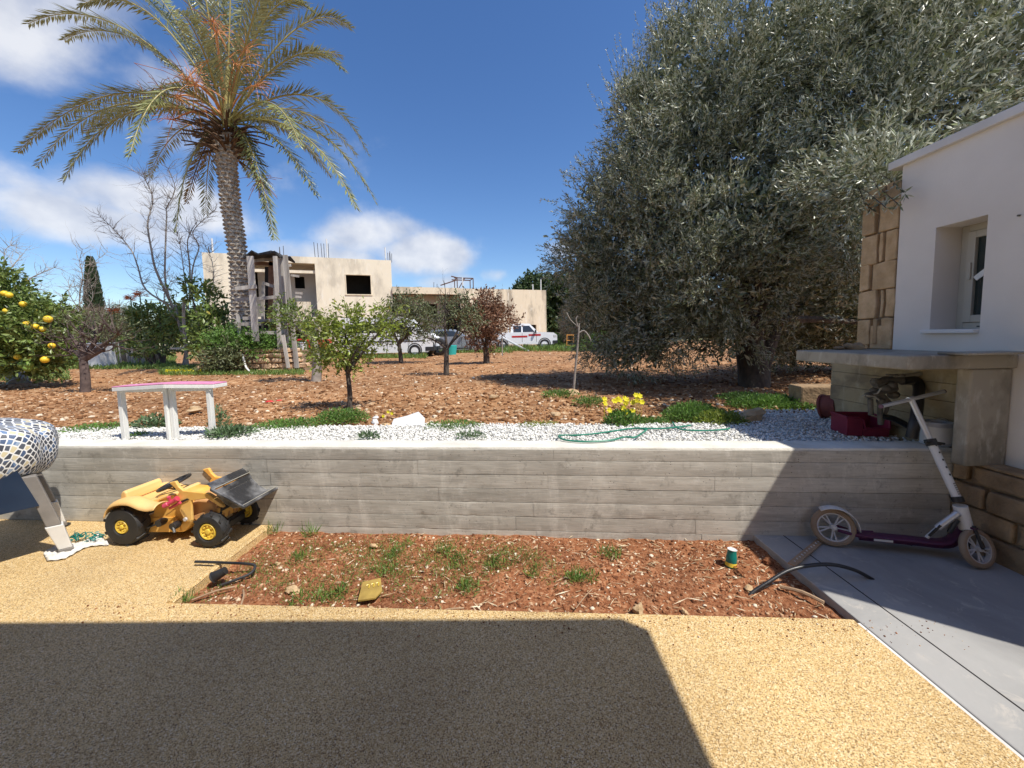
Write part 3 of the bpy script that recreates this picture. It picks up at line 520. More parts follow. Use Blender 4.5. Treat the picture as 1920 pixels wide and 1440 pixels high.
# concrete shelf with pillar under it
sh = thing('concrete_shelf', 'weathered concrete shelf slab on a thick pillar against the white house', 'shelf', (2.9, 2.45, .6))
c = 2.44; ya, yb = 2.36, 3.34; zt = 1.285; v = MB()
def slabgrid(mb, a, b, nz_=.004):
    return mb.bb(a, b)
v.prism([(c, ya, zt), (c + .03, yb, zt), (HX - .002, yb, zt), (HX - .002, ya - .02, zt)], (0, 0, -.09)).build('slab', K['slab'], sh, bevel=.012, bseg=3)
MB().bb((HX - .26, ya + .0, .575), (HX - .004, ya + .085, zt - .092)).build('pillar', K['slab'], sh, bevel=.012)
MB().bb((HX - .42, 2.25, zt + .001), (HX - .03, 2.42, zt + .016)).build('mortar_strip', K['slab'], sh, bevel=.005)
pn = MB().bb((HX - .03, 2.58, .56), (HX - .0025, 3.65, 1.19)).build('back_panel', K['panel'], sh)
for k in range(5):
    z0 = .55 + k * .128; MB().bb((HX - .045 - rnd.uniform(0, .004), 2.57, z0 + .001), (HX - .002, 3.66, z0 + .127)).build('board_course', K['panel'], pn, bevel=.003)
# rubble on the shelf
for i, (px, py, Y, r, lb) in enumerate([(1600, 643, 3.24, .06, 'larger dark stone lying on the shelf next to the limestone corner'), (1572, 646, 3.26, .035, 'small dark stone at the far end of the concrete shelf')]):
    q = P(px, py, Y); tag(rock((q[0], Y, zt + r * .4), r, 40 + i, (1.3, .9, .55)).build('rubble_stone', K['stonelow'], smooth=True), lb, 'stone', 'loose stones on the shelf')
# low rough stone wall along the house foot
lw = thing('low_stone_wall', 'low wall of rough brown stones at the foot of the white house', 'wall', (2.97, 1.9, 0))
MB().bb((2.99, .2, -.1), (HX - .002, wy(3.) - .01, .56)).build('mortar_core', K['stoned'], lw)
z0 = -.02
for k, h in enumerate([.17, .14, .15, .125]):
    y = .3 + rnd.uniform(0, .1)
    while y < 2.53:
        l_ = min(rnd.uniform(.16, .42), 2.54 - y)
        if l_ > .05:
            j = lambda s=.014: rnd.uniform(-s, s); g = .008; x0 = 2.955 + rnd.uniform(-.012, .014)
            pts = [(y + g, z0 + g + j(.008)), (y + l_ - g, z0 + g + j(.008)), (y + l_ - g + j(), z0 + h / 2), (y + l_ - g + j(.008), z0 + h - g), (y + l_ / 2, z0 + h - g + j(.006) * (k < 3)), (y + g, z0 + h - g)]
            MB().prism([(x0, a, b) for a, b in pts], (.06, 0, 0)).build('stone', K['stonelow'], lw, bevel=.014, bseg=2)
        y += l_
    z0 += h
yy_ = .3
while yy_ < 2.5:
    l_ = min(rnd.uniform(.2, .45), 2.53 - yy_); MB().bb((2.965, yy_ + .006, .562), (HX - .004, yy_ + l_ - .006, .562 + rnd.uniform(.022, .032))).build('capping_stone', K['stonelow'], lw, bevel=.01); yy_ += l_
# porch roof of the house behind the photographer, whose shade falls on the patio
pr_ = thing('porch_house', 'white house front with flat porch roof behind and above the viewpoint', 'house', (-2, -3, 0))
MB().prism([(2.06, .775, 2.72), (2.08, -3.2, 2.72), (-9, -3.2, 2.72), (-9, .99, 2.72)], (0, 0, .22)).build('porch_roof', K['stucco'], pr_)
MB().bb((-9, -3.45, 0), (4, -3.2, 5.2)).build('wall', K['stucco'], pr_)
MB().bb((-2.2, -3.2, 0.02), (-.9, -3.17, 2.1)).build('door', K['navy'], pr_)
# ================================================================== pipes, reel, tub, tin, block under the shelf
pf = thing('water_manifold', 'grimy cluster of water valves and pipes against the yellow panel', 'pipes', (2.85, 2.95, .6))
Yv = 2.86; q = lambda px, py, dy=0: P(px, py, Yv + dy)
v = MB(); v.tube([q(1640, 722), q(1660, 712), q(1690, 712), q(1715, 716)], .028, 10); v.tube([q(1625, 742), q(1650, 735), q(1680, 728)], .022, 10); v.tube([q(1635, 728, .06), q(1655, 745), q(1668, 760)], .024, 10)
for px, py, r in [(1642, 716, .035), (1660, 728, .04), (1675, 740, .038), (1690, 712, .032), (1630, 742, .026), (1652, 752, .03), (1672, 722, .034)]: v.ball(q(px, py, rnd.uniform(-.03, .03)), r, 9, 7, (1, 1, .85))
v.build('valve_body', K['pipe'], pf, smooth=True)
for px, a, b in [(1632, 748, 772), (1650, 756, 790)]: MB().tube([q(px, a), q(px, (a + b) / 2), q(px + 1, b + 6)], .017, 10).build('riser', K['pipe'], pf, smooth=True)
MB().tube([q(1668, 752), q(1660, 775), q(1652, 795)], .012, 8).build('riser', K['pipe'], pf, smooth=True)
for px, py in [(1640, 712), (1668, 704), (1690, 705)]: MB().lathe(q(px, py, -.02), (0, 0, 1), [(0, .003), (0, .022), (.01, .022), (.01, .003)], 10).build('tap_handle', K['pipe'], pf)
MB().tube([q(1617, 742), q(1645, 738, -.04), q(1652, 728, -.05)], .006, 6).tube([q(1625, 742, -.05), q(1640, 743, -.06), q(1648, 750, -.06)], .005, 6).build('wire', K['pipeg'], pf, smooth=True)
MB().tube(smoothpts([q(1690, 714), q(1712, 712), q(1722, 722, -.02), q(1722, 745, -.1), q(1716, 790, -.22), q(1709, 820, -.22)], 5), .033, 12).build('black_downpipe', K['black'], pf, smooth=True)
MB().tube(smoothpts([q(1672, 706), q(1705, 704), q(1735, 700), q(1749, 708), q(1750, 730), q(1746, 762)], 5), .018, 10).build('grey_loop_pipe', K['pipeg'], pf, smooth=True)
for px, py in [(1754, 706), (1747, 766)]: MB().lathe(q(px, py), (0, .1, 1), [(-.01, .024), (.012, .024)], 10).build('pipe_clip', K['pipe'], pf)
MB().tube(smoothpts([q(1652, 780), q(1675, 785), q(1700, 797), q(1712, 806)], 5), .022, 8).build('corrugated_hose', K['black'], pf, smooth=True)
# red reel lying on edge
qc = P(1554, 768, 3.72); rl = thing('cable_reel', 'rusty red round reel standing on edge behind the red tub', 'reel', (qc[0], 3.72, .58)); ax = np.array([.45, -.85, .18]); ax /= np.linalg.norm(ax); rr = .125
cc = np.array([qc[0], 3.72, .58 + rr])
MB().lathe(cc - ax * .05, ax, [(0, .01), (0, rr), (.02, rr), (.02, .01)], 26).build('rear_disc', K['redreel'], rl, smooth=True); MB().lathe(cc, ax, [(-.04, rr * .9), (.07, rr * .9)], 26).build('drum', K['redreel'], rl, smooth=True)
fd = MB().lathe(cc + ax * .07, ax, [(0, .02), (0, rr * .9), (.015, rr * .9), (.015, rr * .8), (.006, rr * .78), (.006, .02)], 26)
fd.build('front_disc', K['redreel'], rl, smooth=True); MB().lathe(cc + ax * .075, ax, [(0, .018), (.05, .016), (.05, .001)], 12).build('hub', K['sill'], rl, smooth=True)
# red open tub (storage bin)
tb = thing('plastic_bin', 'dark red open fronted plastic storage bin on the white pebbles', 'bin', (*P(1610, 805, 3.12)[:2], .6), R(-12))
tl = MB(); w_, d_, h_ = .29, .22, .15
def tubw(a, b): return MB().hexa([(a[0], a[1], a[2]), (b[0], a[1], a[2]), (b[0], b[1], a[2]), (a[0], b[1], a[2]), (a[0], a[1], b[2]), (b[0], a[1], b[2]), (b[0], b[1], b[2]), (a[0], b[1], b[2])])
def loc(root, mb): 
    M4 = np.array(root.matrix_basis); return mb.xf(lambda V: V @ M4[:3, :3].T + M4[:3, 3])
t_ = .008
g = MB().bb((-w_ / 2, -d_ / 2, 0), (w_ / 2, d_ / 2, t_)).bb((-w_ / 2, d_ / 2 - t_, t_), (w_ / 2, d_ / 2, h_)).bb((w_ / 2 - t_, -d_ / 2, t_), (w_ / 2, d_ / 2 - t_, h_ * .85))
g.prism([(-w_ / 2, -d_ / 2, t_), (-w_ / 2, d_ / 2 - t_, t_), (-w_ / 2, d_ / 2 - t_, h_), (-w_ / 2, -d_ / 2, h_ * .98)], (t_, 0, 0)); g.bb((-w_ / 2 + t_, -d_ / 2, t_), (-w_ / 2 + .11, -d_ / 2 + t_, h_ * .95)).bb((-w_ / 2 + .11, -d_ / 2, t_), (w_ / 2 - t_, -d_ / 2 + t_, h_ * .42))
loc(tb, g).build('shell', K['redtub'], tb, bevel=.004)
rim = MB().tube([(-w_ / 2, d_ / 2, h_), (w_ / 2 - .01, d_ / 2, h_)], .008, 6).tube([(w_ / 2, d_ / 2, h_), (w_ / 2, -d_ / 2, h_ * .85), (w_ / 2, -d_ / 2, h_ * .43)], .008, 6).tube([(w_ / 2, -d_ / 2, h_ * .43), (-w_ / 2 + .125, -d_ / 2, h_ * .43), (-w_ / 2 + .11, -d_ / 2, h_ * .9), (-w_ / 2 + .08, -d_ / 2, h_), (-w_ / 2, -d_ / 2, h_), (-w_ / 2, d_ / 2, h_)], .009, 6)
loc(tb, rim).build('rim', K['redtub'], tb, smooth=True)
# tin
q1 = P(1754, 826, wy(2.85) + .10); tn = thing('paint_tin', 'scuffed white metal tin standing on the end of the retaining wall', 'tin', (q1[0], q1[1], WT + .002)); cc = np.array([q1[0], q1[1], WT + .004])
MB().lathe(cc, (0, 0, 1), [(0, .002), (0, .078), (.005, .081), (.012, .078), (.15, .078), (.156, .082), (.162, .080), (.160, .074), (.15, .073), (.01, .072), (.01, .001)], 28).build('body', K['tin'], tn, smooth=True)
MB().tube(arc(cc + [-.08, 0, .15], cc + [0, -.03, .185], cc + [.08, 0, .15], 9), .0025, 5).build('handle', K['metal'], tn, smooth=True)
MB().lathe(cc + [0, 0, .02], (0, 0, 1), [(0, .0785), (.11, .0785)], 28).build('paper_label', K['sill'], tn, smooth=True)
# block
tag(MB().bb((0, 0, 0), (.5, .26, .24)).xf(lambda V: V @ rotz(R(-8)).T + P(1500, 775, 4.35) * [1, 1, 0] + [0, 0, .58]).build('concrete_block', K['stonelow'], bevel=.02), 'mossy concrete block half hidden in shade behind the red reel', 'block')
# ================================================================== toy digger
TX, TY = G(227, 1037)[0], 2.66; tr = thing('toy_digger', 'sun-bleached yellow pedal toy digger with a black front bucket', 'toy tractor', (TX, TY - .0, 0), R(-4.6))
TM = np.array(tr.matrix_basis); CA, SA = math.cos(R(-4.6)), math.sin(R(-4.6))
def TL(px, py, yl):                            # image point on the plane at lateral depth yl -> local coordinates
    o = TM[:3, 3] + np.array([-SA, CA, 0]) * yl; w_p = PPL(px, py, o, (-SA, CA, 0)); d = w_p - TM[:3, 3]; return np.array([d[0] * CA + d[1] * SA, yl, d[2]])
def tw(mb): return mb.xf(lambda V: V @ TM[:3, :3].T + TM[:3, 3])
def c8(x, y): return (160 + x / 5.053, 860 + y / 5.053)      # crop coordinates
def side(pts, y0, y1, mb=None, taper=None):
    mb = mb or MB(); p = np.array([TL(*c8(*a), y0) for a in pts]); return mb.prism(p, (0, y1 - y0, 0))
def wheelmesh(cx, cz, y0, wdt, Rr, rh, lugs):
    ty = MB().lathe((cx, y0, cz), (0, 1, 0), [(.012, rh), (.0, rh + .012), (-.002, rh + .03), (.004, Rr * .90), (.02, Rr * .985), (wdt * .5, Rr), (wdt - .02, Rr * .985), (wdt - .004, Rr * .9), (wdt, rh + .02), (wdt - .01, rh)], 36)
    for k in range(lugs):
        for sgn in (0, 1):
            a = 2 * math.pi * (k + .5 * sgn) / lugs; pts = []
            ya, yb_ = (y0 + .006, y0 + wdt * .56) if sgn == 0 else (y0 + wdt * .44, y0 + wdt - .006)
            da = .22 if sgn == 0 else -.22
            p3 = []
            for (yy, aa, r_) in [(ya, a, Rr * .93), (ya, a, Rr * 1.03), (yb_, a + abs(da), Rr * 1.06), (yb_, a + abs(da), Rr * .96)]:
                for s2 in (-.07, .07): p3.append((cx + r_ * math.cos(aa + s2), yy, cz + r_ * math.sin(aa + s2)))
            P8 = [p3[0], p3[1], p3[7], p3[6], p3[2], p3[3], p3[5], p3[4]]; ty.hexa(P8)
    hub = MB().lathe((cx, y0, cz), (0, 1, 0), [(.012, rh + .001), (.002, rh - .004), (.004, rh - .012), (.016, rh * .72), (.014, rh * .35), (.002, rh * .30), (.0, .01), (0, .0005)], 28)
    for k in range(8): a = k * math.pi / 4; hub.lathe((cx + rh * .62 * math.cos(a), y0 + .004, cz + rh * .62 * math.sin(a)), (0, 1, 0), [(0, .001), (0, .0075), (.012, .008)], 8)
    return ty, hub
for (px, py, yl, Rr, rh, wd_t, nm) in [(227, 999, 0.0, .142, .050, .105, 'rear_wheel'), (384, 1010, -.02, .121, .060, .085, 'front_wheel')]:
    cl_ = TL(px, py, yl); cz = Rr * 1.02
    for y0 in ((yl, .33) if nm == 'rear_wheel' else (yl + .02, .34)):
        ty, hb = wheelmesh(cl_[0], cz, y0, wd_t, Rr, rh, 9 if nm == 'rear_wheel' else 10); o = tw(ty).build(nm, K['tyre'], tr, smooth=True, sharp=.5); tw(hb).build('hub', K['toyhub'], o, smooth=True, sharp=.6)
        MB.axle = cl_
    tw(MB().tube([(cl_[0], .05, cz), (cl_[0], .40, cz)], .014, 10)).build('axle', K['black'], tr)
# body tub
side([(520, 600), (560, 545), (640, 500), (655, 380), (700, 345), (850, 330), (1000, 335), (1040, 400), (1010, 600), (930, 700), (560, 705), (530, 660)], .125, .315).xf(lambda V: V)
def sb(name, pts, y0, y1, mt, bev=.008, par=None, **k): return tw(side(pts, y0, y1)).build(name, K[mt], par or tr, bevel=bev, bseg=3, **k)
body = sb('body', [(520, 600), (560, 545), (640, 520), (650, 400), (700, 345), (860, 335), (960, 345), (1010, 400), (1020, 600), (930, 700), (560, 705), (530, 660)], .12, .32, 'toyy', .014)
sb('side_panel', [(585, 560), (860, 555), (890, 600), (900, 690), (740, 695), (590, 690)], .112, .119, 'toyy', .003, body)
# seat and fenders
seat = sb('seat', [(398, 405), (560, 402), (655, 385), (800, 335), (840, 345), (700, 400), (655, 440), (560, 470), (430, 440)], .10, .34, 'toyp', .016)
sb('backrest', [(326, 404), (330, 340), (342, 314), (366, 306), (386, 330), (398, 372), (404, 408)], .085, .355, 'toyp', .022)
for y0, y1 in ((-.01, .115), (.32, .45)):
    prf = []
    for (x, y) in [(168, 528), (185, 470), (220, 430), (290, 408), (380, 405), (440, 425), (500, 450), (570, 462), (640, 452)]: prf.append(TL(*c8(x, y), -.01))
    prf = smoothpts(prf, 4); ysn = np.linspace(0, 1, 8); Gd = []
    for u in ysn: dz = -.03 * (2 * abs(u - .5)) ** 3; Gd.append(prf + np.array([0, y0 + .01 + (y1 - y0) * u, dz]))
    tw(MB().grid(np.array(Gd))).build('mudguard', K['toyp'], tr, smooth=True, solid=.007)
# bonnet and grille
hood = sb('bonnet', [(1000, 415), (1070, 385), (1150, 390), (1215, 420), (1245, 480), (1235, 560), (1215, 605), (1080, 600), (1020, 560)], .115, .325, 'toyt', .018)
sb('bonnet_side', [(1020, 545), (1160, 488), (1195, 500), (1205, 600), (1090, 603), (1030, 570)], .106, .114, 'toyt', .003, hood)
gr = sb('grille', [(1225, 470), (1262, 470), (1265, 590), (1225, 612)], .12, .32, 'toyy', .006)
fx = TL(*c8(1250, 540), .12)
tw(MB().box((fx[0] + .012, .22, fx[2] + .045), (.012, .17, .045))).build('grille_opening', K['black'], gr, bevel=.002)
lt = MB()                                       # raised lettering on the front panel, as far as it can be read
for yo, strokes in ((.15, [((-1, 1), (1, 1)), ((1, 1), (1, 0)), ((1, 0), (-.6, -1))]), (.215, [((0, 1), (0, -1)), ((-.7, -1), (0, 1))]), (.275, [((1, 1), (-1, 1)), ((-1, 1), (-1, -1)), ((-1, -1), (1, -1)), ((1, -1), (1, 0)), ((1, 0), (0, 0))])):
    for (a, b) in strokes: lt.tube([(fx[0] + .014, yo + a[0] * .018, fx[2] - .022 + a[1] * .016), (fx[0] + .014, yo + b[0] * .018, fx[2] - .022 + b[1] * .016)], .0045, 5)
tw(lt).build('raised_lettering', K['toyt'], gr)
tw(MB().box((fx[0] + .02, .22, fx[2] - .09), (.06, .2, .05))).build('front_bumper', K['black'], tr, bevel=.008)
# steering wheel
sc_ = TL(*c8(842, 228), .22); nrm = unit(np.array([-.35, -.16, .92])); u_ = unit(np.cross(nrm, [1, 0, 0])); v_ = np.cross(nrm, u_); ringp = [sc_ + .102 * (math.cos(a) * u_ + math.sin(a) * v_) for a in np.linspace(0, 2 * math.pi, 29)]
stw = tw(MB().tube(ringp, .0115, 8, cap=False)).build('steering_wheel', K['black'], tr, smooth=True)
sp = MB()
for a in (0.3, 2.4, 4.5): sp.tube([sc_ - nrm * .012, sc_ + .100 * (math.cos(a) * u_ + math.sin(a) * v_)], .009, 6)
sp.lathe(sc_ - nrm * .02, nrm, [(0, .001), (0, .03), (.018, .026), (.018, .001)], 14); sp.tube([sc_, TL(*c8(870, 350), .22)], .014, 8)
tw(sp).build('spokes', K['black'], stw, smooth=True)
# loader arms, levers and links, near and far
for k, yo in enumerate((.065, .34)):
    dx = yo - .065
    def sq(pts, th=.022): p = np.array([TL(*c8(*a), .065) for a in pts]); p[:, 1] += dx; return MB().prism(p, (0, th, 0))
    arm = tw(sq([(790, 228), (850, 215), (880, 265), (925, 305), (1045, 318), (1165, 330), (1215, 380), (1300, 440), (1310, 465), (1275, 462), (1200, 410), (1150, 380), (1010, 400), (900, 400), (862, 350), (885, 320), (820, 255)])).build('loader_arm', K['toyy'], tr, bevel=.005)
    tw(sq([(885, 480), (915, 470), (985, 560), (1000, 600), (940, 585)], .03)).build('link_rod', K['toyp'], arm, bevel=.005)
    tw(sq([(860, 400), (1000, 380), (1010, 590), (960, 600), (900, 500)], .018)).build('arm_bracket', K['toyy'], arm, bevel=.005)
    tw(sq([(905, 400), (965, 375), (985, 385), (925, 415)], .006).xf(lambda V: V - [0, .007, 0])).build('arm_slot', K['black'], arm)
    pr2 = TL(*c8(953, 572), .065) + [0, dx - .004, 0]; tw(MB().lathe(pr2, (0, -1, 0), [(-.01, .014), (.006, .013), (.006, .001)], 12)).build('pivot_pin', K['tin'], arm, smooth=True)
    if k == 0:
        rd = MB(); a_, b_ = TL(*c8(745, 450), .02), TL(*c8(850, 390), .04); rd.lathe(a_, b_ - a_, [(0, .001), (0, .017), (.03, .018), (.034, .014), (.085, .015), (.09, .02), (.10, .02), (.10, .001)], 14); c1 = TL(*c8(800, 395), .03); rd.lathe(c1, (0, -.2, 1), [(-.02, .008), (.03, .012), (.035, .001)], 8)
        rd.tube([TL(*c8(800, 470), .05), TL(*c8(900, 415), .05)], .01, 8)
        tw(rd).build('red_grip', K['toyr'], tr, smooth=True)
        tw(MB().tube([TL(*c8(770, 535), .08), TL(*c8(840, 480), .08)], .006, 6).tube([TL(*c8(840, 560), .09), TL(*c8(800, 690), .09)], .008, 6)).build('lever_rod', K['toyy'], tr, smooth=True)
# far lever
yf = .37; fl = MB(); fp = lambda pts: np.array([TL(*c8(*a), yf) for a in pts])
fl.prism(fp([(1045, 140), (1100, 122), (1110, 140), (1085, 150), (1135, 210), (1175, 225), (1270, 225), (1270, 245), (1230, 300), (1110, 300), (1095, 250), (1105, 225)]), (0, .02, 0)); tw(fl).build('far_lever', K['toyy'], tr, bevel=.004)
a_ = TL(*c8(1040, 290), yf - .02); tw(MB().lathe(a_, (.8, 0, .3), [(0, .001), (0, .017), (.045, .017), (.045, .001)], 12)).build('red_grip', K['toyr'], tr, smooth=True)
# pedals
for (px, py, ex, ey) in [(700, 610, 590, 655), (835, 640, 845, 700)]:
    a_ = TL(*c8(px, py), .06); pm = MB().lathe(a_, (0, 1, 0), [(-.01, .001), (-.01, .026), (.03, .028), (.06, .012)], 16); b_ = TL(*c8(ex, ey), .04); pm.tube([a_ - [0, .002, 0], b_], .0095, 8, flat=.7); tw(pm).build('pedal_crank', K['black'], tr, smooth=True)
# bucket: open tray tilted up
y0, y1 = .03, .37
A = TL(*c8(1225, 300), y0); Bb = TL(*c8(1500, 452), y0); C1 = TL(*c8(1400, 470), y0); C0 = TL(*c8(1250, 350), y0); Bb2, A2 = Bb, A
prof = [A, C0 * .55 + A * .45 + (C0 - A) * .2, C0, (C0 + C1) / 2 + (C0 - Bb) * .03, C1, Bb]
prof = [A, C0, (C0 + C1) / 2 + np.array([-.008, 0, -.008]), C1, Bb]
ctr = sum(prof) / 5; rows = []
for u, sc in [(0, .0), (0, 1.0), (1, 1.0), (1, 0.)]:
    yy = y0 if u == 0 else y1; rows.append([(p if sc else (A * .5 + Bb * .5) * .6 + p * .4) * [1, 0, 1] + [0, yy, 0] for p in prof])
mb = MB().grid(np.array(rows[1:3]))
for u in (0, 1):
    p = np.array([q_ * [1, 0, 1] + [0, (y0, y1)[u], 0] for q_ in prof]); mb.add(p, np.arange(5)[None])
bk = tw(mb).build('bucket', K['bucketb'], tr, solid=.008, bevel=.004)
rm = np.array([A + [0, -.012, 0], A * [1, 0, 1] + [0, y1 + .012, 0], Bb * [1, 0, 1] + [0, y1 + .012, 0], Bb + [0, -.012, 0], A + [0, -.012, 0]])
eg = MB(); inn = lambda p, u: (p + (ctr - p) * .06) * [1, 0, 1] + [0, (y0 + .012, y1 - .012)[u], 0]
for u in (0, 1): eg.tube([inn(p, u) for p in prof], .0028, 5)
for p in (C0, C1): eg.tube([inn(p, 0), inn(p, 1)], .0026, 5)
eg.tube([A + [0, -.014, .013], A * [1, 0, 1] + [0, y1 + .014, .013], Bb * [1, 0, 1] + [0, y1 + .014, .010], Bb + [0, -.014, .010], A + [0, -.014, .013]], .0038, 5)
tw(eg).build('pale_edge', K['pipeg'], bk, smooth=True)  # pale grey tubes drawn along the rim and inner corner lines
dA = unit(A - Bb); rm2 = rm + np.array([dA * .015, dA * .015, -dA * .012, -dA * .012, dA * .015]) + [0, 0, .004]
tw(MB().tube(rm2, .0125, 8)).build('bucket_rim', K['bucketb'], bk, smooth=True)
up_ = unit(np.array([dA[0] * .7, 0, .9])); rb = np.array([A + dA * .012, A + dA * .03 + up_ * .028, (A + dA * .03 + up_ * .028) * [1, 0, 1] + [0, y1, 0], (A + dA * .012) * [1, 0, 1] + [0, y1, 0]]); tw(MB().prism(rb, tuple(up_ * .0 + dA * .02))).build('bucket_back_lip', K['bucketb'], bk, bevel=.006)
tw(MB().tube([TL(*c8(1180, 345), .09), TL(*c8(1290, 420), .09)], .016, 8).tube([TL(*c8(1180, 345), .33), TL(*c8(1290, 420), .33)], .016, 8)).build('bucket_link', K['toyy'], tr, smooth=True)
tw(MB().box(TL(*c8(1110, 340), .22) + [0, 0, .0], (.10, .16, .02), M=np.array(Matrix.Rotation(R(12), 3, 'Y')))).build('bonnet_top_grille', K['toyt'], tr, bevel=.004)
# ================================================================== games table with mosaic oilcloth
EA = np.array([math.cos(R(52)), math.sin(R(52)), 0]); EN = np.array([-EA[1], EA[0], 0]); CT = P(74, 949, 2.50); zlow = CT[2]; CT = CT * [1, 1, 0]
ft = thing('football_table', 'navy games table on splayed grey legs at the left edge of the patio', 'table', CT - EA * .7 + EN * .36)
def tp_(a, n_, z): return CT + EA * a + EN * n_ + np.array([0, 0, z])
def tbox(mb, a0, a1, n0, n1, z0, z1): return mb.hexa([tp_(a0, n0, z0), tp_(a1, n0, z0), tp_(a1, n1, z0), tp_(a0, n1, z0), tp_(a0, n0, z1), tp_(a1, n0, z1), tp_(a1, n1, z1), tp_(a0, n1, z1)])
ztop = P(60, 787, 2.62)[2] - .09
for n0 in (0, .70): MB().prism([tp_(-1.4, n0, zlow), tp_(0, n0, zlow), tp_(-.13, n0, ztop), tp_(-1.4, n0, ztop)], tuple(EN * .02)).build('side_panel', K['navy'], ft, bevel=.003)
MB().prism([tp_(-.03, .021, zlow), tp_(-.03, .699, zlow), tp_(-.155, .699, ztop), tp_(-.155, .021, ztop)], tuple(EA * .02)).build('end_panel', K['navy'], ft)
tbox(MB(), -1.4, -.021, .021, .699, zlow + .04, zlow + .06).build('playing_floor', K['navy'], ft)
tbox(MB(), -1.3, -.16, .07, .64, ztop + .001, ztop + .02).build('table_top', K['white'], ft)
w_ = .033
for n0 in (.0, .64):
    lb = tp_(0, 0, 0) * 0 + G(128, 1036) + EN * n0; lt_ = P(54, 892, 2.50) + EN * n0 + EA * .0; k_ = lt_ + (lb - lt_) * .62
    def seg(a, b, w0, w1, nm, mt_, d0=.0, d1=.0):
        X_ = np.array([1., 0, 0]); Yv_ = np.array([0, 1., 0])
        ca = [a - X_ * w0 * 1.1 , a + Yv_ * -w0 * .9, a + X_ * w0 * 1.1, a + Yv_ * w0 * .9]; cb = [b - X_ * w1 * 1.1, b + Yv_ * -w1 * .9, b + X_ * w1 * 1.1, b + Yv_ * w1 * .9]
        return MB().hexa(cb + ca).build(nm, K[mt_], ft, bevel=.005)
    seg(lt_, k_, .045, .050, 'leg', 'grey'); seg(k_ + (lb - k_) * .004, k_ + (lb - k_) * .80, .060, .046, 'lower_leg', 'greyl'); seg(k_ + (lb - k_) * .803, k_ + (lb - k_) * .95, .052, .046, 'foot_cap', 'grey')
    MB().lathe(lb * [1, 1, 0] - [.0, 0, 0], (0, 0, 1), [(0, .001), (0, .045), (.012, .05), (.02, .02)], 16).build('foot_pad', K['black'], ft)
for a in (-.25, -.5): MB().tube([tp_(a, -.16, ztop - .12), tp_(a, .9, ztop - .12)], .008, 8).build('player_rod', K['metal'], ft)
# elastic hemmed oilcloth over the top
cc_ = tp_(-.62, .35, 0); LA, LB, RAD = .73, .41, .075; T_ = 120; Gd = []; UVs = []; arcl = 0; th_ = np.linspace(0, 2 * math.pi, T_)
ct_, st_ = np.cos(th_), np.sin(th_); ex = 2 / 3.2; ux = np.sign(ct_) * abs(ct_) ** ex; uy = np.sign(st_) * abs(st_) ** ex
prof = [(0, .0, 0), (.3, .004, 0), (.6, .002, 0), (.8, -.004, 0), (.9, -.014, 0), (.96, -.03, 0), (1.0, -.055, 0), (1.015, -.09, 0), (1.02, -.125, 0), (1.01, -.16, 0), (.985, -.185, 0), (.95, -.198, 0)]
zt_ = P(60, 787, 2.62)[2]; al = 0; last = (0, 0)
for (r_, dz_, _) in prof:
    al += math.hypot((r_ - last[0]) * .55, (dz_ - last[1]) * 1.7); last = (r_, dz_); w1 = max(0, (r_ - .75)) * 4
    wr = 1 + .012 * w1 * np.sin(th_ * 13 + r_ * 5) + .010 * w1 * np.sin(th_ * 7 + 1)
    pz = zt_ + dz_ * 1.7 + .008 * np.sin(ux * 7 + uy * 3) * (1 - abs(r_ - .5)) + .010 * w1 * np.sin(th_ * 9 + 2) + .018 * (r_ < .97) * np.cos(ux * r_ * 3)
    pl = cc_[:2] + (EA[:2][None] * (ux * LA * r_ * wr)[:, None] + EN[:2][None] * (uy * LB * r_ * wr)[:, None]); Gd.append(np.concatenate([pl, pz[:, None]], 1)); UVs.append(np.stack([ct_ * al * LA / .55, st_ * al * LB / .42], 1))
Gd = np.array(Gd); UVs = np.array(UVs)
o = MB().grid(Gd).build('oilcloth', K['mosaic'], None, smooth=True, solid=.003, sub=1); tag(o, 'blue and cream mosaic print oilcloth draped over the end of the games table', 'tablecloth')
uv = o.data.uv_layers.new(name='UVMap'); li = np.zeros(len(o.data.loops), np.int32); o.data.loops.foreach_get('vertex_index', li); uv.data.foreach_set('uv', UVs.reshape(-1, 2)[li].astype(np.float32).ravel())
# cloth rag and artificial strand under the table foot
g0 = G(85, 1048); g1 = G(190, 1015); m_ = 30; Gd = np.zeros((m_, 14, 3)); dr = unit(g1 - g0); pp = np.array([-dr[1], dr[0], 0])
for i in range(m_):
    for j in range(14):
        u, v = i / (m_ - 1), j / 13 - .5; wdt = .07 + .05 * math.sin(u * 7) + .05 * u; c_ = g0 + (g1 - g0) * u * 1.05
        Gd[i, j] = c_ + pp * v * wdt * 2 + [0, 0, .012 + .016 * abs(math.sin(u * 23 + v * 6)) * (1 - abs(v)) + .01 * math.sin(v * 30)]
Gd[:, :, 2] = np.maximum(Gd[:, :, 2], .003)
tag(MB().grid(Gd).build('floor_rag', K['ragw'], None, smooth=True, solid=.003), 'grubby white rag on the paving under the table foot', 'rag')
st = MB(); a_ = G(135, 1016); rg = np.random.default_rng(3)
for k in range(7): p0 = a_ + [rg.uniform(-.02, .18), rg.uniform(-.05, .03), .035]; st.tube(smoothpts([p0, p0 + [.05, rg.uniform(-.04, .04), .03], p0 + [.10, rg.uniform(-.05, .02), .0]], 3), .0035, 4)
c = a_ + np.stack([rg.uniform(0, .26, 60), rg.uniform(-.08, .04, 60), rg.uniform(.03, .06, 60)], 1); leafquads(st, c, rg.normal(size=(60, 3)) * [1, 1, .3], .035, .012)
tag(st.build('fabric_ivy', K['teal']), 'tangled green artificial ivy strand on the white rag', 'artificial plant')
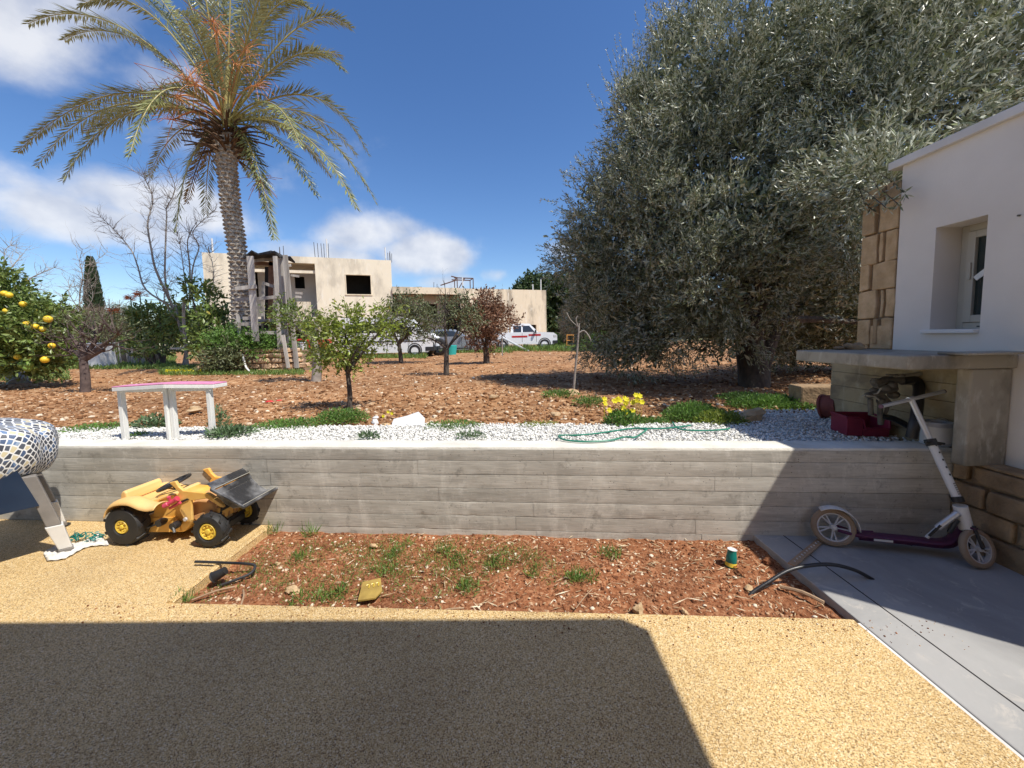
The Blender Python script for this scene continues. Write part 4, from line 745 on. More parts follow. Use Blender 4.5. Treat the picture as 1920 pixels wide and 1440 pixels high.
# ================================================================== pink and white bench
Yb = 3.37; b0, b1, b2 = P(209, 728, Yb), P(306, 722, Yb - .05), P(400, 722, Yb + .05)
bn_ = thing('pink_bench', 'narrow white bench with faded pink top standing on the pebbles', 'bench', (b1[0], Yb, .6))
def plankpoly(a, b, dyy, z0, z1): return [a * [1, 1, 0] + [0, 0, a[2] + z0], b * [1, 1, 0] + [0, 0, b[2] + z0], b * [1, 1, 0] + [0, 0, b[2] + z1], a * [1, 1, 0] + [0, 0, a[2] + z1]]
for a, b in ((b0, b1), (b1 + [.002, 0, 0], b2)):
    MB().prism(plankpoly(a, b, 0, -.030, .004), (0, .17, 0)).build('seat_plank', K['white'], bn_, bevel=.004)
    MB().prism(plankpoly(a, b, 0, .0045, .014), (.0, .168, 0)).build('pink_top', K['pink'], bn_, bevel=.003)
for px, yo, wdt in [(221, .04, .034), (306, .01, .026), (317, .03, .032), (388, .05, .034)]:
    q = P(px, 740, Yb + yo); MB().box((q[0], Yb + yo + .03, (.6 + b1[2] - .032) / 2), (wdt, .045, b1[2] - .032 - .59)).build('leg', K['white'], bn_, bevel=.003)
MB().bb((b0[0] + .02, Yb + .05, b1[2] - .07), (b2[0] - .03, Yb + .07, b1[2] - .033)).build('rail', K['white'], bn_)
# ================================================================== scooter
sk = thing('kick_scooter', 'big wheeled white and plum kick scooter leaning against the wall end', 'scooter', (2.45, 2.4, 0))
rc, fc = P(1562, 988, 2.50), P(1832, 1028, 2.23); rR = rc[2] - .002; fR = fc[2] - .002
def swheel(c, ax, Rr, nm):
    ax = unit(np.array(ax, float)); w_ = .036; ty = MB().lathe(c - ax * w_ / 2, ax, [(.006, Rr * .74), (0, Rr * .80), (.002, Rr * .93), (.012, Rr), (w_ - .012, Rr), (w_ - .002, Rr * .93), (w_, Rr * .80), (w_ - .006, Rr * .74)], 36)
    o = ty.build(nm, K['rubberb'], sk, smooth=True); rm = MB().lathe(c - ax * .012, ax, [(0, Rr * .68), (0, Rr * .755), (.024, Rr * .755), (.024, Rr * .68), (0, Rr * .68)], 36)
    u = unit(np.cross(ax, [0, 0, 1])); v = np.cross(ax, u)
    for k in range(5):
        a = 2 * math.pi * k / 5 + .3
        for s_ in (-.11, .11):
            p0 = c + Rr * .12 * (math.cos(a) * u + math.sin(a) * v); p1 = c + Rr * .72 * (math.cos(a + s_ * 1.6) * u + math.sin(a + s_ * 1.6) * v); rm.tube([p0, p1], .0055, 6)
    rm.lathe(c - ax * .02, ax, [(0, .001), (0, .018), (.04, .018), (.04, .001)], 16); rm.build('rim', K['rimw'], o, smooth=True)
    MB().lathe(c - ax * .026, ax, [(0, .001), (0, .008), (.052, .008), (.052, .001)], 10).build('axle_bolt', K['metal'], o, smooth=True)
    return o
dk = unit((fc - rc) * [1, 1, 0]); dn = np.array([-dk[1], dk[0], 0])
swheel(rc, dn + [0, 0, -.25], rR, 'rear_wheel'); fax = unit(np.array([-.12, .96, -.32])); swheel(fc, -fax, fR, 'front_wheel')
# rear fender
fp_ = []
for a in np.linspace(R(125), R(0), 12): fp_.append(rc + (rR + .013) * (math.cos(a) * dk + math.sin(a) * np.array([0, 0, 1.])))
g_ = MB().grid(np.array([[p + dn * s_ for s_ in (-.03, -.02, 0, .02, .03)] for p in fp_])); g_.build('rear_fender', K['whitem'], sk, smooth=True, solid=.004)
# deck
d0, d1, d2, d3 = P(1568, 990, 2.50), P(1605, 1000, 2.47), P(1700, 1009, 2.40), P(1768, 1015, 2.345); d4, d5 = P(1793, 1001, 2.325), P(1806, 975, 2.315)
for s_ in (-.035, .035): MB().tube(smoothpts([d0 + dn * s_, d1 + dn * s_, d1 * .6 + d2 * .4 + dn * s_ * 1.2], 3), .0075, 8, flat=1.5).build('rear_fork', K['plum'], sk, smooth=True)
dkp = smoothpts([d1, d2, d3, d4, d5], 5); wd_ = np.concatenate([np.full(12, .052), np.linspace(.05, .022, len(dkp) - 12)])
rows = [[p + dn * w_ * s_ + [0, 0, -.0 if abs(s_) < 1 else -.012] for s_ in (-1.02, -1, -.5, 0, .5, 1, 1.02)] for p, w_ in zip(dkp, wd_)]
MB().grid(np.array(rows)).build('deck', K['plum'], sk, smooth=True, solid=.016)
MB().prism([d1 * .72 + d2 * .28 + dn * -.0555 + [0, 0, .000], d1 * .35 + d2 * .65 + dn * -.0555 + [0, 0, .000], d1 * .35 + d2 * .65 + dn * -.0555 + [0, 0, -.014], d1 * .72 + d2 * .28 + dn * -.0555 + [0, 0, -.014]], tuple(-dn * .001)).build('side_sticker', K['whitem'], sk)
MB().tube([P(1660, 1012, 2.39), P(1710, 1022, 2.36)], .005, 6).build('kickstand', K['black'], sk)
# steering head and stem
s0, s1, s2, s3, hb0, hb1 = P(1812, 985, 2.28), P(1795, 935, 2.31), P(1747, 832, 2.455), P(1708, 748, 2.56), P(1653, 762, 2.52), P(1769, 734, 2.60)
MB().tube([P(1812, 992, 2.28), P(1800, 948, 2.30)], .034, 12).build('steering_head', K['whitem'], sk, smooth=True)
MB().tube([s1, s2], .0225, 14).build('stem', K['whitem'], sk, smooth=True)
sd = unit(s2 - s1)
for k in range(5):
    c_ = s1 + (s2 - s1) * (.42 + .135 * k); nn = unit(np.cross(sd, np.cross([0, -1, 0.1], sd))); MB().lathe(c_ + nn * .0225, nn, [(0, .006), (.0012, .006), (.0012, .0003)], 10).build('height_hole', K['black'], sk)
tx = MB(); u2 = unit(np.cross(sd, nn))
for k in range(6):                              # small block print down the stem
    c_ = s1 + (s2 - s1) * (.08 + .036 * k) + nn * .0228; tx.hexa([c_ + a * u2 * .007 + b * sd * .004 + c * nn * .0006 for c in (0, 1) for (a, b) in ((-1, -1), (1, -1), (1, 1), (-1, 1))])
tx.build('stem_print', K['grey'], sk)
MB().tube([s2 - sd * .012, s2 + sd * .03], .031, 12).tube([s2 + sd * .01 + [-.05, -.01, .004], s2 + sd * .01 + [.05, -.01, -.012]], .009, 8).tube([s2 + sd * .022 + [-.035, -.02, .0], s2 + sd * .0 + [.06, -.02, .004]], .007, 8).build('quick_clamp', K['black'], sk, smooth=True)
MB().tube([s2, s3], .0165, 12).build('inner_stem', K['metal'], sk, smooth=True)
hd = unit(hb1 - hb0); MB().tube([hb0, hb1], .0125, 12).build('handlebar', K['metal'], sk, smooth=True)
MB().tube([s3 - hd * .022, s3 + hd * .022], .0165, 12).build('bar_clamp', K['metal'], sk, smooth=True)
MB().tube([hb1, hb1 + hd * .006], .0135, 12).tube([hb0 - hd * .006, hb0], .0135, 12).build('bar_end', K['plum'], sk, smooth=True)
MB().tube([s1 - sd * .02, s1 + sd * .012], .029, 12).build('stem_collar', K['black'], sk, smooth=True)
# folding link
MB().tube([P(1737, 1008, 2.345), P(1790, 962, 2.30)], .011, 10).build('folding_link', K['whitem'], sk, smooth=True)
MB().tube([P(1757, 990, 2.32), P(1796, 962, 2.285)], .019, 10).build('suspension_sleeve', K['metal'], sk, smooth=True)
MB().tube([P(1742, 1005, 2.325), P(1764, 985, 2.305)], .008, 8).tube([P(1780, 998, 2.29), P(1796, 975, 2.27)], .012, 8).build('latch', K['black'], sk, smooth=True)
for s_ in (-.028, .028): MB().tube([P(1815, 985, 2.27) + fax * s_, fc + fax * s_], .0085, 8).build('fork_leg', K['black'], sk, smooth=True)
MB().box(P(1816, 987, 2.27), (.03, .075, .012), rz=math.atan2(fax[1], fax[0]) - math.pi / 2).build('fork_crown', K['plum'], sk, bevel=.003)
# ================================================================== things in and round the bed
a_ = G(1410, 1112, -.04)
hp = smoothpts([a_ - [.03, .02, .03], a_ + [0, 0, .0], P(1440, 1092, a_[1] + .02), P(1485, 1067, a_[1] + .05), P(1550, 1058, a_[1] + .06), P(1600, 1068, a_[1] + .05), P(1637, 1087, a_[1] + .04)], 5)
tag(MB().tube(hp, .0105, 10).build('irrigation_pipe', K['black'], smooth=True), 'stiff black irrigation pipe arching out of the bed over the concrete path', 'pipe')
q0, q1 = G(1484, 1060, .03), G(1540, 1013, .006); dl = unit(q1 - q0); pn_ = np.array([-dl[1], dl[0], 0]) * .021
tag(MB().prism([q0 - pn_, q1 - pn_, q1 + pn_, q0 + pn_], (0, 0, .008)).build('wooden_lath', K['lath'], bevel=.001), 'short wooden lath with faint stamped print lying from bed to path', 'lath')
lo_ = bpy.data.objects['wooden_lath']; lt = MB()
for k in range(11):
    c_ = q0 + (q1 - q0) * (.1 + .078 * k) + [0, 0, .0095]; s_ = rnd.uniform(.5, 1); lt.tube([c_ - pn_ * .3 * s_, c_ + pn_ * .35 * s_], .0022, 4)
    if k % 2: lt.tube([c_ + pn_ * .3, c_ + dl * .012 + pn_ * .25], .0018, 4)
lt.build('stamped_print', K['sill'], lo_)
# crushed cup
cb_ = G(1370, 1062, -.035); cp_ = thing('drink_cup', 'crushed teal paper cup with yellow band standing in the red soil', 'cup', cb_); axc = unit(np.array([.10, .06, 1])); ht = .115; cc = cb_ + [0, 0, -.004]
def cupr(t): return .0265 + .007 * (1 - t)
pf_ = [(ht * t, cupr(t) * (1 - .06 * math.sin(t * 9))) for t in np.linspace(.30, .97, 8)]
MB().lathe(cc, axc, pf_, 20).build('cup_body', K['teal'], cp_, smooth=True)
MB().lathe(cc, axc, [(0, .029), (.012, .0345)], 20).build('cup_edge', K['teal'], cp_, smooth=True)
MB().lathe(cc, axc, [(.012, .0346), (ht * .30, cupr(.3) + .0005)], 20).build('yellow_band', K['yel'], cp_, smooth=True)
MB().lathe(cc, axc, [(ht * .97, cupr(1)), (ht, cupr(1) + .002), (ht * 1.01, cupr(1)), (ht * .985, cupr(1) - .004), (ht * .985, .0005)], 20).build('white_base', K['sill'], cp_, smooth=True)
tx = MB()
for k, hgt in enumerate([.006, .008, .005, .008, .006]):
    a = -math.pi / 2 + .0 + k * .19; tx.tube([cc + [.0348 * math.cos(a), .0348 * math.sin(a), .017], cc + [.0342 * math.cos(a + .03), .0342 * math.sin(a + .03), .019 + hgt]], .0016, 4); tx.tube([cc + [.0348 * math.cos(a), .0348 * math.sin(a), .020], cc + [.0345 * math.cos(a + .11), .0345 * math.sin(a + .11), .021]], .0014, 4)
tx.build('cup_lettering', K['red'], cp_)
# mustard scrap
mp_ = [G(x, y, -.01) for x, y in [(671, 1129), (704, 1124), (717, 1110), (714, 1090), (680, 1098)]]
o = MB().prism([p + [0, 0, .012 * (i in (3, 4))] for i, p in enumerate(mp_)], (0, 0, .012)).build('broken_tile', K['mustard'], bevel=.002); tag(o, 'broken mustard yellow tile lying on the red soil', 'tile fragment')
tt = MB()
for k in range(3): c_ = G(690 + 9 * k, 1100 - 2 * k, .014); tt.tube(smoothpts([c_ + [-.014, .012, 0], c_ + [0, .018, 0], c_ + [.008, -.01, 0]], 3), .0025, 4)
tt.build('curl_pattern', K['yel'], o)
# black L pipe and pot
tag(MB().tube(smoothpts([G(366, 1053, .03), G(420, 1055, .03), G(462, 1057, .025), G(478, 1061, .01), G(470, 1075, -.01), G(440, 1088, -.02), G(412, 1098, -.03)], 5), .0085, 8).build('drip_pipe', K['black'], smooth=True), 'black drip pipe lying across the left edge of the bed', 'pipe')
pc = G(400, 1092, -.01); axp = unit(np.array([.75, .25, .38])); pt_ = thing('plant_pot', 'small black plastic pot tipped over at the left bed edge', 'pot', pc)
MB().lathe(pc + [0, 0, .03], axp, [(0, .033), (.004, .036), (.008, .031), (.075, .024), (.075, .001), (.07, .001), (.068, .021), (.012, .027), (0, .030)], 20).build('pot_body', K['black'], pt_, smooth=True)
# bigger stones that can be told apart in the bed
sl_ = [(551, 1105, .038, 'pale yellow stone, largest in the left part of the bed', (1.4, .7, .5)), (1197, 1142, .035, 'cream split stone beside a hole at the front edge of the bed', (1, .8, .9)), (1283, 1142, .020, 'small white stone right of the hole at the bed front', (1.1, .8, .7)),
       (1388, 1072, .028, 'orange brown stone just below the teal cup', (1.2, .8, .6)), (1404, 1098, .020, 'pinkish stone between the teal cup and the arching pipe', (1.1, .9, .7)), (520, 1053, .018, 'small cream stone near the drip pipe', (1, .8, .7)), (700, 1020, .026, 'pale stone close to the wall in the left half of the bed', (1.5, .7, .5)),
       (625, 1105, .026, 'red brown clod left of the mustard tile', (1.2, .9, .6)), (1352, 1036, .022, 'reddish stone close to the wall left of the cup', (1.2, .8, .6)), (697, 1138, .020, 'rounded cream stone at the paving edge below the mustard tile', (1.3, .7, .6)), (1440, 1050, .030, 'shaded brown clod right of the teal cup', (1.1, .9, .8))]
for i, (px, py, r, lb, sq_) in enumerate(sl_):
    g = G(px, py, -.02); tag(rock((g[0], g[1], -.045 + r * .5), r, 60 + i, sq_).build('stone', K['stone'] if i not in (3, 7, 8, 10) else K['soil'], smooth=True, sharp=.5), lb, 'stone')
# big sticks
tw_ = [((1462, 1100), (1545, 1130), .010, 'thick pale broken branch at the right front corner of the bed'), ((450, 1140), (456, 1106), .005, 'upright pale stick near the left front of the bed'), ((360, 1125), (440, 1100), .005, 'long thin dry stem at the left bed corner'), ((800, 1155), (870, 1140), .004, 'thin dry twig by the front edge in the middle of the bed'), ((1080, 1140), (1110, 1105), .003, 'thin dry stem standing right of the bed centre')]
for i, (a, b, r, lb) in enumerate(tw_):
    p, q = G(*a, -.02), G(*b, -.01); tag(MB().tube(smoothpts([p, (p + q) / 2 + [.008, .006, .01], q], 3), r, 6).build('stick', K['lath'], smooth=True), lb, 'stick')
# grass tufts at the wall foot
for (px, py, hh, n_, lb) in [(513, 1000, .09, 40, 'tuft of long grass where the paving lip meets the wall'), (582, 1004, .10, 46, 'tuft of curling grass at the foot of the wall'), (765, 1022, .05, 26, 'spreading star shaped weed close to the wall'), (345, 1128, .07, 60, 'grass tuft in the left front corner of the bed'), (870, 1105, .05, 46, 'bright green seedling clump in the middle of the bed'), (1080, 1085, .055, 50, 'leafy green weed right of the middle of the bed'), (1135, 1040, .05, 36, 'green weed with dry stalks toward the wall')]:
    g = G(px, py, -.04); m_ = MB(); dd = rng.normal(size=(n_, 3)) * .45 + np.array([0, 0, .9]); leafquads(m_, np.tile(g, (n_, 1)) + rng.normal(size=(n_, 3)) * [.025, .02, 0], dd, hh * (.5 + rng.random(n_)), .005); tag(m_.build('grass_tuft', K['Lweed']), lb, 'weed')
# ================================================================== strip behind the wall
hz_ = .615
hpts = [(788, 612), (700, 602), (560, 620), (420, 640), (300, 650), (190, 650), (178, 664), (230, 684), (350, 694), (470, 690), (560, 680), (630, 662), (700, 664), (740, 645), (785, 612)]
def c3(x, y): return (1000 + x / 3.692, 640 + y / 3.692)
hh_ = [G(*c3(x, y), .612 if y < 660 else .65) for x, y in hpts]; hh_ = smoothpts(hh_, 4)
h2 = smoothpts([G(*c3(x, y), .62) for x, y in [(700, 600), (860, 604), (960, 598), (1090, 582)]], 4); h3 = smoothpts([G(*c3(x, y), .62) for x, y in [(965, 560), (985, 590), (1040, 612), (1200, 618), (1340, 608), (1355, 600)]], 4)
tag(MB().tube(hh_, .0075, 8).tube(h2, .0075, 8).tube(h3, .0075, 8).build('garden_hose', K['hose'], smooth=True), 'green garden hose looped on the white pebbles', 'hose')
def plantclump(name, label, cat, px, py, z, w_, h_, nl, L, W, lm='Lweed', group=None, up=1.0, ry=None):
    g = G(px, py, z); m_ = MB(); n_ = nl; q = rng.normal(size=(n_, 3)); q /= np.linalg.norm(q, axis=1)[:, None]; q *= rng.random((n_, 1)) ** .4; q[:, 2] = np.abs(q[:, 2])
    c_ = g + [0, .0, 0] + q * [w_, ry or w_ * .7, h_]; d = q * .9 + rng.normal(size=(n_, 3)) * .6 + np.array([0, 0, up * .4]); leafquads(m_, c_, d, L * (.6 + .7 * rng.random(n_)), W * (.6 + .7 * rng.random(n_)))
    st_ = MB()
    for k in range(min(14, nl // 20)): e_ = g + rng.normal(size=3) * [w_ * .4, w_ * .3, 0] + [0, 0, h_ * .8]; st_.tube([g + rng.normal(size=3) * [.01, .01, 0], (g + e_) / 2 + [0, 0, h_ * .1], e_], .0025, 4, cap=False)
    m_.join(st_) if False else None
    o = tag(m_.build(name, K[lm]), label, cat, group); 
    if st_.c: st_.build('stem', K['moss'], o)
    return o
fb = plantclump('flowering_plant', 'yellow flowering wood sorrel clump beside the garden hose', 'flower clump', 1168, 797, .58, .19, .15, 900, .035, .022)
fl_ = MB()
for x, y in [(492, 402), (495, 432), (525, 478), (560, 415), (590, 400), (632, 398), (640, 432), (620, 462), (638, 490), (690, 425), (710, 375), (712, 415), (750, 422), (675, 548), (685, 480), (575, 410), (600, 412), (645, 405), (725, 385), (735, 380)]:
    c_ = P(*c3(x, y), 3.72 + rnd.uniform(-.08, .08)); n_ = 6; a = np.arange(n_) * 2 * math.pi / n_ + rnd.random(); nv = unit(np.array([rnd.uniform(-.4, .4), -.8, .6])); u = unit(np.cross(nv, [0, 0, 1])); v = np.cross(u, nv)
    leafquads(fl_, np.tile(c_, (n_, 1)), np.cos(a)[:, None] * u + np.sin(a)[:, None] * v + nv * .3, .034, .028, up=nv)
    fl_.tube([c_ - [0, 0, .005], c_ * [1, 1, 0] + [0, .02, .62]], .0015, 3, cap=False)
fl_.build('flower', K['petal'], fb)
for a in [('green_bush', 'bright green feathery clump left of the yellowish rock', 'plant', 1300, 786, .57, .32, .17, 3600, .036, .011, 'Lweed'), ('green_bush', 'low yellow green clump directly touching the yellowish rock', 'plant', 1352, 795, .57, .26, .13, 2400, .034, .010, 'Lcity'), ('green_bush', 'small green tuft between the yellow flowers and the feathery clump', 'plant', 1225, 796, .57, .17, .07, 800, .03, .009, 'Lweed'),
          ('ground_weed', 'shaded dark green weed patch under the olive beside the path of pebbles', 'plant', 1450, 762, .55, .55, .12, 3600, .045, .02, 'Lweed'), ('ground_weed', 'shaded green weeds right behind the yellowish rock', 'plant', 1395, 748, .55, .38, .07, 1300, .04, .016, 'Lweed'),
          ('ground_weed', 'leafy mound at the foot of the citrus sapling', 'plant', 640, 790, .58, .30, .13, 1800, .035, .012, 'Lweed'), ('ground_weed', 'long low green mat left of the sapling mound', 'plant', 545, 800, .58, .42, .06, 1700, .03, .012, 'Lweed'), ('ground_weed', 'blue green thistle spilling onto the wall beside the right bench leg', 'plant', 432, 815, .61, .20, .06, 520, .06, .016, 'Lbluem'), ('ground_weed', 'upright thistle shoot behind the right bench leg', 'plant', 412, 800, .60, .10, .22, 170, .045, .016, 'Lbluem'),
          ('ground_weed', 'green clump behind the middle bench leg', 'plant', 292, 803, .57, .22, .14, 620, .045, .018, 'Lbluem'), ('ground_weed', 'small rosette on the wall top below the white broken slab', 'plant', 690, 820, .62, .10, .03, 130, .05, .013, 'Lbluem'), ('ground_weed', 'low weed pair on the pebbles in the middle of the wall', 'plant', 882, 818, .62, .13, .03, 150, .04, .011, 'Lbluem'), ('ground_weed', 'tiny weed on the pebbles under the bench', 'plant', 262, 816, .61, .09, .02, 120, .03, .008, 'Lweed'),
          ('ground_weed', 'low green edge left of the left bench leg', 'plant', 180, 806, .58, .35, .05, 800, .03, .012, 'Lweed'), ('ground_weed', 'low green fringe right of the broken slab', 'plant', 850, 801, .58, .32, .05, 900, .03, .010, 'Lweed'), ('ground_weed', 'sparse fringe left of the hose loop', 'plant', 1010, 800, .57, .25, .04, 420, .03, .008, 'Lcity'), ('ground_weed', 'weed tuft round the foot of the white sapling', 'plant', 1050, 742, .57, .30, .08, 650, .04, .014, 'Lweed'), ('ground_weed', 'dark weed tuft in shade right of the white sapling', 'plant', 1105, 757, .57, .22, .08, 420, .05, .012, 'Lweed')]: plantclump(*a)
qf = MB()
for k in range(3): c_ = P([728, 719, 735][k], [772, 780, 775][k], 3.72); n_ = 6; a = np.arange(n_) * 1.05; leafquads(qf, np.tile(c_, (n_, 1)), np.stack([np.cos(a), a * 0 - .3, np.sin(a)], 1), .02, .016, up=np.array([0, -1, .3]))
tag(qf.build('yellow_flower', K['petal']), 'two yellow blooms beside the broken white slab', 'flower')
def slabpoly(pts, z, th): return MB().prism([G(x, y, z) for x, y in pts], (0, 0, th))
o = slabpoly([(733, 796), (796, 797), (797, 788), (786, 779), (762, 784), (738, 787)], .60, .02).build('broken_slab', K['sill'], bevel=.006); o.rotation_euler = (R(6), R(-4), 0); tag(o, 'broken white slab lying at the field edge', 'slab')
for i, (px, py, r, lb) in enumerate([(703, 792, .04, 'lower white stone left of the broken slab'), (704, 783, .035, 'upper white stone left of the broken slab'), (722, 797, .035, 'brown stone between white stone and broken slab'), (925, 746, .06, 'pale flat stone in the ploughed field right of centre'), (1040, 778, .05, 'cream stone in the field left of the yellow flowers'), (365, 770, .07, 'pale stone behind the middle bench leg'), (1073, 737, .07, 'grey stone at the foot of the white sapling')]):
    g = G(px, py, .6); tag(rock((g[0], g[1], .59 + r * .3), r, 90 + i, (1.3, .9, .6)).build('stone', K['sill'] if i < 2 else K['stone'], smooth=True, sharp=.5), lb, 'stone')
g = P(1405, 790, 3.75); tag(rock((g[0], 3.72, .63), .15, 12, (1.35, .8, .42)).build('rock', K['stone'], smooth=True, sharp=.5), 'large flat yellowish rock half in shade on the pebbles', 'rock')
g = G(515, 755, .56); rs_ = MB()
for dx in (-.06, .06): rs_.ball(g + [dx, dx * .4, .02], .05, 10, 6, (1.2, .6, .4))
tag(rs_.build('rubber_clogs', K['redshoe'], smooth=True), 'pair of small red rubber clogs left on the ploughed earth', 'shoes')
# ================================================================== big olive tree
ot = thing('olive_tree', 'huge silvery olive tree filling the right side behind the pebbles', 'tree', G(1415, 720, FZ))
tb0 = G(1415, 722, FZ); rg = np.random.default_rng(11)
tr_ = smoothpts([tb0 - [0, 0, .1], P(1412, 690, 6.6), P(1405, 640, 6.6), P(1410, 590, 6.5)], 4); mb = MB().tube(tr_, np.linspace(.25, .20, len(tr_)), 12)
mb.tube(smoothpts([tb0 + [.18, .1, -.1], P(1432, 680, 6.7), P(1460, 600, 6.8)], 4), np.linspace(.15, .10, 9), 10)
mb.build('trunk', K['bark'], ot, smooth=True)
ob = [Bp(1450, 300, 6.6, 190, 190), Bp(1225, 170, 6.8, 28, 50), Bp(1290, 60, 6.7, 26, 60), Bp(1070, 470, 7.6, 30, 30), Bp(1265, 380, 6.8, 140, 150), Bp(1180, 480, 7.2, 105, 120), Bp(1110, 480, 7.6, 55, 60), Bp(1155, 580, 7.4, 75, 70), Bp(1195, 635, 7.0, 80, 55), Bp(1170, 665, 7.8, 55, 32), Bp(1130, 620, 7.8, 40, 50), Bp(1530, 600, 8.6, 120, 80), Bp(1640, 560, 8.6, 90, 100), Bp(1480, 660, 8.4, 80, 30), Bp(1240, 600, 6.8, 70, 60), Bp(1130, 540, 7.4, 60, 60), Bp(1385, 590, 6.2, 70, 55), Bp(1430, 500, 6.2, 80, 80), Bp(1330, 540, 5.8, 75, 65), Bp(1290, 590, 6.4, 80, 60), Bp(1270, 500, 6.2, 80, 80),
      Bp(1320, 200, 6.4, 110, 120), Bp(1215, 280, 6.8, 75, 95), Bp(1325, 40, 6.5, 18, 55), Bp(1430, 90, 6.0, 90, 110), Bp(1560, 90, 5.6, 110, 130), Bp(1700, 70, 5.0, 130, 130), Bp(1850, 120, 4.6, 130, 120), Bp(1600, 280, 5.2, 130, 110), Bp(1740, 220, 4.5, 100, 80), Bp(1540, 400, 5.8, 120, 90), Bp(1620, 350, 4.4, 70, 40),
      Bp(1400, 420, 5.6, 110, 90), Bp(1480, 560, 7.4, 150, 90), Bp(1600, 500, 7.6, 130, 120), Bp(1648, 345, 3.65, 42, 20), Bp(1600, 320, 4.1, 70, 45), Bp(1640, 620, 8.0, 110, 60), Bp(1500, 640, 8.0, 90, 40), Bp(1120, 390, 7.2, 40, 50), Bp(1185, 220, 6.8, 26, 50), Bp(1255, 130, 6.6, 26, 50), Bp(1960, 60, 5.2, 110, 140), Bp(1350, 645, 6.2, 60, 28)]
ends = [(b[0], .015) for b in ob if b[0][1] > 5.3]; limbs(MB(), tr_[-2], ends, .085, rg, 8).build('limb', K['bark'], ot, smooth=True)
mb = MB(); core = ob
def clumpcloud(blobs, per_m2, ntw, per, cr, tl, L, W, mb, inner=.55):
    cl_ = []
    for c, r in blobs:
        area = 4 * math.pi * ((r[0] * r[1] + r[0] * r[2] + r[1] * r[2]) / 3); nn = max(4, int(area * per_m2))
        d = unit(rng.normal(size=(nn, 3))); f = inner + (1.05 - inner) * rng.random(nn) ** .45
        p = c + d * np.array(r) * f[:, None]; cl_.append(np.concatenate([p, d, (cr * (.6 + .8 * rng.random(nn)))[:, None]], 1))
    cl_ = np.concatenate(cl_); k = np.repeat(np.arange(len(cl_)), ntw); n = len(k); cp, cd, cs = cl_[k, :3], cl_[k, 3:6], cl_[k, 6]
    ax = unit(cd * .8 + np.array([0, 0, .55]) + rng.normal(size=(len(cl_), 3))[k] * .35); off = unit(rng.normal(size=(n, 3)) + ax * .6) * (cs * rng.random(n) ** .5)[:, None]
    p = cp + off; td = unit(ax * .9 + off / cs[:, None] * .5 + rng.normal(size=(n, 3)) * .3); tlen = tl * (.6 + .8 * rng.random(n)); t = np.tile(np.linspace(.05, 1, per), (n, 1))
    c = p[:, None, :] + td[:, None, :] * (t * tlen[:, None])[:, :, None]; ld = unit(td[:, None, :] * .9 + rng.normal(size=(n, per, 3)) * .5); m_ = n * per
    print('olive leaves', m_, 'clumps', len(cl_)); return leafquads(mb, c.reshape(-1, 3), ld.reshape(-1, 3), L * (.7 + .5 * rng.random(m_)), W * (.7 + .5 * rng.random(m_)))
clumpcloud(core, 2.8, 26, 16, .30, .26, .074, .0155, mb)
twigcloud([(c, tuple(np.array(r) * .72)) for c, r in core], 9000, 9, .3, .12, .04, up=.3, inner=.1, rand=.8, spread=.8, mb=mb, lump=.1)  # oversized inner leaves, added to block sky light and darken the crown
# feathered shoots on the upper outline
sh_b = [b for b in ob if b[0][2] > 4.0]
for b in sh_b:
    for k in range(26):
        d = unit(rg.normal(size=3) * [1, 1, .6] + np.array([0, 0, 1.1])); p = b[0] + d * np.array(b[1]) * 1.02; n_ = 46; L_ = rg.uniform(.35, .85); t = np.linspace(0, 1, n_)
        dd = unit(d * .6 + np.array([0, 0, .8])); c_ = p + dd * (t * L_)[:, None]; leafquads(mb, c_, unit(dd + rg.normal(size=(n_, 3)) * .55), .06 * (1.1 - .5 * t), .012)
V = np.concatenate([c[0] for c in mb.c]).reshape(-1, 4, 3)
ctr_ = V.mean(1); keep = ~((ctr_[:, 0] > HX - .12) & (ctr_[:, 1] < yS1 + .08) & (ctr_[:, 2] < zr + .15)) & (ctr_[:, 1] > 3.15) & ~((ctr_[:, 0] > 2.2) & (ctr_[:, 1] < 3.75) & (ctr_[:, 2] < 2.25)) & (ctr_[:, 2] > .58)
V = V[keep]; m2 = MB().add(V.reshape(-1, 3), np.arange(len(V) * 4).reshape(-1, 4))
sp_ = MB()                                      # overhang sprigs round the house corner
for (a, b) in [((1612, 330, 3.7), (1690, 372, 2.98)), ((1600, 345, 3.7), (1668, 380, 3.0)), ((1620, 310, 3.8), (1650, 345, 3.15)), ((1590, 350, 3.9), (1640, 385, 3.25)), ((1640, 320, 3.6), (1700, 350, 2.96)), ((1600, 330, 3.8), (1625, 378, 3.3))]:
    A_, B_ = P(*a), P(*b); n_ = 60; t = np.linspace(.15, 1, n_)[:, None]; c_ = A_ + (B_ - A_) * t + np.array([0, 0, -.06]) * t * t; sp_.tube(c_[::6], .004, 4)
    leafquads(m2, c_, unit((B_ - A_) / np.linalg.norm(B_ - A_) * .7 + rng.normal(size=(n_, 3)) * .7), .06, .013)
sp_.build('sprig', K['bark'], ot)
m2.build('crown', K['Lolive'], ot)
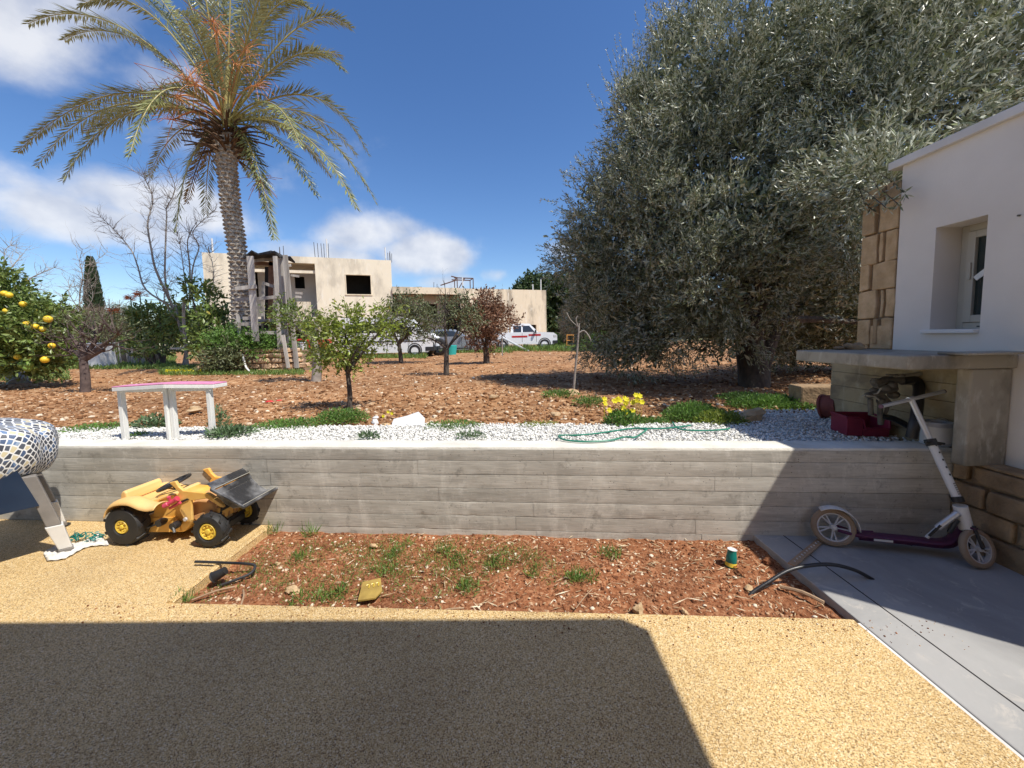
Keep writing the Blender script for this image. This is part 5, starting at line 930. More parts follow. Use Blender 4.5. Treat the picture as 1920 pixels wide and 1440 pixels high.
# ================================================================== palm
PY = 12.3
pb_ = np.array([P(450, 650, PY)[0], PY, FZ]); pm = thing('date_palm', 'tall date palm with arching fronds and cross-hatched trunk', 'palm tree', pb_)
tp = smoothpts([pb_, P(452, 580, PY), P(446, 480, PY), P(432, 380, PY), P(425, 300, PY), P(425, 250, PY)], 8)
trr = np.interp(np.linspace(0, 1, len(tp)), [0, .35, .75, .9, 1], [.32, .245, .245, .33, .22]) ; MB().tube(tp, trr * .93, 20).build('trunk', K['palmbark'], pm, smooth=True)
sc = MB(); arcs = np.concatenate([[0], np.cumsum(np.linalg.norm(np.diff(tp, axis=0), axis=1))]); Ltot = arcs[-1]; nrow = int(Ltot / .125)
for i in range(nrow):
    s_ = i / nrow * Ltot; c_ = np.array([np.interp(s_, arcs, tp[:, k]) for k in range(3)]); r_ = np.interp(s_, arcs, trr) * .93
    for k in range(8):
        a = 2 * math.pi * (k + .5 * (i % 2)) / 8 + rnd.uniform(-.06, .06) + i * .07; rd = np.array([math.cos(a), math.sin(a), 0]); tg = np.array([-math.sin(a), math.cos(a), 0]); w_ = r_ * .36
        p = c_ + rd * r_; o_ = rnd.uniform(.035, .075); h_ = .035
        sc.hexa([p - tg * w_ - rd * .03 - [0, 0, h_], p + tg * w_ - rd * .03 - [0, 0, h_], p + tg * w_ * .7 + rd * o_ + [0, 0, h_ * .2], p - tg * w_ * .7 + rd * o_ + [0, 0, h_ * .2], p - tg * w_ - rd * .03 + [0, 0, h_], p + tg * w_ - rd * .03 + [0, 0, h_], p + tg * w_ * .5 + rd * o_ * .9 + [0, 0, h_ * 1.1], p - tg * w_ * .5 + rd * o_ * .9 + [0, 0, h_ * 1.1]])
sc.build('leaf_scars', K['palmbark'], pm, kind='stuff')
top = P(425, 245, PY); stb = MB()
for k in range(110):
    a = rnd.uniform(0, 2 * math.pi); e_ = rnd.uniform(-.3, 1.0); z = top[2] - .75 + rnd.uniform(0, .9); c_ = np.array([top[0], top[1], z]); rd = np.array([math.cos(a), math.sin(a), 0]); L_ = rnd.uniform(.35, .85) * (1.1 if e_ > .2 else .8)
    p0 = c_ + rd * .22; p1 = p0 + (rd * .8 + [0, 0, e_ * .7]) * L_ * .6; p2 = p0 + (rd * 1.1 + [0, 0, e_ * .5 - .15]) * L_; stb.tube(bez(p0, p1, p2, 5), np.linspace(.04, .018, 5), 5)
stb.build('frond_stubs', K['stub'], pm, kind='stuff')
def frond(tip, ctl, dY, start=(425, 235), dead=False, wide=1.0, s0Y=0):
    p0 = P(*start, PY + s0Y); p1 = P(*ctl, PY + dY * .45); p2 = P(*tip, PY + dY); n_ = 26; pts = bez(p0, p1, p2, n_); L_ = np.linalg.norm(np.diff(pts, axis=0), axis=1).sum()
    o = MB().tube(pts, np.linspace(.036, .007, n_), 5, cap=False).build('frond', K['rachis'] if not dead else K['stub'], pm, smooth=True)
    m_ = int(L_ * 17); t = np.linspace(.14, .995, m_); tt = t * (n_ - 1); i0 = np.minimum(tt.astype(int), n_ - 2); fr = (tt - i0)[:, None]; c_ = pts[i0] * (1 - fr) + pts[i0 + 1] * fr; tg = unit(pts[i0 + 1] - pts[i0])
    up_ = np.array([0, 0, 1.]); s_ = unit(np.cross(tg, up_) + 1e-6); nv = np.cross(s_, tg); ll = .58 * wide * (np.sin(np.pi * np.clip(t * .93 + .04, 0, 1)) ** .55) * (1 - .25 * t) + .08; lf = MB()
    for sg in (-1, 1):
        for lay in (0, 1):
            if lay and rnd.random() < .5: continue
            ang = rng.normal(.40 if lay else .0, .22, m_)[:, None]; d = unit(s_ * sg * (np.cos(ang)) + nv * np.sin(ang) + tg * (.85 + .5 * t)[:, None] + np.array([0, 0, -.22]) + rng.normal(size=(m_, 3)) * .13)
            L1 = ll * rng.uniform(.8, 1.1, m_); leafquads(lf, c_ + tg * .02 * lay, d, L1 * rng.choice([1, 1, 1, .6], m_), .036, up=nv)
    lf.build('leaflets', K['Lpalmd'] if dead else K['Lpalm'], o)
FR = [((52, 45), (215, -40), 0), ((120, 75), (250, 0), 1.5), ((33, 285), (225, 88), .6), ((70, 312), (200, 118), -.5), ((120, 338), (225, 130), -1.3), ((243, 292), (300, 70), -2.6), ((160, 250), (240, 150), 2.2), ((330, 432), (345, 250), -.8), ((386, 400), (385, 250), 1.6), ((514, 446), (470, 215), -.8), ((592, 364), (515, 215), -.9),
      ((706, 382), (600, 170), -.2), ((668, 390), (570, 180), -1.4), ((690, 288), (600, 95), .6), ((668, 290), (560, 150), 2.0), ((563, 275), (515, 130), -2.6), ((645, 132), (560, 30), -.6), ((658, 52), (560, -30), .8), ((640, 105), (530, 60), 2.2), ((585, 20), (500, -70), -1.0),
      ((215, -25), (320, -20), .6), ((150, 10), (290, -60), -1.0), ((280, -120), (360, -40), 0), ((340, -200), (385, -40), -1.2), ((395, -240), (405, -30), .8), ((440, -230), (432, -20), -.6), ((490, -200), (455, -20), 1.2), ((540, -140), (480, -30), -.6), ((600, -70), (500, -60), .4), ((250, -60), (340, 20), 2.4), ((510, -60), (470, 20), -2.4), ((330, 20), (370, 30), -3.0), ((470, 330), (440, 230), 2.5), ((280, 330), (330, 200), 2.5), ((620, 330), (520, 180), 3)]
for f in FR: frond(*f)
for f in [((500, 400), (455, 240), 0.6), ((350, 380), (380, 250), 1.0)]: frond(*f, dead=True, wide=.7)
ds = MB(); cl_ = [(400, 40, -.6, 20), (405, 60, -.8, 16), (462, 92, -.6, 26), (350, 150, -.9, 30), (365, 160, -1.1, 26), (300, 165, .4, 26), (330, 180, -.4, 20), (480, 160, -.4, 18), (485, 340, .4, 30), (325, 225, -.6, 22), (270, 175, .6, 14), (440, 120, -.8, 16)]
for (px, py, dy, n_) in cl_:
    e0 = P(px, py, PY + dy); o0 = P(425, 225, PY); ds.tube(bez(o0, (o0 + e0) / 2 + [0, 0, .5], e0, 7), np.linspace(.035, .02, 7), 5, cap=False)
    for k in range(int(n_ * 1.0)): d = rng.normal(size=3) * [.35, .35, .3] + [0, 0, -.10]; ds.tube(np.array([e0, e0 + d * .55 + [0, 0, .08], e0 + d]), .0075, 3, cap=False)
ds.build('date_stalks', K['datestem'], pm, kind='stuff')
MB().tube([P(425, 235, PY - .3), P(427, 150, PY - .3), P(428, 112, PY - .3)], [.09, .07, .02], 8).build('spear_sheath', K['rachis'], pm, smooth=True)
# ================================================================== orchard trees
def smalltree(name, label, cat, base, tpts, r0, ends, rl, blobs, ntw, per, L, W, lm, bm='bark', group=None, tl=.22, extra=None, twigs=0, seed=1, inner=.3, spread=.8):
    rg = np.random.default_rng(seed); b = np.array(base, float); t = thing(name, label, cat, b, 0, group); pts = smoothpts([b - [0, 0, .05]] + [np.array(p) for p in tpts], 4)
    MB().tube(pts, np.linspace(r0, r0 * .72, len(pts)), 9).build('trunk', K[bm], t, smooth=True); m_ = MB()
    for e_, r1 in ends: m_.join(limbs(MB(), pts[-1] if len(e_) == 3 else pts[-1], [(e_, r1)], rl, rg, 6))
    for k in range(twigs):
        e_ = ends[rg.integers(len(ends))][0]; f = rg.uniform(.5, 1); p = pts[-1] + (np.array(e_) - pts[-1]) * f; m_.join(grow(MB(), p, unit(rg.normal(size=3) + [0, 0, .9]), rg.uniform(.25, .6), rl * .28, 2, rg, 3, .3, .15, 4))
    if m_.c: m_.build('branches', K[bm], t, smooth=True)
    if blobs: twigcloud(blobs, ntw, per, tl, L, W, up=.2, inner=inner, spread=spread).build('crown', K[lm], t)
    return t
g = G(655, 770, FZ); Y = g[1]
smalltree('citrus_sapling', 'young yellow green citrus tree nearest behind the wall', 'tree', g, [P(656, 740, Y), P(652, 700, Y)], .036, [(P(600, 628, Y), .008), (P(650, 610, Y), .008), (P(700, 615, Y), .008), (P(735, 600, Y), .006), (P(672, 650, Y - .3), .008), (P(625, 660, Y + .3), .008)], .022,
          [Bp(645, 645, Y, 45, 45), Bp(605, 625, Y, 32, 32), Bp(690, 618, Y, 42, 28), Bp(730, 600, Y, 26, 24), Bp(650, 600, Y, 38, 24), Bp(622, 668, Y, 38, 25), Bp(668, 668, Y, 26, 26)], 520, 7, .062, .024, 'Lcity', tl=.14)
g = G(837, 703, FZ); Y = g[1]
smalltree('young_tree', 'dark thin orchard tree with bare lower limbs in front of the silver car', 'tree', g, [P(837, 680, Y), P(838, 655, Y)], .075, [(P(795, 632, Y), .015), (P(835, 560, Y), .012), (P(880, 615, Y), .015), (P(862, 570, Y), .01)], .04, [Bp(852, 585, Y, 35, 25), Bp(880, 600, Y, 25, 22), Bp(808, 620, Y, 20, 16)], 230, 7, .09, .035, 'Lgr', twigs=10, seed=3)
g = G(752, 681, FZ); Y = g[1]
smalltree('young_tree', 'round grey green orchard tree in front of the white van', 'tree', g, [P(751, 665, Y), P(748, 645, Y)], .09, [(P(728, 610, Y), .02), (P(765, 600, Y), .02), (P(790, 600, Y), .02)], .06, [Bp(745, 600, Y, 34, 30), Bp(775, 598, Y, 38, 32), Bp(728, 620, Y, 22, 26), Bp(800, 608, Y, 22, 24), Bp(765, 570, Y, 30, 14)], 540, 8, .13, .05, 'Lgr', seed=4, tl=.3)
g = G(912, 682, FZ); Y = g[1]
smalltree('dry_tree', 'small orchard tree with dried brown leaves near the pickup', 'tree', g, [P(912, 668, Y), P(910, 650, Y)], .12, [(P(895, 610, Y), .02), (P(915, 590, Y), .02), (P(940, 600, Y), .02)], .06, [Bp(912, 600, Y, 34, 34), Bp(888, 600, Y, 22, 26), Bp(942, 598, Y, 24, 18), Bp(915, 570, Y, 16, 24), Bp(905, 635, Y, 24, 18)], 700, 9, .12, .045, 'Ldry', seed=5, tl=.3)
g = G(160, 735, FZ); Y = g[1]
smalltree('pruned_tree', 'small hard-pruned fruit tree with forked dark limbs left of the bench', 'tree', g, [P(160, 705, Y), P(156, 675, Y)], .085, [(P(128, 625, Y), .02), (P(150, 610, Y), .015), (P(195, 655, Y), .03), (P(192, 610, Y), .015), (P(228, 625, Y), .012), (P(120, 655, Y), .02)], .055, [Bp(165, 615, Y, 50, 25), Bp(210, 615, Y, 30, 20)], 60, 7, .07, .028, 'Lgr', bm='barkr', twigs=34, seed=6)
g = G(592, 715, FZ); Y = g[1]
smalltree('pruned_tree', 'sawn off grey trunk with leafy side shoots left of the sapling', 'tree', g, [P(594, 690, Y), P(590, 650, Y), P(584, 632, Y)], .11, [(P(550, 605, Y), .02), (P(565, 620, Y), .02), (P(600, 610, Y), .02)], .05, [Bp(548, 600, Y, 32, 18), Bp(575, 615, Y, 24, 16), Bp(530, 590, Y, 18, 20), Bp(600, 660, Y, 14, 16)], 200, 8, .09, .032, 'Lcit', bm='barkp', twigs=6, seed=8)
# citrus with big fruit
g = G(30, 717, FZ); Y = g[1]; Yc = 8.6
ct = smalltree('citrus_tree', 'leafy citrus tree with big yellow fruit at the left edge', 'tree', G(36, 719, FZ), [P(28, 700, Y), P(10, 680, Y - .3)], .2, [(P(0, 640, Yc), .05), (P(60, 620, Yc), .04), (P(-40, 600, Yc), .05), (P(10, 540, Yc), .04)], .12,
          [Bp(15, 610, Yc, 62, 52), Bp(62, 625, Yc - .2, 42, 34), Bp(0, 545, Yc, 30, 42), Bp(-60, 600, Yc, 80, 80), Bp(60, 675, Yc - .1, 38, 24), Bp(92, 640, Yc - .2, 26, 26), Bp(20, 665, Yc, 48, 26), Bp(100, 590, Yc, 22, 18)], 2300, 9, .12, .052, 'Lcit', bm='barkp', seed=9, tl=.25)
for i, (px, py) in enumerate([(43, 570), (90, 598), (66, 612), (80, 617), (97, 648), (33, 669), (84, 674), (8, 550), (17, 553), (12, 583), (50, 607), (58, 613)]):
    r_ = .074 if i in (1, 6) else .060; c_ = P(px, py, Yc - .42 - .03 * (i % 3))
    MB().lathe(c_ - [0, 0, r_], (0, 0, 1), [(0, .001), (r_ * .1, r_ * .45), (r_ * .35, r_ * .78), (r_ * .75, r_ * .98), (r_ * 1.1, r_), (r_ * 1.5, r_ * .85), (r_ * 1.8, r_ * .5), (r_ * 1.92, r_ * .12), (r_ * 1.9, .001)], 14).build('fruit', K['fruit'], ct, smooth=True)
for (px, py) in [(42, 684), (54, 684), (52, 690), (12, 632)]: MB().ball(P(px, py, Yc - .5), .075, 12, 8).build('fruit', K['ygreen'], ct, smooth=True, label='unripe green fruit')
# bare trees
def baretree(label, base, lims, Y, r0, twn, seed, bm='barkp', name='bare_tree', tr_r=.5):
    rg = np.random.default_rng(seed); t = thing(name, label, 'tree', base, 0); m0 = MB(); m_ = MB()
    for k, (pl, ra, rb_) in enumerate(lims):
        pts = smoothpts([P(x, y, Y) + [0, rg.uniform(-.3, .3) if i else 0, 0] for i, (x, y) in enumerate(pl)], 4); (m0 if k == 0 else m_).tube(pts, np.linspace(ra * .62, rb_ * .7, len(pts)), 7)
        n_ = int(twn * len(pts) / 12) if k else 0
        for j in range(n_):
            i = rg.integers(2, len(pts)); tg = unit(pts[min(i + 1, len(pts) - 1)] - pts[i - 1]); sd_ = unit(np.cross(tg, rg.normal(size=3))); grow(m_, pts[i], unit(sd_ + tg * .4 + [0, 0, .2]), rg.uniform(.15, .8) * Y / 15, .009 * Y / 15, 1, rg, 3, .5, .1, 3)
    m0.build('trunk', K[bm], t, smooth=True); m_.build('branches', K[bm], t, smooth=True); return t
b = G(345, 687, FZ); Y = b[1]
baretree('tall bare fruit tree with three long limbs left of the palm', b, [([(345, 687), (343, 650), (335, 610), (322, 572)], .12, .085), ([(322, 574), (285, 545), (255, 500), (232, 465), (215, 430), (196, 406)], .06, .012), ([(324, 576), (305, 510), (292, 470), (284, 420), (278, 370), (266, 335), (262, 322)], .075, .012), ([(324, 580), (318, 530), (310, 470), (302, 400), (300, 385), (318, 350), (323, 320)], .065, .01), ([(330, 600), (318, 560), (314, 520)], .04, .01)], Y, .1, 40, 21)
baretree('second bare tree with upright twiggy limbs close to the palm', G(352, 690, FZ), [([(352, 690), (352, 650), (352, 600), (356, 560)], .09, .07), ([(356, 560), (352, 500), (353, 450), (358, 410)], .06, .012), ([(356, 562), (365, 500), (362, 460), (372, 440), (390, 415), (400, 395)], .045, .008), ([(354, 580), (345, 520), (348, 470), (340, 440)], .04, .008), ([(360, 600), (385, 560), (395, 520), (385, 480), (372, 455)], .04, .008)], 14.5, .1, 34, 22)
baretree('far bare tree whose curved branches rise above the citrus tree', P(-20, 650, 20) * [1, 1, 0] + [0, 0, FZ], [([(-20, 660), (-10, 600), (0, 560)], .16, .12), ([(0, 560), (20, 520), (35, 500), (33, 480), (20, 470)], .07, .01), ([(0, 560), (40, 530), (70, 520), (90, 505), (95, 498)], .07, .01), ([(10, 545), (40, 540), (60, 545), (75, 542)], .04, .01), ([(0, 540), (10, 500), (5, 470), (10, 455)], .05, .01)], 20, .1, 16, 23)
baretree('thin bare tree standing left of the cypress', P(152, 640, 22) * [1, 1, 0] + [0, 0, FZ], [([(152, 650), (152, 610), (150, 585)], .1, .08), ([(150, 585), (148, 550), (155, 520), (148, 490), (153, 467)], .06, .01), ([(152, 570), (160, 530), (175, 500), (200, 472)], .04, .008), ([(148, 580), (140, 550), (128, 535)], .04, .008), ([(152, 590), (165, 560), (162, 530)], .03, .008)], 22, .1, 24, 24)
# cypress
cy0 = P(178, 640, 60); cyt = thing('cypress', 'slender dark cypress on the left skyline', 'tree', cy0 * [1, 1, 0] + [0, 0, .3]); ax0, ax1 = P(184, 650, 60), P(169, 487, 60); mb = MB(); n_ = 5200; t = rng.random(n_); rr = np.interp(t, [0, .15, .6, .95, 1], [14, 13.5, 10, 4, 1]) / F * 60
a = rng.uniform(0, 6.28, n_); c_ = ax0 + (ax1 - ax0) * t[:, None] + np.stack([np.cos(a), np.sin(a), 0 * a], 1) * (rr * rng.uniform(.5, 1.03, n_))[:, None]; leafquads(mb, c_, np.stack([np.cos(a) * .4, np.sin(a) * .4, 1 + 0 * a], 1), .7, .25); mb.build('crown', K['Lcyp'], cyt)
MB().tube([cy0 * [1, 1, 0] + [0, 0, .3], ax0 + (ax1 - ax0) * .9], [.4, .05], 6).build('trunk', K['bark'], cyt)
# shrubs and background masses
def bush(name, label, cat, blobs, ntw, per, L, W, lm, group=None, tl=.35, up=.3, inner=.4, stems=None, seed=1, bm='bark', spread=.8):
    b0 = blobs[0][0]; t = thing(name, label, cat, (b0[0], b0[1], FZ), 0, group); rg = np.random.default_rng(seed)
    MB().join(limbs(MB(), (b0[0], b0[1], FZ), [(b[0], .02) for b in blobs], .06, rg, 5)).build('stems', K[bm], t, smooth=True)
    twigcloud(blobs, ntw, per, tl, L, W, up=up, inner=inner, spread=spread, flatground=FZ).build('foliage', K[lm], t); return t
bush('loquat_bush', 'glossy large leaved bush behind the tall bare tree', 'bush', [Bp(298, 598, 16.2, 34, 22), Bp(275, 592, 16.2, 20, 14), Bp(318, 630, 16.6, 22, 18)], 190, 8, .22, .08, 'Lcit')
bush('loquat_bush', 'lower leafy bush under the left limb of the tall bare tree', 'bush', [Bp(285, 648, 15.2, 32, 14), Bp(262, 655, 15.2, 16, 10)], 80, 8, .2, .08, 'Lcit')
bush('climbing_bush', 'tall leafy bush growing against the palm trunk', 'bush', [Bp(400, 612, 12.9, 22, 26), Bp(384, 640, 13.2, 16, 28), Bp(410, 655, 12.2, 22, 24), Bp(388, 560, 13.2, 14, 16), Bp(358, 545, 13.6, 18, 8), Bp(352, 605, 15.9, 18, 22), Bp(400, 668, 12.0, 18, 12)], 520, 8, .19, .075, 'Lcit', seed=2)
bush('climbing_bush', 'dark tangled bush hiding the left end of the stone terrace', 'bush', [Bp(408, 680, 11.5, 18, 12), Bp(428, 670, 11.5, 18, 20), Bp(444, 682, 11.4, 10, 10)], 230, 9, .13, .045, 'Lgr', seed=17)
bush('climbing_bush', 'green bush growing over the stone terrace under the wooden tower', 'bush', [Bp(440, 640, 11.9, 34, 14), Bp(490, 645, 11.9, 30, 12), Bp(520, 650, 11.9, 20, 8), Bp(415, 650, 11.9, 16, 12)], 900, 10, .09, .035, 'Lweed', seed=3)
bush('tangled_shrub', 'grey tangle of shrubs right of the pruned tree', 'shrub', [Bp(215, 604, 19, 44, 20), Bp(250, 598, 19, 30, 18), Bp(180, 618, 20, 40, 20)], 420, 10, .18, .035, 'Lgr', seed=4)
bush('tangled_shrub', 'brown twiggy shrubs behind the pruned tree', 'shrub', [Bp(165, 600, 21, 50, 16), Bp(120, 608, 21, 40, 24), Bp(215, 590, 21, 30, 12)], 800, 12, .26, .018, 'Ltwig', seed=5, spread=1.0)
bush('tangled_shrub', 'grey green shrub behind the yellow fruit tree', 'shrub', [Bp(60, 590, 24, 45, 24), Bp(10, 590, 24, 40, 36), Bp(-60, 590, 24, 60, 46)], 900, 10, .24, .06, 'Lgr', seed=6)
bush('broadleaf_bush', 'bright green broad leaved shrub right of the yellow fruit', 'shrub', [Bp(100, 600, 16, 28, 18), Bp(120, 640, 16.5, 30, 24), Bp(85, 660, 17, 30, 14)], 340, 8, .2, .08, 'Lcit', seed=7)
bush('dark_tree', 'dense dark green tree behind the low right building', 'tree', [Bp(1045, 570, 52, 52, 46), Bp(1010, 545, 54, 36, 26), Bp(1075, 560, 50, 30, 40), Bp(1040, 620, 50, 50, 30), Bp(1100, 600, 50, 44, 40), Bp(985, 560, 56, 30, 22)], 3600, 12, .5, .26, 'Ldark', tl=.9, seed=8)
bush('tangled_shrub', 'brown twiggy shrub between the pickup and the olive', 'shrub', [Bp(1088, 598, 27, 30, 30), Bp(1080, 625, 27, 26, 22)], 600, 14, .36, .018, 'Ltwig', seed=9, spread=1.0)
bush('far_tree', 'row of dark shrubs on the skyline left of the far house', 'tree', [Bp(330, 618, 45, 40, 18), Bp(275, 626, 48, 36, 10), Bp(370, 612, 46, 26, 20), Bp(215, 620, 50, 40, 16)], 900, 10, .5, .22, 'Ldark', tl=.8, seed=10)
bush('far_tree', 'far low tree line at the left horizon', 'tree', [Bp(x, 622, 75, 60, 28) for x in range(-80, 240, 55)], 1800, 9, .8, .4, 'Ldark', tl=1.2, seed=12)
bush('far_tree', 'far tree line beyond the right building seen under the olive', 'tree', [Bp(x, 608, 80, 60, 32) for x in range(1060, 1960, 70)], 2400, 9, .9, .45, 'Ldark', tl=1.2, seed=13)
bush('low_bush', 'low green hedge at the field edge right of the pickup', 'bush', [Bp(1060, 643, 28, 26, 10), Bp(1035, 650, 27, 22, 6), Bp(1100, 642, 27, 26, 10), Bp(1130, 640, 26, 30, 12)], 900, 9, .22, .07, 'Lweed', seed=14)
for i, (px, py, hx) in enumerate([(245, 558, 0), (262, 550, 0), (213, 582, 1)]):
    m_ = MB(); c_ = P(px, py, 15); n_ = 60; a = rng.uniform(0, 6.28, n_); leafquads(m_, np.tile(c_, (n_, 1)) + rng.normal(size=(n_, 3)) * .04, np.stack([np.cos(a), np.sin(a), rng.uniform(-.6, .6, n_)], 1), .24, .03); o = m_.build('aloe_flower', K['aloe']); tag(o, ['left orange flower head rising above the shrubs', 'right and taller orange flower head above the shrubs', 'low reddish flower head near the cypress foot'][i], 'flower'); MB().tube([c_, c_ * [1, 1, 0] + [0, 0, FZ]], .02, 5).build('flower_stalk', K['moss'], o)
# grass around the field
def grassband(name, pxs, pys, n_, hgt, label=None, W=.03, lm='Lgrass', wide=1.0):
    px = rng.uniform(*pxs, n_); py = rng.uniform(*pys, n_); d = RI[None] * ((px - CX) / F)[:, None] + UP[None] * ((CY - py) / F)[:, None] + FW[None]; p = O3 + d * ((FZ - CH) / d[:, 2])[:, None]; dd = rng.normal(size=(n_, 3)) * .45 + [0, 0, 1]
    sc_ = p[:, 1] / 15; return leafquads(MB(), p + [0, 0, .0], dd, hgt * (.5 + rng.random(n_)) * (.5 + .5 * sc_), W * sc_ * wide).build(name, K[lm], kind='stuff')
grassband('grass', (-60, 330), (664, 694), 16000, .16); grassband('grass', (-60, 130), (690, 716), 2600, .14); grassband('grass', (780, 1130), (655, 659.5), 5200, .26); grassband('grass', (560, 800), (668.5, 673), 3000, .18)
grassband('grass', (300, 420), (688, 704), 3000, .14); grassband('grass', (420, 570), (692, 704), 2200, .12); grassband('grass', (760, 960), (658, 663), 1500, .2)
m_ = MB(); n_ = 900; px = rng.uniform(310, 398, n_); c_ = np.array([P(x, rng.uniform(694, 704), 11.6) for x in px]); leafquads(m_, c_, rng.normal(size=(n_, 3)) + [0, 0, .5], .05, .045); m_.build('yellow_wildflowers', K['petal'], kind='stuff')
# white sapling
b = G(1075, 737, FZ); Y = b[1]; wt = thing('bare_sapling', 'slim whitewashed bare sapling right of the field centre', 'tree', b)
MB().tube(smoothpts([b, P(1079, 690, Y), P(1083, 650, Y), P(1086, 606, Y)], 4), np.linspace(.020, .012, 13), 8).build('trunk', K['barkp'], wt, smooth=True)
MB().tube(smoothpts([P(1085, 625, Y), P(1095, 620, Y), P(1105, 632, Y), P(1108, 640, Y)], 3), .012, 6).tube(smoothpts([P(1084, 613, Y), P(1080, 600, Y), P(1083, 592, Y)], 3), .01, 6).tube(smoothpts([P(1083, 612, Y), P(1070, 600, Y), P(1062, 585, Y)], 3), .007, 5).build('branches', K['barkp'], wt, smooth=True)
# ================================================================== far house
FO = P(738, 600, 36); FD = unit(np.array([1, .345, 0])); FN = np.array([FD[1], -FD[0], 0])     # facade line and its outward normal
FO[2] = 0
def FU(px, py, back=0.0): p = PPL(px, py, FO - FN * back, FN); return (p - FO) @ FD, p[2]
def fp(u, z, d=0.0): return FO + FD * u + np.array([0, 0, z]) - FN * d
def fbox(mb, u0, u1, z0, z1, d0, d1): return mb.hexa([fp(u0, z0, d0), fp(u1, z0, d0), fp(u1, z0, d1), fp(u0, z0, d1), fp(u0, z1, d0), fp(u1, z1, d0), fp(u1, z1, d1), fp(u0, z1, d1)])
def fwall(mb, u0, u1, z0, z1, ops, d0=0.0, th=.25):
    return wallpanels(mb, u0, u1, z0, z1, ops, lambda m, a, b, c, d, t: fbox(m, a, b, c, d, d0, d0 + t), th)
h1 = thing('unfinished_house', 'unfinished two storey cream concrete house behind the palm', 'building', fp(-9, FZ, 3))
uL, zt1 = FU(378, 473); uR, _ = FU(738, 487); uR = 0.0; rL, _ = FU(460, 560); rR, _ = FU(594, 560); _, zb1 = FU(600, 600)
w1 = FU(648, 515); w2 = FU(696, 552); _, zr1 = FU(520, 487); _, zf1 = FU(560, 588); zg = FZ - .2
_, z2b = FU(560, 601)
m_ = MB(); gl = FU(662, 598); gr = FU(725, 640)
fwall(m_, rR, uR, zg, zt1, [(w1[0], w2[0], w2[1], w1[1]), (gl[0], gr[0], zg, gl[1])])
m_.build('front_wall', K['house'], h1)
fwall(MB(), uL, rL, zg, zt1, [(uL + 1.2, rL - .8, zg, zb1 - .9)]).build('front_wall', K['house'], h1)
m_ = MB(); bd = 2.2
wi0 = FU(552, 518, bd); wi1 = FU(572, 541, bd); d0 = FU(476, 505, bd); d1 = FU(486, 560, bd)
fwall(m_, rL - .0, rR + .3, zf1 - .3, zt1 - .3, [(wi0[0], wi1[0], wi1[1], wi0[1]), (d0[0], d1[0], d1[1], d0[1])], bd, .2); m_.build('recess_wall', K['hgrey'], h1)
for nm_, aa in (('lintel', (zt1 - .55, zt1, 0.001, .25)), ('beam', (zt1 - 1.35, zt1 - 1.1, .3, .55)), ('balcony_slab', (zf1 - .62, zf1 - .3, -.3, bd)), ('soffit', (zt1 - .3, zt1 - .1, .26, bd + .2))):
    fbox(MB(), rL, rR, *aa).build(nm_, K['house'], h1)
pp0, pp1 = FU(554, 565), FU(583, 588); fbox(MB(), pp0[0], pp1[0], zf1 - .28, pp0[1], .25, .4).build('balcony_parapet', K['house2'], h1)
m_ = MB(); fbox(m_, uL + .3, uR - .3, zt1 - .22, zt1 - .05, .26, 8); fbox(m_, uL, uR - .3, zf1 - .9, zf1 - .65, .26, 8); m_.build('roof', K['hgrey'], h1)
m_ = MB(); fbox(m_, uL, uL + .25, zg, zt1, .251, 8); fbox(m_, uR - .25, uR, zg, zt1, .251, 8); fbox(m_, uL + .25, uR - .25, zg, zt1, 7.75, 8.); m_.build('side_wall', K['house'], h1)
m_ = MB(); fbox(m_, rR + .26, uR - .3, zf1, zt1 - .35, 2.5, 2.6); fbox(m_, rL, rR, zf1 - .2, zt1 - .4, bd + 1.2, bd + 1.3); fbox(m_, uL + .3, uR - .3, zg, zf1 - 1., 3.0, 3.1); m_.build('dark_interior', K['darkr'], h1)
m_ = MB(); fbox(m_, w1[0] - .12, w2[0] + .12, w2[1] - .1, w2[1] - .002, -.06, .2); fbox(m_, w1[0] - .06, w2[0] + .06, w1[1] + .002, w1[1] + .07, -.03, .1); fbox(m_, w1[0] - .07, w1[0] - .002, w2[1], w1[1], -.03, .1); fbox(m_, w2[0] + .002, w2[0] + .07, w2[1], w1[1], -.03, .1); m_.build('window_frame', K['house2'], h1)
def bars(par, pxs, top_, base_, d, mt='rebar', r=.025):
    for px in pxs:
        u, z = FU(px, 480, d); m_ = MB(); t0 = FU(px, top_ + rnd.uniform(-2, 3), d)[1]; m_.tube([fp(u, base_, d), fp(u + rnd.uniform(-.05, .05), t0, d)], r, 5); m_.build('rebar', K[mt], par)
bars(h1, [391, 393], 461, zt1 - .1, 1.); bars(h1, [524, 526, 532], 462, zt1 - .1, 1.5); bars(h1, [591, 597, 604, 608, 614, 616], 456, zt1 - .1, 1.2); bars(h1, [727, 730, 732, 734], 473, zt1 - .1, .5)
for px, tp_ in [(397, 447), (612, 448), (722, 464), (513, 470)]:
    u, z = FU(px, tp_, .8); MB().tube([fp(u, zt1 - .1, .8), fp(u, z, .8)], .06, 7).build('roof_pipe', K['paint'], h1)
h2 = thing('low_house', 'low streaked concrete house with wide porch joined to the two storey house', 'building', fp(7, FZ, 3))
uE, zt2 = FU(1024, 545); rr0, _ = FU(742, 600); rr1, _ = FU(864, 600); _, zt2 = FU(880, 541)
_, zsl = FU(800, 547); lw_ = FU(902, 569); lw2 = FU(939, 594); dd1 = FU(990, 609); dd2 = FU(1006, 627)
m_ = MB(); fwall(m_, rr1, uE, zg, zt2, [(lw_[0], lw2[0], lw2[1], lw_[1]), (dd1[0], dd2[0], dd2[1], dd1[1])], .002); m_.build('front_wall', K['house2'], h2)
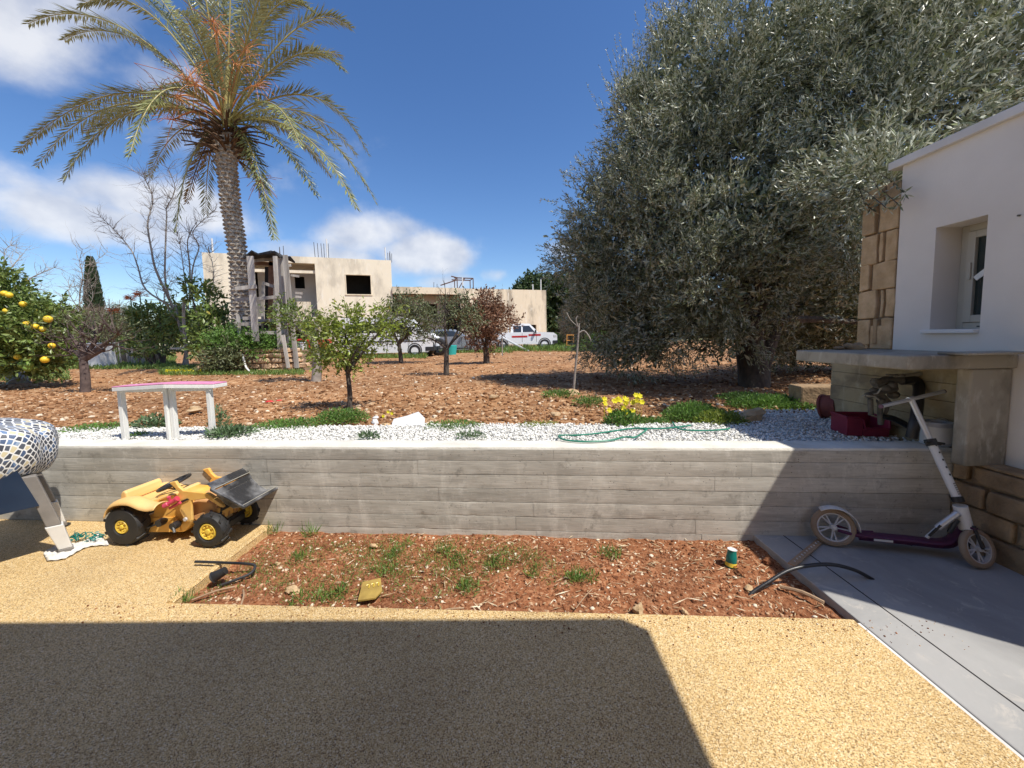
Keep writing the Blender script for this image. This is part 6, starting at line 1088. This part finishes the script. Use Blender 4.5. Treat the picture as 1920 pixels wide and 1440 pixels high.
m_ = MB(); bo = 2.0; oa = FU(800, 570, bo); ob_ = FU(820, 590, bo); oc = FU(833, 569, bo); od = FU(866, 640, bo)
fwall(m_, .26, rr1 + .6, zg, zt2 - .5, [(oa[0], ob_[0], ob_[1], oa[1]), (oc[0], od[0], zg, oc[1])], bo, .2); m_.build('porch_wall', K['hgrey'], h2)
m_ = MB(); fbox(m_, .002, rr1, zt2 - .62, zt2, -.25, .2); fbox(m_, .002, uE - .3, zt2 - .3, zt2 - .1, .253, 8); m_.build('roof_slab', K['house2'], h2)
m_ = MB(); fbox(m_, uE - .25, uE, zg, zt2, .254, 8); fbox(m_, .26, uE - .25, zg, zt2, 7.8, 8); m_.build('side_wall', K['house2'], h2)
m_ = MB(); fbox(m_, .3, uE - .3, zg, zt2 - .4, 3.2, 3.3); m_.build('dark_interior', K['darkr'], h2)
for px, tp_ in [(867, 520), (999, 533), (1014, 524)]:
    u, z = FU(px, tp_, .8); MB().tube([fp(u, zt2 - .1, .8), fp(u, z, .8)], .06, 7).build('roof_pipe', K['paint'], h2)
bars(h2, [811, 817], 531, zt2 - .1, 1.0)
u0, z0 = FU(857, 521, 2); u1, _ = FU(887, 521, 2); fr_ = thing('steel_frame', 'rusty steel frame standing on the low roof', 'frame', fp((u0 + u1) / 2, zt2, 3)); m_ = MB(); tz = z0
for u in (u0, u1):
    for d in (2, 3.4): m_.tube([fp(u, zt2 - .1, d), fp(u, tz, d)], .05, 5)
m_.tube([fp(u0, zt2, 2), fp(u0 + .8, tz, 2)], .05, 5); m_.build('leg', K['rust'], fr_); m_ = MB()
for d in (2, 3.4): m_.tube([fp(u0 - .3, tz, d), fp(u1, tz, d)], .06, 5)
for u in (u0, u1, (u0 + u1) / 2): m_.tube([fp(u, tz, 2), fp(u, tz, 3.4)], .05, 5)
m_.build('top_rail', K['rust'], fr_); ua, za = FU(826, 535, 2); MB().tube([fp(ua, za, 2), fp(u0, tz - .2, 2)], .06, 5).tube([fp(u0 - .6, tz + .15, 2), fp(u0 + .1, tz, 2)], .06, 5).build('brace', K['rust'], fr_)
u, z = FU(782, 531, 3); MB().bb((-.5, -.3, 0), (.5, .3, .5)).xf(lambda V: V + fp(u, zt2 - .1, 3)).build('roof_clutter', K['rust'], h2)
# ================================================================== stone terrace, wooden tower
sw = thing('stone_terrace', 'rough yellow stone terrace wall under the wooden tower', 'wall', P(480, 690, 11.7) * [1, 1, 0] + [0, 0, FZ]); Ys = 11.7
x0, x1 = P(385, 680, Ys)[0], P(560, 680, Ys)[0]; zT = P(480, 657, Ys)[2]
MB().bb((x0, Ys + .02, FZ - .1), (x1, Ys + .8, zT - .02)).build('rubble_core', K['stoned'], sw)
z = FZ - .05
while z < zT - .03:
    h = rnd.uniform(.09, .17); x = x0 - rnd.uniform(0, .3)
    while x < x1:
        l_ = rnd.uniform(.14, .6); hh2 = h * rnd.uniform(.75, 1.12); pts = []
        for k in range(8):
            a_ = 2 * math.pi * k / 8 + .39; cx_, sx_ = math.cos(a_), math.sin(a_); pts.append((x + l_ / 2 + math.copysign(abs(cx_) ** .5, cx_) * l_ * .49 * rnd.uniform(.88, 1.0), Ys + .0, z + h / 2 + math.copysign(abs(sx_) ** .5, sx_) * hh2 * .47 * rnd.uniform(.85, 1.0)))
        MB().prism([np.array(p) - [0, rnd.uniform(.01, .07), 0] for p in pts], (0, .2, 0)).build('stone', K['stoneo'], sw, bevel=.015); x += l_
    z += h
tw2 = thing('wooden_tower', 'ramshackle grey plank tower leaning against the palm', 'hut', P(510, 680, 11.9) * [1, 1, 0] + [0, 0, zT]); Yw = 11.85
def plank(a, b, wpx, dy=0.0, mt='greywood', th=.04, par=None):
    A_, B_ = P(*a, Yw + dy), P(*b, Yw + dy); w_ = wpx / F * (Yw + dy); d = unit(B_ - A_); s_ = unit(np.cross(d, [0, 1, 0])) * w_ / 2
    return MB().prism([A_ - s_, A_ + s_, B_ + s_, B_ - s_], (0, th, 0)).build('plank', K[mt], par or tw2)
for a in [((468, 480), (479, 640), 12, -.3), ((515, 480), (524, 655), 7, -.2), ((522, 480), (533, 690), 6, .1), ((528, 478), (538, 660), 6, 0), ((534, 478), (556, 690), 8, -.25), ((493, 535), (492, 600), 5, 0), ((508, 480), (506, 600), 8, .5, 'rustw'), ((500, 500), (500, 600), 7, .9, 'darkr'),
          ((440, 541), (480, 537), 7, -.36), ((440, 562), (478, 560), 6, -.2), ((482, 560), (525, 556), 6, -.25), ((455, 597), (480, 596), 6, -.2), ((440, 608), (488, 607), 6, -.2), ((478, 623), (522, 624), 6, -.1), ((492, 530), (515, 538), 5, 0), ((545, 516), (560, 518), 4, -.1), ((553, 549), (566, 550), 4, -.1), ((553, 556), (564, 557), 4, -.1), ((460, 625), (480, 625), 5, -.2),
          ((445, 590), (450, 640), 6, -.1), ((530, 628), (540, 690), 6, -.3), ((525, 500), (545, 497), 5, .2), ((525, 520), (540, 523), 4, .2), ((523, 535), (538, 533), 4, .2), ((470, 488), (520, 486), 6, .3), ((470, 493), (515, 495), 6, .5, 'rustw')]: plank(*a)
for k, px in enumerate([529, 535, 541, 547]): plank((px, 630), (px + 1, 668), 6, .3, 'rustw' if k % 2 else 'greywood')
for (a, b, dy) in [((462, 492), (520, 478), -.1)]:
    pass
sheet = []
for x, y in [(462, 482), (478, 476), (490, 478), (505, 474), (520, 478), (532, 481)]: sheet.append(P(x, y, Yw))
rows = [[p + [0, d, .07 * math.sin(i * 2.3 + d * 9)] for i, p in enumerate(sheet)] for d in (-.15, .1, .35, .6)]; MB().grid(np.array(rows)).build('roof_felt', K['tar'], tw2, solid=.05)
MB().prism([P(480, 598, Yw + .4), P(525, 598, Yw + .4), P(525, 603, Yw + .4), P(480, 603, Yw + .4)], (0, 1., 0)).build('platform', K['greywood'], tw2)
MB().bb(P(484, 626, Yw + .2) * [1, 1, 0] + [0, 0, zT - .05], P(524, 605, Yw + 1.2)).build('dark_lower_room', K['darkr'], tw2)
MB().prism([P(503, 500, Yw + .7), P(515, 500, Yw + .7), P(515, 530, Yw + .7), P(503, 530, Yw + .7)], (0, .1, 0)).build('cardboard_panel', K['rustw'], tw2)
tag(MB().tube(smoothpts([P(455, 665, 11.5), P(462, 690, 11.4), P(480, 705, 11.3) , P(478, 707, 11.3)], 4), .03, 6).build('bent_pipe', K['paint'], smooth=True), 'pale bent pipe hanging down the stone terrace', 'pipe')
pbp = P(556, 655, 13.2); tag(MB().box((pbp[0], 13.2, FZ + .4), (.5, .4, .85)).box((pbp[0], 13.2, FZ + .85), (.54, .44, .05)).build('white_cabinet', K['paint'], bevel=.02), 'white cabinet beside the wooden tower foot', 'cabinet')
# ================================================================== vehicles
def vehicle(name, label, cat, px, py, length, prof_body, cab, width, mats, wheels, wr, flip=False, rz=0.0, wins=(), extra=None, group=None, Yfix=None):
    """profiles run in metres along x (rear 0 to nose) and up; nose points right."""
    g = G(px, py, FZ); t = thing(name, label, cat, g, rz, group); mt = mats
    o = np.array(t.matrix_basis)[:3, 3]; Rz = rotz(rz)
    tw3 = lambda mb: mb.xf(lambda V: V @ Rz.T + o)
    def ext(poly, y0, y1, inset=0.0):            # inset pulls the upper points in
        zmax = max(p[1] for p in poly); zmin = min(p[1] for p in poly); A = []; B = []
        for x, z in poly: f = inset * max(0, (z - zmin) / (zmax - zmin + 1e-6)); A.append((x, y0 + f, z)); B.append((x, y1 - f, z))
        n = len(poly); k = np.arange(n); V = np.array(A + B); return MB().add(V, [np.array([k]), np.array([n + k[::-1]]), np.stack([k, n + k, n + (k + 1) % n, (k + 1) % n], 1)[:, ::-1]])
    body = tw3(ext(prof_body, 0, width)).build('body', K[mt], t, smooth=True, bevel=.05, bseg=3)
    if cab: tw3(ext(cab, .04, width - .04, .14)).build('cabin', K[mt], t, smooth=True, bevel=.04, bseg=3)
    for wn_ in wins:
        poly, base, mx_ = wn_[:3]; y = .04
        zs = [p[1] for p in cab] if cab else [0, 1]; z0_, z1_ = (min(zs), max(zs)) if cab else (0, 1); off = (lambda z: .04 + .14 * (z - z0_) / (z1_ - z0_)) if cab else (lambda z: 0.0)
        V = np.array([(x, off(z) - .006, z) for x, z in poly]); tw3(MB().prism(V, (0, .004, 0))).build('window', K['carglass'], t)
        V2 = np.array([(x, width - off(z) + .002, z) for x, z in poly]); tw3(MB().prism(V2, (0, .004, 0))).build('window', K['carglass'], t)
    for wx_ in wheels:
        for yy in (-.01, width - .19):
            ty = MB().lathe((wx_, yy, wr), (0, 1, 0), [(0, wr * .6), (0, wr * .93), (.03, wr), (.17, wr), (.2, wr * .93), (.2, wr * .6)], 20); wh = tw3(ty).build('wheel', K['tyre'], t, smooth=True)
            rm = MB().lathe((wx_, yy + (.015 if yy < .5 else .185), wr), (0, 1, 0), [(0, wr * .62), (.01, wr * .5), (.02, wr * .2), (.0, .001)], 16); tw3(rm).build('rim', K['rimc'], wh, smooth=True)
            if yy < .5: tw3(MB().lathe((wx_, -.004, wr * 1.05), (0, 1, 0), [(0, wr * 1.16), (0, wr * 1.0)], 22)).build('wheel_arch', K['trim'], t)
    for (nm_, a, b, mm) in (extra or []): tw3(MB().bb(a, b)).build(nm_, K[mm], t)
    return t
vehicle('white_van', 'white panel van parked behind the orchard', 'van', 640, 672, 4.7, [(0, .3), (.15, .28), (4.4, .28), (4.62, .45), (4.66, .95), (4.45, 1.12), (3.9, 1.22), (3.35, 1.92), (3.1, 1.98), (.15, 1.98), (.02, 1.8), (0, 1.0)], None, 1.75, 'carw', (.85, 3.75), .32,
        wins=[([(2.55, 1.25), (3.25, 1.25), (3.62, 1.25), (3.3, 1.75), (2.55, 1.78)], 0, 0), ([(.4, 1.25), (2.0, 1.25), (2.0, 1.72), (.4, 1.72)], 0, 0)], extra=[('door_seam', (2.35, -.006, .4), (2.37, -.001, 1.85), 'trim'), ('side_trim', (.3, -.012, .78), (4.3, -.001, .83), 'trim'), ('side_trim', (.3, -.009, 1.06), (3.2, -.001, 1.085), 'trim'), ('door_handle', (2.42, -.03, 1.0), (2.58, -.001, 1.05), 'trim'), ('front_bumper', (4.3, -.02, .3), (4.72, 1.77, .5), 'trim'), ('headlight', (4.50, -.012, .82), (4.67, .3, 1.02), 'lampw'), ('mirror', (3.5, -.2, 1.25), (3.6, -.02, 1.5), 'trim'), ('door_seam', (3.42, -.006, .5), (3.44, -.001, 1.22), 'trim')])
vehicle('silver_car', 'silver hatchback car parked between the big tyres and the dry tree', 'car', 790, 663, 4.2, [(0, .3), (.1, .22), (4.05, .22), (4.2, .4), (4.15, .62), (3.8, .82), (2.95, .95), (.1, .98), (-.02, .7)], [(.12, .9), (.45, 1.38), (1.0, 1.46), (1.9, 1.44), (2.9, .95), (2.9, .9)], 1.7, 'cars', (.75, 3.3), .31,
        wins=[([(.55, 1.0), (1.45, 1.0), (1.45, 1.36), (.75, 1.34)], 0, 0), ([(1.52, 1.0), (2.7, 1.0), (1.95, 1.35), (1.52, 1.36)], 0, 0)], extra=[('door_seam', (1.47, -.006, .35), (1.49, -.001, .95), 'trim'), ('door_seam', (2.5, -.006, .35), (2.52, -.001, .95), 'trim'), ('headlight', (3.8, -.01, .6), (4.1, .25, .76), 'lampw'), ('mirror', (2.45, -.16, .95), (2.6, -.01, 1.08), 'cars'), ('sill_trim', (1.1, -.01, .24), (2.9, -.001, .32), 'trim')])
vehicle('white_pickup', 'white double cab pickup with red side stripes beside the low house', 'pickup truck', 917, 658, 4.6, [(0, .5), (4.35, .42), (4.55, .6), (4.55, .95), (4.35, 1.1), (3.35, 1.16), (1.6, 1.16), (0, 1.14)], [(1.5, 1.12), (1.56, 1.72), (1.8, 1.78), (2.75, 1.76), (3.35, 1.16), (3.35, 1.12)], 1.7, 'carw', (.9, 3.75), .37,
        wins=[([(1.66, 1.2), (2.2, 1.2), (2.2, 1.64), (1.7, 1.64)], 0, 0), ([(2.3, 1.2), (3.12, 1.2), (2.74, 1.64), (2.3, 1.64)], 0, 0)], extra=[('red_stripe', (1.55, -.008, .86), (2.6, -.001, .98), 'carr'), ('red_stripe', (2.68, -.009, .95), (3.5, -.001, 1.07), 'carr'), ('door_seam', (2.24, -.006, .55), (2.26, -.001, 1.15), 'trim'), ('door_seam', (3.2, -.006, .55), (3.22, -.001, 1.12), 'trim'), ('mirror', (3.1, -.2, 1.15), (3.2, -.02, 1.35), 'trim'), ('front_bumper', (4.3, -.02, .42), (4.62, 1.72, .62), 'trim'), ('headlight', (4.35, -.012, .85), (4.57, .25, 1.0), 'lampw'), ('cargo_bed', (.1, .15, 1.141), (1.45, 1.55, 1.15), 'trim'), ('bed_roll_bar', (1.3, .1, 1.15), (1.36, 1.6, 1.7), 'carw')])
# red tractor partly hidden
g = G(556, 676, FZ); rt = thing('red_tractor', 'small red tractor half hidden behind the pruned tree', 'tractor', g)
MB().lathe((g[0] + .1, g[1], g[2] + .45), (0, 1, 0), [(0, .2), (0, .42), (.05, .45), (.25, .45), (.3, .42), (.3, .2)], 18).build('wheel', K['tyre'], rt, smooth=True); MB().lathe((g[0] + 1.3, g[1], g[2] + .3), (0, 1, 0), [(0, .12), (0, .28), (.05, .3), (.2, .3), (.2, .12)], 16).build('wheel', K['tyre'], rt, smooth=True)
MB().lathe((g[0] + .1, g[1] + .02, g[2] + .45), (0, 1, 0), [(0, .21), (.03, .1), (.0, .001)], 12).build('rim', K['paint'], rt)
MB().bb((g[0] + .5, g[1] + .1, g[2] + .5), (g[0] + 1.5, g[1] + .6, g[2] + .98)).build('bonnet', K['redt'], rt, bevel=.06); MB().bb((g[0] - .3, g[1], g[2] + .92), (g[0] + .5, g[1] + .7, g[2] + 1.02)).build('mudguard', K['redt'], rt, bevel=.03); MB().tube([(g[0] + .6, g[1] + .3, g[2] + 1.0), (g[0] + .45, g[1] + .3, g[2] + 1.5)], .02, 5).build('steering_column', K['trim'], rt)
# tyres, bin, posts, poles
for px, py, lb, ax_, rad in [(798, 668, 'big dark tyre leaning nearest the white van', (.5, .8, .2), .50), (822, 667, 'big tyre with pale rim inside beside the silver car', (.1, 1, .1), .46)]:
    g = G(px, py, FZ); ax_ = unit(np.array(ax_)); c_ = g + [0, 0, rad * .98]; tag(MB().lathe(c_, ax_, [(0, rad * .58), (-.02, rad * .8), (.03, rad), (.2, rad), (.25, rad * .8), (.23, rad * .58), (.1, rad * .6), (0, rad * .58)], 24).build('old_tyre', K['tyre'], smooth=True), lb, 'tyre')
g = G(845, 665, FZ); tag(MB().lathe(g, (0, 0, 1), [(0, .01), (0, .3), (.5, .36), (.52, .33), (.05, .28)], 16).build('plastic_tub', K['tealbin'], smooth=True), 'turquoise plastic tub behind the dark thin tree', 'tub')
for px, lb in [(791, 'short white post left of the big tyres'), (942, 'thin grey post in front of the pickup')]: g = G(px, 668, FZ); tag(MB().tube([g, g + [.0, 0, 1.0 if px == 791 else .9]], .045 if px == 791 else .03, 6).build('field_post', K['paint' if px == 791 else 'barkp']), lb, 'post')
a, b = G(992, 659, FZ), P(942, 633, 26); tag(MB().tube([a, b], .06, 6).build('leaning_pole', K['paint']), 'pale pole leaning diagonally in front of the pickup', 'pole')
g = G(1069, 656, FZ); ld = thing('orange_crate_stand', 'small orange ladder-like stand by the hedge', 'stand', g); m_ = MB(); g = np.array(g)
for dx in (-.2, .2): MB().tube([g + [dx * 1.2, 0, 0], g + [dx, 0, 1.0]], .035, 5).build('leg', K['orange'], ld)
for z in (.3, .6, .95): MB().tube([g + [-.23, 0, z], g + [.23, 0, z]], .03, 5).build('rung', K['orange'], ld)
# white box, netting enclosure
g = G(150, 691, FZ); g2 = G(190, 690, FZ); wb = thing('white_container', 'old white plastic container leaning behind the pruned tree', 'container', (g + g2) / 2); MB().hexa([g, g2, g2 + [0, .7, 0], g + [0, .7, 0], g + [-.1, 0, .95], g2 + [-.12, 0, .95], g2 + [-.12, .7, .95], g + [-.1, .7, .95]]).build('box', K['paint'], wb, bevel=.04); MB().bb(g + [-.16, -.03, .952], g2 + [-.08, .75, 1.02]).build('lid', K['paint'], wb, bevel=.02)
en = thing('netting_enclosure', 'low netted enclosure with pale posts behind the bench', 'fence', G(235, 684, FZ)); Ye = G(235, 684, FZ)[1]
for px in (222, 239, 247, 254, 266, 199): p = G(px, 685, FZ); MB().prism([p, p + [.12, 0, 0], p + [.12 - .05, 0, 1.05], p + [-.05, 0, 1.05]], (0, .05, 0)).build('post', K['greywood'], en)
a, b = G(196, 685, FZ), G(275, 683, FZ); m_ = MB()
for k in range(10): m_.tube([a + [0, .03, .1 + k * .1], b + [0, .03, .1 + k * .1]], .005, 3)
for k in range(26): p = a + (b - a) * k / 25; m_.tube([p + [0, .03, 0], p + [0, .03, 1.05]], .004, 3)
m_.build('wire_mesh', K['rebar'], en); MB().prism([a + [0, .6, 0], b + [0, .6, 0], b + [0, .6, 1.0], a + [0, .6, 1.0]], (0, .05, 0)).build('dark_backing', K['tar'], en)  # plain black sheet set behind the wire mesh
tag(MB().prism([P(318, 655, 15), P(405, 655, 15), P(405, 652, 15), P(318, 652, 15)], (0, .6, 0)).build('fallen_plank', K['greywood']), 'long grey plank lying across behind the bare trees', 'plank')

# ================================================================== groups of look-alike kinds
GROUPS = {'ground_weed': 'weeds along the field edge and pebbles', 'green_bush': 'green clumps beside the pebbles', 'stone': 'loose stones on the ground', 'stick': 'dry sticks in the planting bed', 'grass_tuft': 'grass and weed tufts in the planting bed', 'young_tree': 'young orchard trees in the field', 'pruned_tree': 'pruned fruit trees in the field',
          'old_tyre': 'old tyres by the parked cars', 'field_post': 'posts at the far field edge', 'tangled_shrub': 'shrubs behind the orchard', 'loquat_bush': 'leafy bushes by the bare tree', 'climbing_bush': 'bushes round the palm', 'aloe_flower': 'flower heads above the shrubs', 'bare_tree': 'bare leafless trees on the left', 'far_tree': 'far tree lines'}
for o_ in list(COL.objects):
    k_ = o_.name.split('.')[0]
    if o_.parent is None and k_ in GROUPS and 'group' not in o_: o_['group'] = GROUPS[k_]
